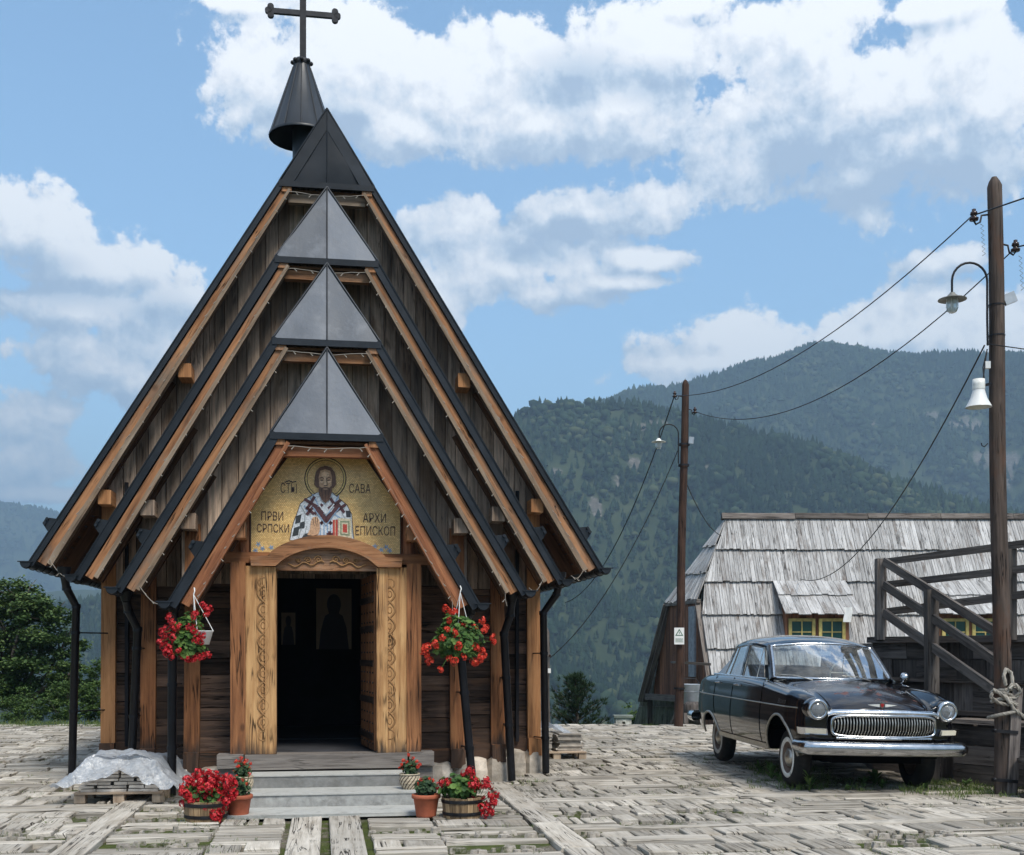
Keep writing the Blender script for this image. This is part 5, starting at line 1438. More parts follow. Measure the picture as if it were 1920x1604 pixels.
for k_ in range(2): mb.tube([PX(1851, 655, YB-.09), PX(1846-k_*3, 690, YB-.10), PX(1843+k_*3, 715, YB-.10)], .007, 5)
H2(mb, 'speaker_lead', 'black_wire', big)
# horn loudspeaker
hp = PX(1835, 764, YB-.12)
hs = empty('horn_loudspeaker', hp, 'white horn loudspeaker pointing down on the tall right pole', 'loudspeaker')
mb = MB(); mb.lathe([(.135, 0), (.130, .012), (.088, .09), (.068, .16), (.062, .19), (.062, .24)], hp, 28); mb.lathe([(.128, .004), (.085, .09), (.06, .19)], hp, 28); H2(mb, 'horn', 'white_plastic', hs)
mb = MB(); mb.lathe([(.001, .30), (.064, .30), (.066, .24), (.066, .19)], hp, 20); H2(mb, 'driver', 'lamp_white', hs)
mb = MB(); mb.beam(hp+Vector((.0, 0, .22)), PX(1858, 720, YB-.05), .03, .03); H2(mb, 'bracket', 'iron', hs)
# rope wound round the pole
rope = MB(); cx_ = PX(1880, 1320, YB)
M['rope'] = wood('old_rope', (.42,.39,.34), (.30,.275,.24), (.13,.115,.10), crack=0, knots=0, grain=60, bump=1.0)
def rope_tube(path, r=.019):
    """two twisted strands"""
    P_ = []
    for a, b_ in zip(path[:-1], path[1:]):
        for t in np.linspace(0, 1, 5)[:-1]: P_.append(Vector(a).lerp(Vector(b_), t))
    P_.append(Vector(path[-1]))
    for ph in (0, PI*2/3, PI*4/3):
        pts = []
        for i, p in enumerate(P_):
            d_ = (P_[min(i+1, len(P_)-1)]-P_[max(i-1, 0)]).normalized(); u_ = d_.cross(Vector((.3, .2, 1))).normalized(); v_ = d_.cross(u_)
            a = i*.8+ph; pts.append(p+u_*r*.5*math.cos(a)+v_*r*.5*math.sin(a))
        rope.tube(pts, r*.62, 6)
def coil(yc, tilt, r=.115, n=26, a0=0, a1=2*PI):
    c = PX(1881, yc, YB); return [c+Vector((r*math.cos(a), r*math.sin(a), tilt*math.cos(a)+.012*math.sin(2*a))) for a in np.linspace(a0, a1, n)]
for yc, tl in ((1293, .03), (1301, -.02), (1309, .035)): rope_tube(coil(yc, tl))
rope_tube(coil(1336, .055, .15, 26, PI*.9, PI*2.1))
for pth in ([(1862, 1293), (1874, 1300), (1890, 1312), (1904, 1308), (1914, 1296), (1905, 1284), (1893, 1290), (1884, 1303), (1893, 1318), (1908, 1322)],
            [(1886, 1285), (1882, 1268), (1886, 1255), (1896, 1262), (1899, 1280), (1893, 1292)], [(1893, 1310), (1900, 1330), (1912, 1338), (1926, 1350), (1950, 1366), (1985, 1380)],
            [(1860, 1300), (1858, 1308), (1872, 1318), (1890, 1322), (1903, 1316)]):
    rope_tube([PX(x, y, YB-.13-.02*math.sin(i*1.7)) for i, (x, y) in enumerate(pth)])
o = rope.build('rope', 'rope', None); tag(o, 'thick grey rope wound and knotted round the tall right pole', 'rope')
# drum at the right edge
dr_c = GP(1962, 1497); mb = MB(); mb.lathe([(.001, 0), (.26, 0), (.26, .03), (.22, .04), (.22, .36), (.28, .37), (.29, .41), (.001, .41)], dr_c, 28); 
o = mb.build('wooden_stool', 'dark_timber', None); tag(o, 'low round dark wooden stool cut by the right edge, beside the tall pole', 'stool')

YM = 24.3
mid = pole_thing('utility_pole', PX(1272, 1364, YM), PX(1285, 722, YM), .098, .074, 'dark red-brown utility pole with a white lamp between the church and the house', 'pole_red')
insulator(mid, PX(1278, 744, YM), PX(1265, 741, YM-.05)); insulator(mid, PX(1292, 768, YM), PX(1303, 771, YM-.05))
arm = [PX(1272, 870, YM-.1), PX(1272, 815, YM-.1)]+[PX(1254+18*math.cos(a), 814-18*math.sin(a), YM-.1) for a in np.linspace(0, PI, 11)]+[PX(1236, 821, YM-.1)]
lamp(mid, arm, PX(1235, 829, YM-.1), .15, 'lamp_white')
mb = MB(); mb.box(PX(1296, 826, YM-.1), (.10, .05, .14), rot=Matrix.Rotation(R(6), 3, 'Y')); H2(mb, 'fuse_box', 'galvanised', mid)
for yy in (834, 873, 1291): mb = MB(); mb.lathe([(.118, -.02), (.118, .02)], PX(1272+(1364-yy)*.0203, yy, YM), 14); H2(mb, 'pole_band', 'iron', mid)
sg_c = PX(1273.5, 1193, YM-.135)
sgn = MB(); sgn.box(sg_c, (.205, .012, .345)); sgn = sgn.build('warning_sign', 'white_plastic', None); tag(sgn, 'white plate with a green warning triangle on the middle pole', 'sign')
mb = MB(); T = lambda s_: [sg_c+Vector((x*s_, -.008, z*s_+.055)) for x, z in ((-.085, -.05), (.085, -.05), (0, .095))]
mb.slab(T(1.0), (0, .001, 0)); mb2 = MB(); mb2.slab([p+Vector((0, -.002, 0)) for p in T(.62)], (0, .001, 0))
M['sign_green'] = pmat('sign_green', (.06,.16,.10), .5)
tr = H2(mb, 'triangle', 'sign_green', sgn); H2(mb2, 'triangle_field', 'white_plastic', tr)
mb = MB(); mb.slab([sg_c+Vector((x, -.012, z+.055)) for x, z in ((-.005, .03), (.012, .03), (.004, .008), (.014, .008), (-.008, -.026), (-.001, -.002), (-.012, -.002))], (0, .001, 0)); H2(mb, 'flash_symbol', 'sign_green', tr)
mb = MB()
for r_ in range(4):
    x = -.075
    while x < .07: w_ = rng.uniform(.008, .022); mb.box(sg_c+Vector((x+w_/2, -.008, -.055-.022*r_)), (w_, .002, .011)); x += w_+.006
H2(mb, 'small_print', 'sign_green', sgn)
# short pole and lamp seen behind the right corner of the church
YS = 25.5
sm = pole_thing('lamp_post', PX(1027, 1420, YS), PX(1025, 1186, YS), .065, .055, 'grey wooden post with a small white lamp just right of the church corner', 'grey_timber')
arm = [PX(1020, 1262, YS-.1), PX(1012, 1238, YS-.1), PX(1005, 1243, YS-.1), PX(1003, 1258, YS-.1)]
lamp(sm, arm, PX(1003, 1264, YS-.1), .10, 'lamp_white')
mb = MB(); mb.box(PX(1028, 1258, YS-.1), (.11, .08, .10)); H2(mb, 'junction_box', 'white_plastic', sm)
mb = MB(); mb.lathe([(.001, -.03), (.035, -.03), (.02, 0), (.035, .02), (.001, .04)], PX(1031, 1230, YS-.1), 10); H2(mb, 'insulator', 'porcelain', sm)
# wires
def cable(a, b, sag, label, r=.008, n=24, group='overhead cables'):
    mb = MB(); pts = []
    for t in np.linspace(0, 1, n): p = Vector(a).lerp(Vector(b), t); p.z -= 4*sag*t*(1-t); pts.append(p)
    mb.tube(pts, r, 5); o = mb.build('cable', 'black_wire', None); tag(o, label, 'cable', group)
cable(PX(1824, 404, YB), PX(1266, 742, YM), .52, 'upper black cable from the tall right pole to the middle pole', .0075)
cable(PX(1903, 466, YB), PX(1303, 772, YM), .78, 'lower black cable from the tall right pole to the middle pole', .0075)
cable(PX(1846, 648, YB), PX(1500, 1086, 27.6), .8, 'black cable sagging from the tall right pole down to the dormer roof', .009)
cable(PX(1826, 404, YB), PX(1826, 404, YB).lerp(PX(2200, 270, 9.5), 6), .05, 'black cable leaving the top of the tall right pole upwards past the right edge', .009)
cable(PX(1904, 464, YB), PX(1904, 464, YB).lerp(PX(2200, 395, 9.0), 6), .05, 'black cable leaving the second insulator of the tall right pole past the right edge', .009)
cable(PX(1850, 645, YB), PX(1850, 645, YB).lerp(PX(2200, 690, 10), 6), .03, 'thin dark cable leaving the tall right pole below its lamp past the right edge', .006)
cable(PX(1264, 744, YM), PX(1060, 1130, 33), .9, 'thin black cable falling left from the top of the middle pole', .012)
cable(PX(1271, 845, YM), PX(1030, 1235, 25.5), .55, 'thin black cable falling left from below the lamp of the middle pole', .010)
cable(PX(1276, 878, YM), PX(1352, 1005, 28.4), .25, 'thin grey cable from the middle pole to the hip of the shingled house', .010)
# ================================================================== OLD BLACK SEDAN (local: x = car's right, y = forward, z = up)
car = empty('parked_car', (3.93, 13.37, .0), 'old black four-door saloon with chrome grille and whitewall tyres parked on the paving', 'car')
car.rotation_euler = (R(-.5), R(-1.2), PI+.10); car.scale = (1.065, 1.065, 1.065)
def crv(tab, y):
    """smooth interpolation through (y, value) pairs"""
    tab = sorted(tab); xs = [t[0] for t in tab]; n = len(tab)
    if y <= xs[0]: return tab[0][1]
    if y >= xs[-1]: return tab[-1][1]
    i = max(k for k in range(n) if xs[k] <= y); i = min(i, n-2)
    x0, x1 = xs[i], xs[i+1]; v0, v1 = tab[i][1], tab[i+1][1]; h = x1-x0
    def sl(k):
        if k == 0: return (tab[1][1]-tab[0][1])/(xs[1]-xs[0])
        if k == n-1: return (tab[-1][1]-tab[-2][1])/(xs[-1]-xs[-2])
        a = (tab[k][1]-tab[k-1][1])/(xs[k]-xs[k-1]); b = (tab[k+1][1]-tab[k][1])/(xs[k+1]-xs[k])
        return 0 if a*b <= 0 else 2*a*b/(a+b)
    t = (y-x0)/h; m0, m1 = sl(i)*h, sl(i+1)*h
    return (2*t**3-3*t*t+1)*v0+(t**3-2*t*t+t)*m0+(-2*t**3+3*t*t)*v1+(t**3-t*t)*m1
TW = [(.60,.76),(.54,.80),(.45,.835),(.3,.86),(.2,.88),(-.5,.885),(-1.5,.895),(-2.7,.89),(-3.2,.865),(-3.6,.79),(-3.85,.68),(-3.93,.56)]
TZS = [(.60,.945),(.53,.985),(.42,1.015),(.2,1.05),(-.3,1.085),(-.8,1.11),(-1.5,1.125),(-2.6,1.12),(-3.0,1.11),(-3.4,1.075),(-3.7,1.0),(-3.93,.86)]
TXS = [(.60,.665),(.45,.685),(-.2,.715),(-.8,.765),(-2,.80),(-3,.75),(-3.6,.64),(-3.93,.48)]
TZH = [(.60,.895),(.55,.935),(.48,.965),(.35,1.01),(.1,1.065),(-.3,1.12),(-.62,1.145),(-.80,1.15)]
TZD = [(-2.90,1.135),(-3.2,1.11),(-3.5,1.05),(-3.75,.97),(-3.93,.83)]
TZB = [(.60,.42),(.45,.37),(.2,.355),(-3.0,.355),(-3.4,.39),(-3.93,.46)]
def arch(y):
    z = 0
    if abs(y) < .415: z = max(z, .31+.46*math.sqrt(1-(y/.415)**2))
    if abs(y+2.70) < .40: z = max(z, .31+.33*math.sqrt(1-((y+2.70)/.40)**2))
    return z
def side_x(y, z):
    W = crv(TW, y); return W-(.085*((.68-z)/.38)**2 if z < .68 else .028*((z-.68)/.32)**2)
def section(y):
    W, ZS, XS = crv(TW, y), crv(TZS, y), crv(TXS, y)
    zb = max(crv(TZB, y), arch(y)); zt = ZS-.13; pts = []
    for i in range(11): z = zb+(zt-zb)*i/10; pts.append((side_x(y, z), z))
    xb = pts[-1][0]
    for i in range(1, 9):
        t = i/8; a, b_, c_ = (xb, zt), (xb+.002, ZS-.006), (XS, ZS); pts.append(tuple((1-t)**2*a[q]+2*t*(1-t)*b_[q]+t*t*c_[q] for q in (0, 1)))
    if y > -.83: zc = crv(TZH, y); dip = .055*min(1, max(0, (y+.75)/.5))
    elif y > -2.9: zc = ZS-.012; dip = .0
    else: zc = crv(TZD, y); dip = .03
    XV = XS-.14; ZV = min(ZS, zc-.03)-dip*.9 if y > -.83 else (ZS-.01 if y > -2.9 else min(ZS, zc)-dip)
    for i in range(1, 7): t = i/6; s_ = t*t*(3-2*t); pts.append((XS+(XV-XS)*t, ZS+(ZV-ZS)*s_))
    for i in range(1, 11):
        t = i/10; s_ = math.sin(PI/2*t)**.75; pts.append((XV*(1-t), ZV+(zc-ZV)*s_))
    return pts
bm = MB(); ys = list(np.arange(.60, .40, -.03))+list(np.arange(.42, -.46, -.03))+list(np.arange(-.5, -2.28, -.08))+list(np.arange(-2.3, -3.12, -.03))+list(np.arange(-3.16, -3.95, -.04))+[-3.93]
ys = sorted(set(round(float(y), 3) for y in ys), reverse=True)
full = []
for y in ys:
    s_ = section(y); row = [Vector((x, y, z)) for x, z in s_]+[Vector((-x, y, z)) for x, z in s_[-2::-1]]
    full.append(row)
def cap(row, dy, k_):
    c = Vector((0, row[0].y+dy, .62)); return [Vector((p.x*k_, row[0].y+dy, .62+(p.z-.62)*k_)) for p in row]
rows = [cap(full[0], .035, .05), cap(full[0], .034, .6), cap(full[0], .030, .85), cap(full[0], .020, .95)]+full+[cap(full[-1], -.02, .85), cap(full[-1], -.03, .05)]
bm.grid(rows)
# black paint with faded, rusty patches on the bonnet
m = pmat('black_car_paint', (.006,.006,.008), .10, 0, .5); t, bs = nt(m); tcn = t.n('ShaderNodeTexCoord').outputs['Object']
bs.inputs['Coat Weight'].default_value = .6; bs.inputs['Coat Roughness'].default_value = .06
s3 = t.n('ShaderNodeSeparateXYZ', ins={0: tcn})
up = t.n('ShaderNodeSeparateXYZ', ins={0: t.n('ShaderNodeNewGeometry').outputs['Normal']})
n1 = t.noise(tcn, 3.2, 7, .65); n2 = t.noise(tcn, 9, 6, .7)
onhood = t.math('MULTIPLY', t.ramp(s3.outputs[2], [(.84, 0.0), (.92, 1.0)]), t.ramp(t.math('MULTIPLY_ADD', s3.outputs[1], .5, .55), [(.2, 0.0), (.35, 1.0)]))
onhood = t.math('MULTIPLY', onhood, t.ramp(t.math('ABSOLUTE', s3.outputs[0]), [(.48, 1.0), (.56, 0.0)]))
fade = t.math('MULTIPLY', t.ramp(n1, [(.36, .25), (.62, 1.0)]), onhood)
rust = t.math('MULTIPLY', t.ramp(t.math('MULTIPLY_ADD', n2, .45, t.math('MULTIPLY', n1, .6)), [(.60, 0.0), (.63, 1.0)]), onhood)
c = t.mix(fade, (.005,.005,.007), (.022,.018,.020)); c = t.mix(rust, c, (.12,.04,.025))
dust = t.ramp(t.noise(t.scale(tcn, (1, .3, 1)), 6, 6, .7), [(.45, 0.0), (.8, .30)])
c = t.mix(t.math('MULTIPLY', dust, .05), c, (.25,.22,.19))
m.node_tree.links.new(c, bs.inputs['Base Color'])
m.node_tree.links.new(t.math('ADD', t.math('MULTIPLY', fade, .16), t.math('MULTIPLY_ADD', rust, .35, .085)), bs.inputs['Roughness'])
m.node_tree.links.new(t.math('MULTIPLY_ADD', fade, -.45, .6, clamp=True), bs.inputs['Coat Weight'])
bpn = t.n('ShaderNodeBump', ins={'Strength': .06, 'Distance': .02, 'Height': t.noise(tcn, 2.2, 3, .5)}); m.node_tree.links.new(bpn.outputs[0], bs.inputs['Normal'])
M['car_paint'] = m
M['chrome'] = varied('chrome', (.62,.63,.65), .16, 1.0, .5, scale=14, amount=.12)
M['chrome_dull'] = varied('dull_chrome', (.42,.40,.36), .35, .9, .5, scale=20, amount=.3)
M['tyre'] = varied('tyre_rubber', (.018,.018,.018), .85, 0, .3, scale=12, amount=.4, dirt=(.07,.06,.05), dirt_scale=5, dirt_lo=.5, dirt_hi=.8)
M['whitewall'] = varied('whitewall', (.62,.61,.57), .7, scale=14, amount=.2, dirt=(.25,.22,.18), dirt_scale=8, dirt_lo=.55, dirt_hi=.7)
M['rim'] = varied('rusty_rim', (.14,.10,.08), .6, .3, scale=14, amount=.4)
M['trim_dark'] = pmat('dark_gap', (.002,.002,.002), .9, 0, .05)
M['cabin'] = varied('dark_cabin', (.035,.034,.036), .8)
M['seat_cloth'] = varied('seat_cloth', (.10,.10,.105), .9)
M['cream'] = varied('cream_curtain', (.62,.58,.46), .9, scale=10, amount=.08)
M['headlight_glass'] = pmat('headlight_lens', (.75,.78,.80), .08, 0, .8); M['headlight_glass'].node_tree.nodes['Principled BSDF'].inputs['Transmission Weight'].default_value = .8
gm = bpy.data.materials.new('car_glass'); gm.use_nodes = True; g_ = NT(gm.node_tree); gm.node_tree.nodes.clear()
lw = g_.n('ShaderNodeLayerWeight'); lw.inputs['Blend'].default_value = .18
tcn = g_.n('ShaderNodeTexCoord').outputs['Object']
dn = g_.ramp(g_.noise(g_.scale(tcn, (1, 1, .5)), 3.5, 7, .7), [(.42, .05), (.72, .32)])
tr_ = g_.n('ShaderNodeBsdfTransparent', ins={'Color': (.72,.78,.80,1)}); gs_ = g_.n('ShaderNodeBsdfGlossy', ins={'Color': (.95,.97,1,1), 'Roughness': .035}); df_ = g_.n('ShaderNodeBsdfDiffuse', ins={'Color': (.55,.54,.50,1)})
mx1 = g_.n('ShaderNodeMixShader', ins={0: g_.math('MULTIPLY_ADD', lw.outputs['Fresnel'], .55, .03, clamp=True), 1: tr_.outputs[0], 2: gs_.outputs[0]})
mx2 = g_.n('ShaderNodeMixShader', ins={0: dn, 1: mx1.outputs[0], 2: df_.outputs[0]}); g_.n('ShaderNodeOutputMaterial', ins={0: mx2.outputs[0]})
M['car_glass'] = gm
K = lambda mb, n, m_, parent=car: mb.build(n, m_, parent, 'L')
body = K(bm, 'body', 'car_paint')
# body gaps
for sg in (-1, 1):
    for yg, z0, z1 in ((-.60, .38, 1.09), (-1.72, .38, 1.11), (-2.50, .64, 1.11)):
        mb = MB(); mb.tube([Vector((sg*(side_x(yg, z)+.001), yg+(.13*((.85-z)/.25)**2 if yg < -2 and z < .85 else 0), z)) for z in np.linspace(z0, z1, 12)], .0045, 5); K(mb, 'door_gap', 'trim_dark', body)
    mb = MB(); mb.tube([Vector((sg*.505*(1-.01*i), .56-.12*i, section(.56-.12*i)[25][1]+.002)) for i in range(11)], .004, 5); K(mb, 'bonnet_gap', 'trim_dark', body)
for sg in (-1, 1):
    for yh in (-1.52, -2.36):
        mb = MB(); z = 1.03; x = side_x(yh, z); mb.tube([Vector((sg*(x+.005), yh+.07, z)), Vector((sg*(x+.035), yh+.055, z)), Vector((sg*(x+.035), yh-.06, z)), Vector((sg*(x+.01), yh-.07, z))], .010, 7); mb.box((sg*(x+.006), yh+.06, z), (.02, .045, .03)); K(mb, 'door_handle', 'chrome', body)
    mb = MB(); mb.tube([Vector((sg*(side_x(y, .865)+.006), y, .865)) for y in np.linspace(.46, -3.3, 30)], .007, 6); K(mb, 'side_moulding', 'chrome_dull', body)
    mb = MB()
    for ya, yb_ in ((-.43, -2.29),):
        pts = [[Vector((sg*(side_x(y, zz)+.012), y, zz)) for zz in (.365, .385, .41, .42)] for y in np.linspace(ya, yb_, 12)]; mb.grid(pts)
    K(mb, 'sill_trim', 'chrome_dull', body)
    for yc, a_, b_ in ((0, .415, .46), (-2.70, .40, .33)):
        mb = MB(); mb.tube([Vector((sg*(side_x(yc+a_*math.cos(q), .31+b_*math.sin(q))+.002), yc+a_*math.cos(q), .31+b_*math.sin(q))) for q in np.linspace(.12, PI-.12, 25)], .014, 7); K(mb, 'arch_trim', 'chrome_dull' if yc == 0 else 'chrome_dull', body)
# underbody and wheel wells
mb = MB(); mb.box((0, -1.5, .44), (.95, 4.1, .26)); mb.box((0, .40, .47), (1.15, .30, .14)); mb.box((0, -1.35, .45), (1.45, 1.3, .22)); mb.box((0, 0, .33), (1.3, .09, .09)); mb.box((0, -2.7, .33), (1.3, .10, .10))
K(mb, 'underbody', 'trim_dark')
mb = MB(); mb.box((0, -1.0, 1.05), (1.35, .28, .12)); mb.box((0, -1.0, 1.09), (1.1, .2, .07)); K(mb, 'dashboard', 'cabin')
# seats
for ys_ in (-1.80, -2.62):
    mb = MB(); pts = []
    for i in range(9):
        a = -PI/2+PI*i/8; row = []
        for j in range(13):
            u = -1+2*j/12; row.append(Vector((.60*u, ys_+.07*math.sin(a)-.03*(abs(u)**4), 1.04+.22*math.cos(a)**.5*(1-abs(u)**8*.3) if True else 0)))
        pts.append(row)
    mb.grid(pts); mb.box((0, ys_, .98), (1.18, .12, .20)); K(mb, 'seat', 'seat_cloth')
mb = MB(); mb.tube([Vector((-.34+.19*math.cos(a), -1.20+.07*math.sin(a), 1.20+.16*math.sin(a))) for a in np.linspace(0, 2*PI, 25)[:-1]], .010, 6, closed=True); mb.tube([Vector((-.34, -1.2, 1.2)), Vector((-.34, -.98, 1.12))], .012, 6); mb.tube([Vector((-.52, -1.2, 1.2)), Vector((-.16, -1.2, 1.2))], .008, 5); K(mb, 'steering_wheel', 'cream')
mb = MB(); mb.box((0, -1.08, 1.425), (.20, .02, .05)); mb.beam((0, -1.08, 1.43), (0, -1.12, 1.52), .01, .01); K(mb, 'inner_mirror', 'white_plastic')
# greenhouse
RZ = [(-1.16,1.555),(-1.3,1.595),(-1.55,1.628),(-1.85,1.640),(-2.2,1.628),(-2.45,1.59),(-2.60,1.535)]
LZ = [(-1.16,1.49),(-1.3,1.51),(-1.55,1.53),(-1.85,1.535),(-2.2,1.515),(-2.45,1.465),(-2.60,1.40)]
LX = [(-1.16,.618),(-1.5,.64),(-1.85,.65),(-2.2,.645),(-2.45,.625),(-2.60,.59)]
mb = MB(); pts = []
for y in np.linspace(-1.16, -2.60, 22):
    zc, zl, xl = crv(RZ, y), crv(LZ, y), crv(LX, y); row = []
    for j in range(-12, 13):
        u = j/12; au = abs(u); bow = .05*(1-au*au) if y > -1.3 else .05*(1-au*au)*max(0, 1-(-1.3-y)/.3)
        row.append(Vector((xl*math.copysign(1-(1-au)**1.25, u) if au else 0, y+bow*.9 if y > -1.3 else y, zl+(zc-zl)*(1-au**2.6))))
    pts.append(row)
low = [[Vector((r_[k_].x*1.012, r_[k_].y, r_[k_].z-.028)) for k_ in (0,)]+[r_[0]] for r_ in pts]
mb.grid(pts); mb.grid(low); mb.grid([[r_[-1], Vector((r_[-1].x*1.012, r_[-1].y, r_[-1].z-.028))] for r_ in pts])
roof_o = K(mb, 'car_roof', 'car_paint', body)
mb = MB()
def wsp(u, v):
    """windscreen surface, u across -1..1, v bottom to top"""
    b_ = Vector((.680*u, -.735+.21*(1-u*u), 1.140)); tp = Vector((.595*u, -1.130+.075*(1-u*u), 1.497+.040*(1-u*u)))
    p = b_.lerp(tp, v); p.y += .02*math.sin(PI*v); return p
mb.grid([[wsp(u, v) for u in np.linspace(-1, 1, 25)] for v in np.linspace(0, 1, 9)]); K(mb, 'windscreen', 'car_glass', body)
mb = MB(); fr = [wsp(u, 0) for u in np.linspace(-1, 1, 21)]+[wsp(1, v) for v in np.linspace(.1, .9, 6)]+[wsp(u, 1) for u in np.linspace(1, -1, 21)]+[wsp(-1, v) for v in np.linspace(.9, .1, 6)]
mb.tube(fr, .017, 7, closed=True); K(mb, 'windscreen_frame', 'chrome', body)
mb = MB()
for u0, u1 in ((-.55, -.05), (.45, .95)):
    mb.tube([wsp(u0-.0, -.04)+Vector((0, .03, .0)), wsp((u0+u1)/2, .03)+Vector((0, .03, .02)), wsp(u1, .05)+Vector((0, .02, .02))], .006, 5)
K(mb, 'wiper', 'chrome_dull', body)
for sg in (-1, 1):
    B_ = lambda y: Vector((sg*.745, y, 1.12))
    def rail(y): return Vector((sg*(crv(LX, y)*1.012-.004), y, crv(LZ, y)-.03))
    mb = MB(); mb.beam(Vector((sg*.70, -.75, 1.12)), Vector((sg*.612, -1.145, 1.495)), .045, .05, up=(0, 1, 0)); K(mb, 'front_pillar', 'car_paint', body)
    mb = MB(); mb.beam(Vector((sg*.745, -1.755, 1.12)), rail(-1.755), .07, .03, up=(sg, 0, 0)); K(mb, 'centre_pillar', 'car_paint', body)
    mb = MB(); q = [Vector((sg*.742, -2.50, 1.12)), rail(-2.32), rail(-2.60), Vector((sg*.57, -2.60, 1.48)), Vector((sg*.65, -2.88, 1.12)), Vector((sg*.745, -2.84, 1.12))]
    mb.add(q, [(0, 1, 2, 5), (2, 3, 4, 5)], None); K(mb, 'rear_pillar', 'car_paint', body)
    for nm, ya, yb_, yta, ytb in (('front_door_window', -.90, -1.72, -1.24, -1.72), ('rear_door_window', -1.80, -2.47, -1.80, -2.30)):
        mb = MB(); a0, a1, b0_, b1_ = Vector((sg*.742, ya, 1.125)), Vector((sg*.742, yb_, 1.125)), rail(yta), rail(ytb)
        mb.grid([[a0.lerp(a1, t_) for t_ in np.linspace(0, 1, 6)], [b0_.lerp(b1_, t_) for t_ in np.linspace(0, 1, 6)]]); pn = K(mb, nm, 'car_glass', body)
        mb = MB(); mb.tube([a0, a1, b1_, b0_], .008, 6, closed=True)
        if nm[0] == 'f': v0 = a0.lerp(a1, .33); mb.tube([v0, b0_.lerp(b1_, .06)], .008, 6)
        else: v0 = a0.lerp(a1, .72); mb.tube([v0, b0_.lerp(b1_, .75)], .008, 6)
        K(mb, 'window_frame', 'chrome_dull', pn)
    mb = MB(); mb.tube([Vector((sg*.752, y, 1.123)) for y in np.linspace(-.78, -2.95, 8)], .013, 6); K(mb, 'belt_trim', 'chrome', body)
    mb = MB(); mb.grid([[Vector((sg*.71, y, 1.12)) for y in np.linspace(-1.85, -2.43, 8)], [Vector((sg*.615, y*.96-.07, 1.47)) for y in np.linspace(-1.85, -2.28, 8)]]); K(mb, 'curtain', 'cream')
mb = MB(); mb.grid([[Vector((.57*u, -2.60-.06*(1-u*u), 1.52)) for u in np.linspace(-1, 1, 13)], [Vector((.63*u, -2.88-.08*(1-u*u), 1.13)) for u in np.linspace(-1, 1, 13)]]); K(mb, 'rear_window', 'car_glass', body)
# wheels
for wx, wy, nm in ((.675, 0, 'f'), (-.675, 0, 'f'), (.675, -2.7, 'r'), (-.675, -2.7, 'r')):
    sg = 1 if wx > 0 else -1; ax = Matrix.Rotation(PI/2*sg, 3, 'Y')
    mb = MB(); prof = [(.175, -.08), (.24, -.088), (.290, -.078), (.310, -.045), (.314, 0), (.310, .045), (.290, .078), (.24, .088), (.175, .08)]
    mb.lathe(prof, (0, 0, 0), 36, axis=ax)
    w_ = mb.build('wheel', 'tyre', car, 'L'); w_.location = (wx, wy, .310)
    mb = MB(); mb.lathe([(.168, .083), (.172, .088), (.212, .092), (.217, .087)], (0, 0, 0), 36, axis=ax); mb.build('whitewall', 'whitewall', w_, 'L')
    mb = MB(); mb.lathe([(.176, -.07), (.176, .084), (.16, .075), (.145, .045), (.11, .04), (.06, .06), (.001, .06)], (0, 0, 0), 28, axis=ax)
    for q in range(8):
        a = 2*PI*q/8; v = ax @ Vector((.128*math.cos(a), .128*math.sin(a), .05)); mb.ball(v, .014, 4)
    mb.build('rim', 'rim', w_, 'L')
    mb = MB(); mb.lathe([(.100, .055), (.095, .075), (.06, .095), (.03, .105), (.001, .108)], (0, 0, 0), 24, axis=ax); mb.build('hubcap', 'chrome_dull', w_, 'L')
# grille
def gy(x): return .752-.075*(x/.56)**2
def sup(a, hw, hh, cz, n=5.5):
    c_, s_ = math.cos(a), math.sin(a); x = hw*math.copysign(abs(c_)**(2/n), c_); z = cz+hh*math.copysign(abs(s_)**(2/n), s_); return x, z
mb = MB(); ring = [sup(a, .545, .108, .700) for a in np.linspace(0, 2*PI, 49)[:-1]]; mb.tube([Vector((x, gy(x)+.01, z)) for x, z in ring], .017, 7, closed=True)
grille = K(mb, 'grille_frame', 'chrome', body)
mb = MB(); mb.slab([Vector((x, gy(x)-.045, z)) for x, z in ring], (0, -.02, 0)); K(mb, 'grille_backing', 'trim_dark', grille)
mb = MB(); nb_ = 35
for q in range(nb_):
    x = -.515+1.03*q/(nb_-1); hh = .094*(1-abs(x/.57)**10)
    mb.tube([Vector((x+.004, gy(x)-.03, .700-hh)), Vector((x, gy(x)+.012, .700-hh*.4)), Vector((x-.002, gy(x)+.016, .700+hh*.4)), Vector((x-.004, gy(x)-.01, .700+hh))], .0075, 6)
K(mb, 'grille_bars', 'chrome_dull', grille)
mb = MB(); pts = []
for u in np.linspace(-1, 1, 25):
    x = .585*u; y = gy(x)+.018; z = .838-.012*u*u-.05*max(0, abs(u)-.92)*6; pts.append([Vector((x, y-.05, z+.034)), Vector((x, y-.012, z+.028)), Vector((x, y+.006, z+.008)), Vector((x, y, z-.014)), Vector((x, y-.03, z-.018))])
mb.grid(pts); K(mb, 'bonnet_lip', 'chrome', grille)
mb = MB(); mb.tube([Vector((x, gy(x)+.012, .578)) for x in np.linspace(-.50, .50, 15)], .014, 6); K(mb, 'lower_strip', 'chrome', grille)
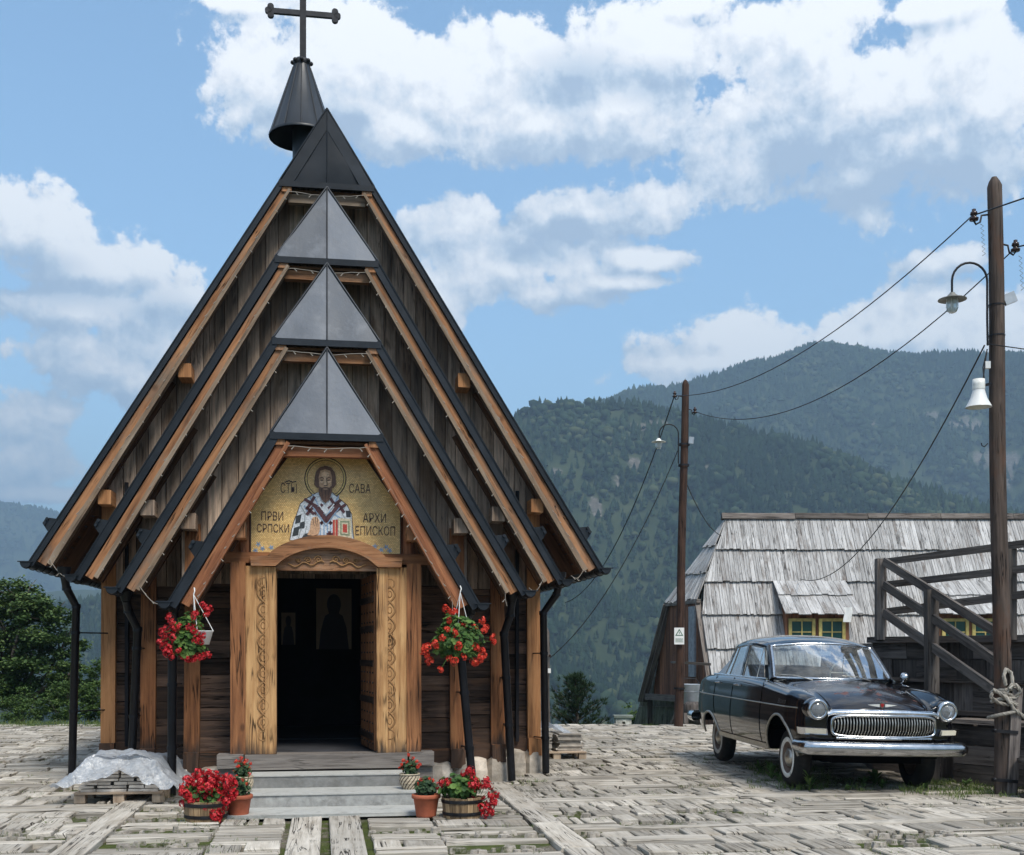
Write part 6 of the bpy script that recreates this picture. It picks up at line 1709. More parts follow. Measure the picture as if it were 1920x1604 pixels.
for sg in (-1, 1):
    # headlight
    c_ = Vector((sg*.685, .672, .860)); ax = Matrix.Rotation(-PI/2, 3, 'X')
    mb = MB(); mb.lathe([(.08, -.50), (.112, -.32), (.118, -.12), (.112, -.02), (.100, .0)], c_, 32, axis=ax); hb = K(mb, 'headlight', 'car_paint', body)
    mb = MB(); mb.lathe([(.108, -.03), (.110, .0), (.103, .018), (.084, .026), (.074, .016), (.071, .002)], c_, 32, axis=ax); K(mb, 'bezel', 'chrome', hb)
    mb = MB(); mb.lathe([(.074, -.02), (.06, -.045), (.03, -.055), (.001, -.057)], c_, 28, axis=ax); K(mb, 'reflector', 'chrome', hb)
    mb = MB(); mb.lathe([(.073, .004), (.058, .016), (.033, .024), (.001, .028)], c_, 28, axis=ax); K(mb, 'lens', 'headlight_glass', hb)
    # side lamp
    mb = MB(); mb.hexa([Vector((sg*.585, .70, .605)), Vector((sg*.83, .60, .605)), Vector((sg*.83, .50, .605)), Vector((sg*.585, .60, .605)), Vector((sg*.60, .71, .67)), Vector((sg*.845, .61, .675)), Vector((sg*.845, .51, .675)), Vector((sg*.60, .61, .67))] if sg > 0 else [Vector((-.83, .60, .605)), Vector((-.585, .70, .605)), Vector((-.585, .60, .605)), Vector((-.83, .50, .605)), Vector((-.845, .61, .675)), Vector((-.60, .71, .67)), Vector((-.60, .61, .67)), Vector((-.845, .51, .675))]); sl_ = K(mb, 'side_lamp', 'chrome', body)
    mb = MB(); mb.slab([Vector((sg*.605, .705, .617)), Vector((sg*.79, .628, .617)), Vector((sg*.795, .630, .662)), Vector((sg*.61, .708, .662))], (sg*.004, .008, 0)); K(mb, 'lamp_lens', 'cream', sl_)
# bumpers
def bumper(y0, sgn, zc, nm, hw=.835, curve=.10):
    path = []
    for u in np.linspace(-1, 1, 33): path.append((hw*u*.985, y0-sgn*curve*abs(u)**2.2, u))
    pre = [(-hw-.012, y0-sgn*(curve+.30), -1), (-hw-.014, y0-sgn*(curve+.14), -1), (-hw-.004, y0-sgn*(curve+.035), -1)]; post = [(-a, b_, 1) for a, b_, c__ in pre[::-1]]
    path = pre+path+post; pts = []
    for i, (x, y, u) in enumerate(path):
        a = path[max(i-1, 0)]; b_ = path[min(i+1, len(path)-1)]; tx_, ty_ = b_[0]-a[0], b_[1]-a[1]; l = math.hypot(tx_, ty_); nx, ny = -ty_/l*sgn*1.0, tx_/l*sgn
        if sgn < 0: nx, ny = -nx*-1, -ny*-1
        row = []
        for (o_, dz) in ((-.035, .080), (-.010, .084), (.012, .074), (.028, .052), (.036, .025), (.037, -.002), (.032, -.03), (.020, -.056), (.0, -.075), (-.03, -.085)):
            row.append(Vector((x+nx*o_, y+ny*o_, zc+dz*.84)))
        pts.append(row)
    mb = MB(); mb.grid(pts); return K(mb, nm, 'chrome')
bumper(.88, 1, .480, 'front_bumper'); bumper(-4.02, -1, .52, 'rear_bumper', .84, .14)
mb = MB(); mb.hexa([(-.66, .50, .36), (.66, .50, .36), (.62, .61, .40), (-.62, .61, .40), (-.70, .50, .56), (.70, .50, .56), (.66, .62, .56), (-.66, .62, .56)]); K(mb, 'front_valance', 'trim_dark', body)
mb = MB()
for q in range(14): mb.box((-.5+q*.025, .775, .565), (.012, .02, .03)); 
K(mb, 'valance_slot', 'trim_dark', body)
# emblem, script and mirror
zt_ = section(.60)[-1][1]
mb = MB(); c_ = Vector((0, .632, .912))
mb.slab([c_+Vector((x, 0, z)) for x, z in ((-.028, .028), (.028, .028), (.030, -.005), (0, -.036), (-.030, -.005))], (0, .014, 0)); em = K(mb, 'emblem', 'chrome', body)
mb = MB(); mb.slab([c_+Vector((x, .015, z)) for x, z in ((-.018, .018), (.018, .018), (.018, -.004), (0, -.024), (-.018, -.004))], (0, .003, 0)); K(mb, 'shield', pmat('emblem_red', (.30,.02,.02), .3), em)
mb = MB(); mb.slab([c_+Vector((x, .010, z)) for x, z in ((-.155, .004), (-.03, .012), (-.03, -.018), (-.10, -.008))], (0, .010, 0)); mb.slab([c_+Vector((x, .010, z)) for x, z in ((.155, .004), (.03, .012), (.03, -.018), (.10, -.008))], (0, .010, 0)); K(mb, 'wing', 'lamp_white', em)
cu = bpy.data.curves.new('script', 'FONT'); cu.body = 'Волга'; cu.size = 1; cu.shear = .35; cu.offset = .01; cu.resolution_u = 3
tmp = bpy.data.objects.new('tmp_text', cu); col.objects.link(tmp); dg = bpy.context.evaluated_depsgraph_get(); dg.update()
me_ = bpy.data.meshes.new_from_object(tmp.evaluated_get(dg)); bpy.data.objects.remove(tmp); bpy.data.curves.remove(cu)
co = np.array([v.co[:] for v in me_.vertices]); mn, mx_ = co.min(0), co.max(0); mb = MB(); vs = []
for v in co:
    u = (v[0]-mn[0])/(mx_[0]-mn[0]); w_ = (v[1]-mn[1])/(mx_[1]-mn[1]); y = -.02+.24*u; z = .890+.052*w_; vs.append((side_x(y, z)+.004, y, z))
mb.add(vs, [tuple(p.vertices) for p in me_.polygons], rnd=.5); K(mb, 'script', 'chrome', body)
mb = MB(); q_ = Vector((-.86, -.72, 1.17)); mb.lathe([(.001, -.045), (.03, -.04), (.055, -.01), (.066, .02), (.060, .028), (.001, .028)], q_, 20, axis=Matrix.Rotation(PI/2, 3, 'X') @ Matrix.Rotation(.3, 3, 'Y')); mb.tube([Vector((-.775, -.66, 1.09)), Vector((-.82, -.70, 1.12)), q_], .009, 6); K(mb, 'wing_mirror', 'chrome', body)
# ================================================================== FLOWERS IN POTS AND BASKETS
M['leaf'] = pmat('geranium_leaf', (.06,.13,.03), .55)
def leafmat(name, lo, mid, hi, rough=.6, trans=.15, scale=None):
    m = pmat(name, mid, rough, 0, .25); t, b = nt(m); at = t.n('ShaderNodeAttribute', attribute_name='rnd').outputs['Fac']
    c = t.ramp(at, [(0, lo), (.5, mid), (1, hi)]); m.node_tree.links.new(c, b.inputs['Base Color'])
    if trans:
        tl = t.n('ShaderNodeBsdfTranslucent', ins={'Color': c}); mx = t.n('ShaderNodeMixShader', ins={0: trans, 1: b.outputs[0], 2: tl.outputs[0]})
        m.node_tree.links.new(mx.outputs[0], m.node_tree.nodes['Material Output'].inputs[0])
    return m
M['geranium'] = leafmat('geranium_leaves', (.03,.075,.018), (.065,.14,.03), (.13,.22,.05))
M['begonia'] = leafmat('dark_leaves', (.02,.045,.02), (.04,.08,.035), (.07,.12,.05))
M['petal_red'] = leafmat('crimson_petals', (.24,.004,.008), (.50,.012,.020), (.78,.08,.09), .5, .2)
M['petal_scarlet'] = leafmat('scarlet_petals', (.42,.02,.012), (.68,.055,.03), (.82,.12,.07), .5, .2)
M['petal_white'] = leafmat('pale_petals', (.5,.35,.3), (.7,.55,.5), (.8,.7,.66))
def leafdisc(mb, c, n, r, lobes=7, rnd=None, cup=.25):
    n = n.normalized(); x = n.orthogonal().normalized(); a0 = rng.uniform(0, 6); x = (Matrix.Rotation(a0, 3, n) @ x); y = n.cross(x)
    vs = [c]+[c+(x*math.cos(2*PI*i/lobes)+y*math.sin(2*PI*i/lobes))*r*rng.uniform(.8, 1.1)+n*r*cup for i in range(lobes)]
    mb.add(vs, [(0, 1+i, 1+(i+1) % lobes) for i in range(lobes)], None, 0, rng.random() if rnd is None else rnd)
def plant(root, c, rx, ry, rz, nleaf, lr=.026, mat='geranium', droop=0.0):
    mb = MB()
    for _ in range(nleaf):
        d_ = Vector((rng.gauss(0, 1), rng.gauss(0, 1), rng.gauss(0, 1))).normalized(); q = rng.uniform(.35, 1.0)**.6
        lump = 1+.28*mnoise.noise(d_*2.3+Vector((c.x, c.y, c.z))*3)
        p = c+Vector((d_.x*rx, d_.y*ry, d_.z*rz))*q*lump; p.z -= droop*(d_.x**2+d_.y**2)*rz
        leafdisc(mb, p, (d_+Vector((0, -.3, .7))+Vector((rng.uniform(-.5, .5), rng.uniform(-.5, .5), rng.uniform(-.3, .3)))), lr*rng.uniform(.6, 1.3))
    for _ in range(14):
        d_ = Vector((rng.gauss(0, 1), rng.gauss(0, 1), rng.uniform(.1, 1))).normalized(); mb.tube([c-Vector((0, 0, rz*.5)), c+Vector((d_.x*rx, d_.y*ry, d_.z*rz))*.9], .004, 4, rnd=.7)
    return mb.build('leaves', mat, root, 'W')
def bloom_mesh(r, mat, seed):
    rs = random.Random(seed); mb = MB(); n = 26
    for _ in range(n):
        d_ = Vector((rs.gauss(0, 1), rs.gauss(0, 1), rs.gauss(0, 1))).normalized(); c = Vector((d_.x, d_.y, d_.z*.8))*r*rs.uniform(.6, 1.0); nn = d_; x = nn.orthogonal().normalized(); y = nn.cross(x); a0 = rs.uniform(0, 6)
        for k in range(5):
            a = a0+2*PI*k/5; u = x*math.cos(a)+y*math.sin(a); v = nn.cross(u); pr = r*rs.uniform(.30, .42)
            vs = [c, c+u*pr*.6+v*pr*.42+nn*pr*.1, c+u*pr*1.05+nn*pr*.22, c+u*pr*.6-v*pr*.42+nn*pr*.1]; mb.add(vs, [(0, 1, 2, 3)], None, 0, rs.random())
    o = mb.build('bloom', mat, None, 'L'); me = o.data; bpy.data.objects.remove(o); return me
BL = {}
for mt in ('petal_red', 'petal_scarlet'): BL[mt] = [bloom_mesh(1.0, mt, s) for s in (1, 2, 3, 4)]
STEMS = {}
def bloom(root, p, r, mt, stem_from=None):
    STEMS.setdefault(root.name, (root, []))[1].append(Vector(p))
    o = bpy.data.objects.new('bloom', rng.choice(BL[mt])); col.objects.link(o); o.parent = root
    o.location = wmat(root).inverted() @ Vector(p); o.scale = (r, r, r*rng.uniform(.75, 1.0)); o.rotation_euler = (rng.uniform(0, 6), rng.uniform(0, 6), rng.uniform(0, 6))
def blooms(root, c, Yd, pts, mt, r=.042, spread=.10):
    """pts: photo points of the flower heads, set in depth round the plant"""
    for (x, y) in pts:
        dz = rng.uniform(-spread, spread*.2); p = PX(x, y, Yd+dz-.05); bloom(root, p, r*rng.uniform(.8, 1.25), mt)
def potted(name, base, label, cat, group=None): return empty(name, base, label, cat, group)
P_SC = lambda Y: Y/F
# terracotta pots
def terracotta(base, r, h, label, nl, blp, mt):
    root = potted('potted_plant', base, label, 'potted plant', 'flower pots on and beside the steps')
    mb = MB(); mb.lathe([(.001, 0), (r*.70, 0), (r*.74, .02), (r*.93, h*.80), (r*.95, h*.81), (r*1.04, h*.82), (r*1.07, h*.86), (r*1.07, h*.97), (r*1.03, h), (r*.96, h), (r*.92, h*.9), (r*.001, h*.88)], base, 32); mb.build('pot', 'terracotta', root, 'W')
    mb = MB(); mb.lathe([(.001, h*.905), (r*.93, h*.9)], base, 20); mb.build('soil', 'soil', root, 'W')
    plant(root, base+Vector((0, 0, h+.065)), r*.85, r*.85, .085, nl, .020, 'begonia')
    for (x, y) in blp: bloom(root, PX(x, y, base.y-rng.uniform(0, .12)), .020, mt)
    return root
gL = GP(447, 1533); gR = GP(799, 1532)
terracotta(gL, .125, .215, 'terracotta flower pot with dark green leaves left of the steps, beside the half barrel', 230, [(455,1462),(468,1452),(462,1470)], 'petal_scarlet')
terracotta(gR, .128, .215, 'terracotta flower pot with a dark green leafy plant right of the steps', 330, [(790,1462),(806,1460),(785,1470),(812,1464)], 'petal_scarlet')
# twisted two-tone pots on the first step
M['pot_pale'] = varied('pale_glaze', (.50,.42,.30), .5, scale=10); M['pot_dark'] = varied('brown_glaze', (.07,.04,.025), .5, scale=10)
def twisted(px_, label, blp):
    base = CW(CP(px_, 1480, 11.86).x, 11.86, .150); root = potted('potted_plant', base, label, 'potted plant', 'flower pots on and beside the steps')
    r, h = .105, .165; prof = [(.62, 0), (.80, .18), (.95, .42), (1.0, .62), (.96, .80), (.90, .92)]
    mb = MB(); nseg = 48
    vs = []; k = len(prof)
    for i, (pr, ph) in enumerate(prof):
        for j in range(nseg):
            a = 2*PI*j/nseg+ph*1.3; vs.append(base+Vector((r*pr*math.cos(a)*(1.0+.02*(j % 3 == 0)), r*pr*math.sin(a), h*ph)))
    for i in range(k-1):
        for j in range(nseg):
            j2 = (j+1) % nseg; mb.add([vs[i*nseg+j], vs[i*nseg+j2], vs[(i+1)*nseg+j2], vs[(i+1)*nseg+j]], [(0, 1, 2, 3)], None, 1 if j % 3 == 0 else 0, .5)
    mb.lathe([(r*.90, h*.92), (r*1.0, h*.93), (r*1.0, h), (r*.93, h), (r*.90, h*.85), (.001, h*.84)], base, 32, mat=0)
    mb.build('pot', ['pot_pale', 'pot_dark'], root, 'W')
    plant(root, base+Vector((0, 0, h+.055)), .085, .085, .085, 170, .017, 'begonia')
    for (x, y) in blp: bloom(root, PX(x, y, base.y-rng.uniform(-.03, .09)), .021, 'petal_scarlet')
twisted(455, 'spiral-striped flower pot with small scarlet blooms at the left end of the lower step', [(442,1428),(452,1422),(462,1426),(470,1432),(446,1437),(458,1436),(468,1441),(440,1446),(452,1446),(463,1449),(449,1428),(458,1430),(450,1462),(466,1460),(444,1456)])
twisted(768, 'spiral-striped flower pot with small scarlet blooms at the right end of the lower step', [(756,1426),(766,1416),(774,1422),(782,1428),(753,1434),(763,1430),(772,1433),(783,1438),(757,1442),(768,1441),(778,1444),(750,1440),(787,1434)])
# half barrels of geraniums
def barrel(base, r, h, label, cpx, nl, rx, rz, blp, mt, rr=.045):
    root = potted('flower_barrel', base, label, 'flower barrel', 'half barrels of geraniums'); n = 20
    for part_, (r0, r1, z0, z1, out) in {'staves': (1.0, 1.10, 0, 1, 0)}.items():
        mb = MB()
        for q in range(n):
            a0, a1 = 2*PI*q/n+.012, 2*PI*(q+1)/n-.012; hh = h*rng.uniform(.97, 1.02)
            pt = lambda a, rad, z: base+Vector((rad*math.cos(a), rad*math.sin(a), z))
            mb.hexa([pt(a0, r, 0), pt(a1, r, 0), pt(a1, r-.02, 0), pt(a0, r-.02, 0), pt(a0, r*1.10, hh), pt(a1, r*1.10, hh), pt(a1, r*1.10-.02, hh), pt(a0, r*1.10-.02, hh)], 2)
        mb.build('staves', 'barrel', root, 'W')
    for zz in (.24, .82): mb = MB(); rr_ = r*(1+.1*zz)+.004; mb.lathe([(rr_, h*zz-.016), (rr_+.003, h*zz), (rr_+.002, h*zz+.016)], base, 40); mb.build('hoop', 'iron', root, 'W')
    mb = MB(); mb.lathe([(.001, h*.86), (r*1.05, h*.85)], base, 20); mb.build('soil', 'soil', root, 'W')
    plant(root, PX(*cpx, base.y-.03), rx, rx*.8, rz, nl, .028, 'geranium')
    for (x, y) in blp: bloom(root, PX(x, y, base.y-rng.uniform(.02, rx*.9)), rr*rng.uniform(.85, 1.2), mt)
barrel(GP(384, 1539)+Vector((0, .04, 0)), .185, .185, 'half barrel left of the steps overflowing with dense crimson geraniums', (385, 1492), 420, .20, .14,
       [(345,1475),(352,1462),(362,1458),(372,1452),(384,1462),(395,1455),(405,1452),(415,1460),(424,1470),(436,1468),(430,1482),(419,1490),(408,1476),(392,1478),(378,1480),(362,1478),(350,1490),(342,1484),(346,1508),(358,1500),(368,1498),(378,1505),(390,1496),(384,1515),(372,1512),(404,1528),(413,1524),(409,1536),(440,1488),(434,1496),(424,1500),(412,1502),(398,1466),(388,1450),(366,1468),(356,1470),(402,1490),(416,1478),(428,1460),(400,1462),(376,1466),(384,1490),(422,1512)], 'petal_red', .050)
barrel(GP(866, 1534)+Vector((0, .04, 0)), .175, .195, 'half barrel right of the steps with bright green geraniums and fewer crimson blooms', (862, 1474), 520, .19, .105,
       [(882,1446),(872,1452),(886,1458),(895,1466),(884,1470),(912,1462),(916,1474),(920,1492),(930,1490),(926,1503),(905,1500),(896,1508),(914,1516),(922,1522),(910,1526),(876,1496),(885,1502),(830,1468),(824,1474),(840,1466),(892,1478),(906,1470),(902,1514),(918,1510)], 'petal_red', .046)
# hanging baskets
def basket(hook, c, label, blp, mt, nl, rx, rz, potxy):
    root = potted('hanging_basket', PX(*c), label, 'hanging basket', 'flower baskets hanging from the lowest gable')
    hk = PX(*hook); cc_ = PX(*c); pc = PX(*potxy, cc_.y); mb = MB(); h = .14; r = .115
    mb.lathe([(.001, -h*.5), (r*.66, -h*.5), (r*.98, h*.42), (r*1.04, h*.45), (r*1.04, h*.5), (r*.96, h*.5), (.001, h*.3)], pc, 28); mb.build('pot', 'white_plastic', root, 'W')
    mb = MB(); top = hk+Vector((0, -.02, -.02))
    for q in range(3): a = 2*PI*q/3+.4; mb.tube([top, pc+Vector((r*math.cos(a), r*math.sin(a), h*.5))], .0045, 5)
    mb.tube([hk+Vector((0, .05, .04)), hk+Vector((0, 0, .05)), hk+Vector((.012, -.02, .02)), top], .006, 6); mb.build('hanger', 'white_plastic', root, 'W')
    plant(root, cc_, rx, rx*.85, rz, nl, .026, 'geranium', droop=.35)
    for (x, y) in blp: bloom(root, PX(x, y, cc_.y-rng.uniform(.02, rx*.9)), .043*rng.uniform(.85, 1.2), mt)
hL = CW(*CP(364, 1112, 12.25)); hR = CW(*CP(863, 1108, 12.25))
basket((364, 1112, hL.y), (352, 1190, hL.y), 'hanging basket of dense crimson geraniums under the left end of the lowest gable',
       [(381,1135),(391,1142),(388,1152),(318,1158),(322,1168),(312,1178),(303,1185),(308,1195),(300,1204),(306,1214),(314,1224),(322,1232),(312,1206),(318,1190),(328,1178),(338,1174),(348,1180),(358,1176),(364,1184),(356,1192),(345,1196),(340,1188),(368,1200),(374,1178),(378,1192),(384,1188),(362,1158),(366,1150),(334,1220),(344,1230),(352,1236),(362,1234),(372,1232),(382,1230),(390,1228),(326,1214),(330,1204),(376,1204),(318,1216),(324,1196)], 'petal_red', 760, .20, .22, (378, 1196))
basket((863, 1108, hR.y), (858, 1190, hR.y), 'hanging basket of loose scarlet geraniums under the right end of the lowest gable',
       [(850,1146),(836,1142),(905,1164),(908,1182),(924,1196),(926,1204),(854,1186),(855,1198),(880,1200),(815,1206),(850,1216),(880,1216),(868,1172),(838,1180),(830,1196),(870,1232),(888,1178),(842,1164),(892,1214),(902,1220),(796,1214),(800,1228),(793,1222),(842,1234),(826,1256),(805,1240),(852,1240),(900,1236),(905,1230),(912,1176),(892,1244),(888,1240),(860,1212),(818,1212),(802,1212)], 'petal_scarlet', 1300, .27, .235, (862, 1196))

# ================================================================== PALLETS UNDER PLASTIC
def plastic_mat():
    m = bpy.data.materials.new('milky_plastic_film'); m.use_nodes = True; t = NT(m.node_tree); m.node_tree.nodes.clear()
    tcn = t.n('ShaderNodeTexCoord').outputs['Object']; nz = t.noise(tcn, 9, 5, .6)
    df = t.n('ShaderNodeBsdfDiffuse', ins={'Color': (.62,.65,.69,1)}); tl = t.n('ShaderNodeBsdfTranslucent', ins={'Color': (.62,.66,.72,1)}); tp = t.n('ShaderNodeBsdfTransparent', ins={'Color': (.95,.97,1,1)}); gs = t.n('ShaderNodeBsdfGlossy', ins={'Color': (1,1,1,1), 'Roughness': .22})
    a = t.n('ShaderNodeMixShader', ins={0: .35, 1: df.outputs[0], 2: tl.outputs[0]}); b = t.n('ShaderNodeMixShader', ins={0: t.ramp(nz, [(.35, .18), (.7, .55)]), 1: a.outputs[0], 2: tp.outputs[0]})
    bp = t.n('ShaderNodeBump', ins={'Strength': .9, 'Distance': .03, 'Height': t.noise(tcn, 16, 6, .6, dist=1.2)})
    for q_ in (df, gs, tl): m.node_tree.links.new(bp.outputs[0], q_.inputs['Normal'])
    c = t.n('ShaderNodeMixShader', ins={0: .14, 1: b.outputs[0], 2: gs.outputs[0]}); t.n('ShaderNodeOutputMaterial', ins={0: c.outputs[0]}); return m
M['film'] = plastic_mat()
M['roof_tile'] = varied('pale_stacked_slab', (.46,.42,.37), .9, scale=12, amount=.3)
def pallet(c, w, dpt, rz, label, group='loaded pallets'):
    root = empty('pallet', c, label, 'pallet', group, rz)
    for sx in (-.44, 0, .44):
        for sy in (-.42, 0, .42): mb = MB(); mb.box((sx*w, sy*dpt, .045), (.10*w+.02, .12, .09)); mb.build('pallet_block', 'pallet', root, 'L')
    mb = MB()
    for q in range(5): mb.box((0, (-.44+.22*q)*dpt, .102), (w, .14*dpt, .02), axis=0)
    mb.build('top_boards', 'pallet', root, 'L')
    return root
pc = GP(212, 1507)+Vector((0, .45, 0))
pl = pallet(pc, .88, .85, R(6), 'wooden pallet on the paving left of the steps, loaded with pale slabs under plastic')
st_ = MB()
for lay in range(7):
    n = 5 if lay < 3 else 4; wd = .80-.09*max(0, lay-1)
    for q in range(n):
        for sy in (-.30, 0, .30): st_.box(((-.5+(q+.5)/n)*wd+rng.uniform(-.015, .015), sy*.85+rng.uniform(-.01, .01), .125+lay*.036), (wd/n-.012, .24, .026), jit=.003)
so = st_.build('slab_stack', 'roof_tile', None, 'L'); so.location = pc; so.rotation_euler = (0, 0, R(6)); tag(so, 'stack of pale thin slabs on the pallet left of the steps', 'slab stack')
def film(c, rz, W_, Dp, H_, label, seed, skirt=.28, nx=64, ny=48):
    mb = MB(); pts = []
    for j in range(ny):
        row = []
        for i in range(nx):
            u, v = -1+2*i/(nx-1), -1+2*j/(ny-1); x, y = u*W_*.5*(1+skirt), v*Dp*.5*(1+skirt*.8)
            e = max(abs(u)*(1+skirt)*.86, abs(v)*(1+skirt)*.80); n1 = mnoise.fractal(Vector((x*3+seed, y*3, seed)), .8, 2, 5)
            z = H_*(1.0 if e < .55 else max(0.0, 1-((e-.55)/.62)**1.1)); z *= 1-.10*abs(u)
            lift = .10*max(0, -v-.45)*max(0, 1-abs(u)*1.4)   # front gathered up over the load
            rr_ = 1-abs(mnoise.noise(Vector((x*5, y*5, seed*2))))*2
            z += .060*n1+.040*rr_*(.4+.6*e)+lift
            z = max(z, .025+.03*abs(n1))
            x += .04*mnoise.noise(Vector((x*4, y*4, seed+5))); y += .05*mnoise.noise(Vector((x*4, y*4, seed+9)))
            if v < -.55: z = max(z, .05+.20*max(0, 1-abs(u-.05)*1.7)); y += .12*max(0, 1-abs(u)*1.5)
            row.append(Vector((x, y, z)))
        pts.append(row)
    mb.grid(pts); o = mb.build('plastic_sheet', 'film', None, 'L'); o.location = c; o.rotation_euler = (0, 0, rz); tag(o, label, 'plastic sheet'); return o
film(pc+Vector((0, .0, .10)), R(6), .98, .98, .36, 'crumpled milky plastic sheet over the pallet left of the steps', 3)
pc2 = GP(1052, 1425)+Vector((-.12, .42, 0))
pl2 = pallet(pc2, .85, .85, R(9), 'wooden pallet by the right corner of the church, loaded with split shingles')
for k_, sx in enumerate((-.24, .20)):
    mb = MB()
    for lay in range(11):
        for sy in (-.18, .18): mb.box((sx+rng.uniform(-.02, .02), sy+rng.uniform(-.02, .02), .12+lay*.024), (.36+rng.uniform(-.04, .03), .34, .019), axis=0, jit=.003)
    o = mb.build('shingle_bundle', 'roof_tile', None, 'L'); o.location = pc2; o.rotation_euler = (0, 0, R(9)); tag(o, ('left stack of pale split shingles on the pallet by the right church corner', 'right stack of pale split shingles on the pallet by the right church corner')[k_], 'shingle stack', 'shingle stacks')
o = film(pc2+Vector((-.16, .1, .32)), R(9), .60, .70, .13, 'small crumpled plastic sheet on the shingle stacks by the right church corner', 8, nx=30, ny=24)

# ================================================================== GRASS AND WEEDS
def tuft_mesh(pts, name, mat, kind='stuff', loc=None):
    mb = MB()
    for (c, hgt, n, spread) in pts:
        for _ in range(n):
            a = rng.uniform(0, 6.28); r_ = spread*math.sqrt(rng.random()); b0 = c+Vector((r_*math.cos(a), r_*math.sin(a), 0)); h = hgt*rng.uniform(.45, 1.1); ln = Vector((rng.gauss(0, .35), rng.gauss(0, .35), 1)).normalized()
            s_ = ln.cross(Vector((rng.gauss(0, 1), rng.gauss(0, 1), 0))).normalized()*max(.0022, hgt*.03); m_ = b0+ln*h*.55; tip = b0+ln*h+Vector((rng.gauss(0, .25), rng.gauss(0, .25), -.12))*h
            mb.add([b0-s_, b0+s_, m_+s_*.8, m_-s_*.8, tip], [(0, 1, 2, 3), (3, 2, 4)], None, 0, rng.random())
    o = mb.build(name, mat, None, 'W', loc=(0, 0, 0)); o['kind'] = kind; return o
M['grass'] = leafmat('grass_blades', (.05,.085,.02), (.11,.16,.04), (.21,.25,.08))
g_pts = []
r2 = random.Random(11)
for _ in range(5200):                          # thin growth in the joints
    lx, d = r2.uniform(-9, 13), r2.uniform(8.0, 22); w = CW(lx, d)
    if blocked(lx, d) or w.y > 24: continue
    if mnoise.noise(Vector((w.x*.8, w.y*.8, 4))) < -.02 and r2.random() < .8: continue
    g_pts.append((Vector((w.x, w.y, -.01)), r2.uniform(.018, .045), r2.randint(4, 10), .05))
def around(x0, x1, y0, y1, n, hmin, hmax, sp=.10):
    for _ in range(n):
        p = GP(r2.uniform(x0, x1), r2.uniform(y0, y1)); g_pts.append((Vector((p.x, p.y, 0)), r2.uniform(hmin, hmax), r2.randint(8, 22), sp))
around(1300, 1400, 1418, 1436, 14, .04, .10); around(1410, 1560, 1445, 1484, 60, .05, .14); around(1530, 1700, 1462, 1486, 40, .04, .12); around(1700, 1860, 1462, 1492, 110, .04, .13); around(1790, 1919, 1450, 1500, 60, .05, .12); around(1400, 1520, 1425, 1445, 26, .04, .11)
around(960, 1040, 1458, 1475, 10, .03, .07); around(290, 330, 1480, 1498, 10, .04, .09); around(330, 480, 1530, 1548, 16, .02, .05)
for _ in range(420):                           # grassy rim at the far left edge
    X = r2.uniform(-15, -7.6); g_pts.append((Vector((X, r2.uniform(24.0, 25.6), -.02)), r2.uniform(.06, .16), 14, .14))
for _ in range(160):
    X = r2.uniform(.4, 4); g_pts.append((Vector((X, r2.uniform(24.4, 25.4), -.05)), r2.uniform(.03, .08), 10, .12))
tuft_mesh(g_pts, 'grass', 'grass')
M['weed'] = leafmat('weed_leaves', (.05,.095,.025), (.10,.17,.045), (.16,.24,.07))
def weed(base, h, n, lw, label):
    mb = MB(); base = Vector(base)
    for q in range(n):
        a = rng.uniform(0, 6.28); out = rng.uniform(.25, 1.0); l = h*rng.uniform(.55, 1.05); z0 = h*rng.uniform(0, .45); d_ = Vector((math.cos(a)*out, math.sin(a)*out, rng.uniform(.5, 1.2))).normalized(); s_ = d_.cross(Vector((0, 0, 1))).normalized()*lw*rng.uniform(.7, 1.2)
        b0 = base+Vector((0, 0, z0)); p1 = b0+d_*l*.35; p2 = b0+d_*l*.7+Vector((0, 0, -.02)); p3 = b0+d_*l+Vector((0, 0, -.12*l*2))
        mb.add([b0, p1-s_, p1+s_, p2-s_*.9, p2+s_*.9, p3], [(0, 2, 1), (1, 2, 4, 3), (3, 4, 5)], None, 0, rng.random())
    mb.tube([base, base+Vector((0, 0, h*.7))], .004, 4, rnd=.8)
    o = mb.build('weed', 'weed', None, 'W'); tag(o, label, 'weed', 'weeds growing round the parked car')
for (x, y, h, n, lw, lb) in ((1424,1452,.20,16,.020,'leafy weed in front of the rear wheel, leftmost beside the car'),(1446,1462,.22,18,.020,'broad leafy weed just left of the front whitewall wheel'),(1462,1470,.16,16,.016,'low bushy weed at the foot of the front whitewall wheel'),(1518,1482,.26,18,.013,'upright narrow weed right of the front whitewall wheel'),
    (1640,1472,.20,22,.026,'round-leaved weed under the middle of the front bumper'),(1620,1478,.14,14,.022,'low weed under the front bumper, left of the round-leaved one'),(1655,1480,.12,12,.022,'small weed under the bumper, right of the round-leaved one'),(1590,1484,.10,12,.018,'small flat weed under the left half of the bumper'),
    (1858,1472,.16,12,.024,'broad-leaved weed between the right front tyre and the tall pole'),(1812,1478,.12,12,.018,'small weed on the grassy strip right of the car'),(1905,1480,.22,14,.018,'tall weed at the foot of the stool by the right edge'),(1735,1484,.12,14,.018,'low weed in front of the right front tyre')):
    weed(GP(x, y), h, n, lw, lb)

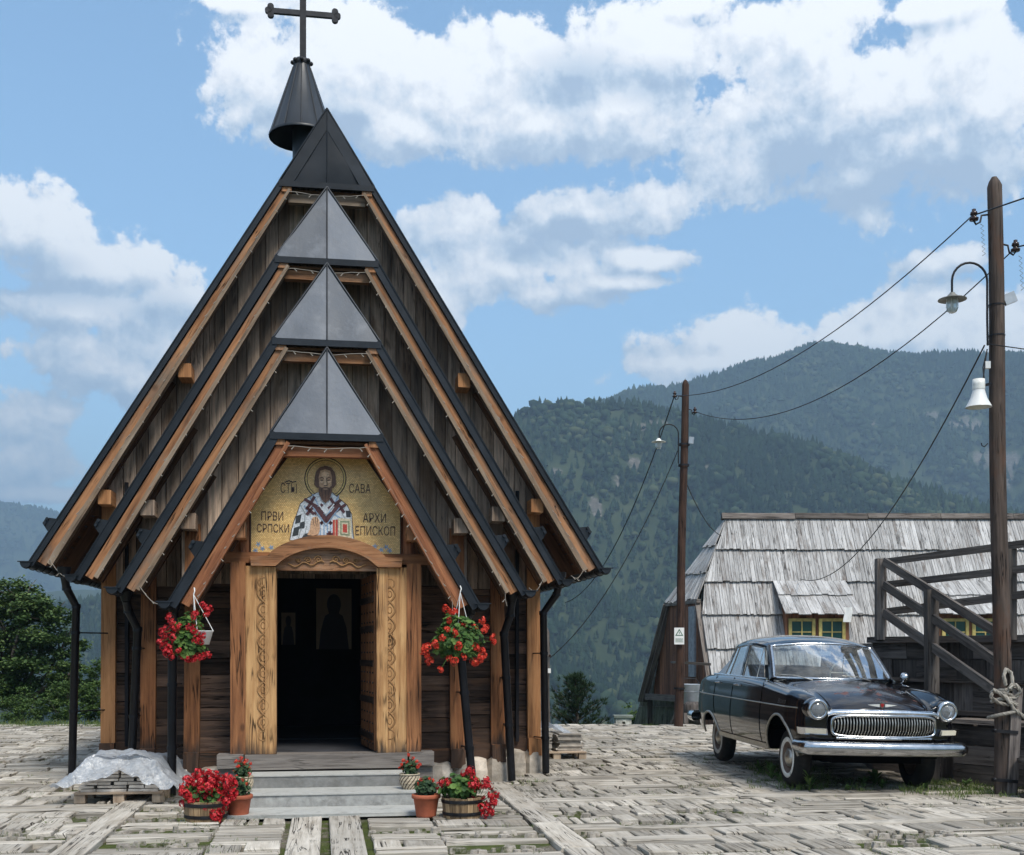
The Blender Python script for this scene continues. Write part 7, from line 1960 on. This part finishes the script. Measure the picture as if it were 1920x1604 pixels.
# ================================================================== TREES NEAR THE PLAZA EDGE
M['bark'] = varied('bark', (.09,.07,.055), .9, scale=10, amount=.5, bump=.5)
M['oak_leaf'] = leafmat('oak_leaves', (.025,.055,.016), (.065,.115,.032), (.15,.21,.065), .6, .18)
M['bush_leaf'] = leafmat('bush_leaves', (.03,.06,.015), (.06,.11,.025), (.12,.18,.045), .6, .18)
M['pine_needle'] = leafmat('pine_needles', (.014,.030,.016), (.030,.058,.026), (.060,.095,.038), .6, .08)
def broadleaf(base, blobs, nleaf, ls, label, name='tree', mat='oak_leaf', cat='tree', group=None, trunk_r=.16, density=.62):
    root = empty(name, base, label, cat, group); mb = MB()
    ends = []
    top = sum((b_[0] for b_ in blobs), Vector())/len(blobs)
    fork = base.lerp(top, .45)
    mb.tube([base, base.lerp(fork, .5)+Vector((.08, 0, 0)), fork], [trunk_r, trunk_r*.8, trunk_r*.6], 8)
    for c, r in blobs:
        m_ = fork.lerp(c, .5)+Vector((rng.uniform(-.2, .2), rng.uniform(-.2, .2), rng.uniform(0, .25))); mb.tube([fork, m_, c], [trunk_r*.45, trunk_r*.28, trunk_r*.10], 6)
        for _ in range(5):
            d_ = Vector((rng.gauss(0, 1), rng.gauss(0, 1), rng.gauss(.2, .7))).normalized(); mb.tube([c.lerp(m_, .3), c+d_*r*.5, c+d_*r*.95+Vector((0, 0, .08))], [trunk_r*.12, trunk_r*.07, trunk_r*.03], 4)
    mb.build('trunk', 'bark', root, 'W')
    mb = MB(); tot = sum(r**2 for _, r in blobs)
    for c, r in blobs:
        n = int(nleaf*r**2/tot); clusters = [Vector((rng.gauss(0, 1), rng.gauss(0, 1), rng.gauss(0, .8))).normalized()*r*rng.uniform(.35, 1.02) for _ in range(int(16*density*2))]
        for _ in range(n):
            k_ = rng.choice(clusters); p = c+k_+Vector((rng.gauss(0, 1), rng.gauss(0, 1), rng.gauss(0, .6)))*r*.17
            nn = Vector((rng.gauss(0, .6), rng.gauss(0, .6), 1)).normalized(); x = nn.orthogonal().normalized(); x = Matrix.Rotation(rng.uniform(0, 6.28), 3, nn) @ x; y = nn.cross(x); s_ = ls*rng.uniform(.6, 1.3)
            mb.add([p-x*s_, p-y*s_*.55+nn*s_*.1, p+x*s_, p+y*s_*.55+nn*s_*.1], [(0, 1, 2, 3)], None, 0, min(1, max(0, rng.gauss(.45, .22)+.25*k_.z/r)))
    mb.build('crown', mat, root, 'W'); return root
Bp = lambda x, y, Y, r: (PX(x, y, Y), r)
YT = 31.0
broadleaf(PX(35, 1420, YT), [Bp(40,1115,YT,.62),(PX(-20,1130,YT+.4),.7),Bp(95,1150,YT,.55),Bp(-60,1180,YT,.85),Bp(10,1175,YT,.70),Bp(70,1195,YT-.3,.62),Bp(120,1210,YT+.3,.55),Bp(-20,1235,YT,.8),Bp(60,1250,YT-.4,.6),Bp(135,1262,YT,.5),Bp(-120,1230,YT,.9),Bp(25,1290,YT,.7),Bp(100,1295,YT,.6),Bp(45,1150,YT-.3,.5),Bp(-80,1110,YT+.6,.7),Bp(150,1300,YT+.6,.5)], 36000, .060, 'large dark oak tree behind the plaza edge at the left', trunk_r=.17)
for (blobs, n, ls, lb) in (
    ([Bp(15,1340,27.5,.42),Bp(60,1335,27.5,.38),Bp(-30,1330,27.5,.5),Bp(40,1318,27.8,.4)], 5200, .034, 'dense green bush at the plaza edge below the oak tree'),
    ([Bp(110,1335,27.3,.36),Bp(145,1330,27.3,.38),Bp(128,1300,27.6,.36),Bp(95,1315,27.6,.32)], 4800, .034, 'green bush at the plaza edge just left of the outer downpipe'),
    ([Bp(190,1335,27.8,.40),Bp(172,1300,27.8,.38),Bp(215,1320,27.8,.4),Bp(180,1260,28.2,.36)], 4800, .034, 'green bush between the outer downpipe and the corner post of the church'),
    ([Bp(-90,1335,27.2,.5),Bp(-140,1320,27.2,.5),Bp(-60,1350,27.2,.4)], 3500, .034, 'green bush at the plaza edge, mostly past the left border')):
    b0 = blobs[0][0]; broadleaf(Vector((b0.x, b0.y, -1.6)), blobs, n, ls, lb, 'bush', 'bush_leaf', 'bush', 'bushes at the plaza edge', .05)
broadleaf(Vector((PX(1195, 1370, 36).x, 36, -4)), [Bp(1190,1345,36,.4),Bp(1206,1358,36,.4)], 900, .06, 'small round grey-green tree behind the white chimney', 'tree', 'bush_leaf', 'tree', None, .05)
# small pine right of the church
def pine(base, top, r, label):
    root = empty('pine_tree', base, label, 'tree'); H = top.z-base.z
    mb = MB(); mb.tube([base, top], [.07, .015], 7); mb.build('trunk', 'bark', root, 'W'); mb = MB(); tw = MB(); axis_x = (base+top)/2
    z = .10
    while z < .99:
        n = 6; rr = r*(1-z)**.62*(1.05 if z > .25 else .95)
        for q in range(n):
            a = rng.uniform(0, 6.28); l = rr*rng.uniform(.65, 1.12); b0 = base.lerp(top, z); d_ = Vector((math.cos(a), math.sin(a), .30+.4*z)).normalized(); tip = b0+d_*l+Vector((0, 0, .12*l)); tw.tube([b0, tip], [.012, .005], 4)
            for s_ in range(9):
                t_ = .25+.75*s_/8; c = b0.lerp(tip, t_)+Vector((rng.gauss(0, .05), rng.gauss(0, .05), rng.gauss(0, .03))); sh = min(1, max(0, rng.gauss(.38, .2)+.25*t_-.1)); up_ = Vector((d_.x*.6, d_.y*.6, .9)).normalized()
                for _ in range(13):
                    nd = (up_+Vector((rng.gauss(0, .5), rng.gauss(0, .5), rng.gauss(0, .35)))).normalized(); L_ = rng.uniform(.09, .15); w_ = nd.cross(Vector((rng.gauss(0, 1), rng.gauss(0, 1), rng.gauss(0, 1)))).normalized()*.0085; mb.add([c-w_, c+w_, c+nd*L_], [(0, 1, 2)], None, 0, sh)
        z += .055
    tw.build('limbs', 'bark', root, 'W'); mb.build('crown', 'pine_needle', root, 'W')
pine(PX(1088, 1400, 27.5)+Vector((0, 0, -.6)), PX(1078, 1272, 27.5), 1.15, 'small dark green pine standing past the plaza edge right of the church')

# stalks carrying the flower heads
for nm_, (rt, pts_) in STEMS.items():
    ctr = sum(pts_, Vector())/len(pts_); mb = MB(); lowc = ctr-Vector((0, -.03, .07))
    for q in pts_:
        a_ = lowc.lerp(q, .35); m_ = a_.lerp(q, .55)+Vector((0, 0, .035)); mb.tube([a_, m_, q], [.0035, .003, .0025], 4, rnd=rng.random())
    mb.build('stalks', 'geranium', rt, 'W')
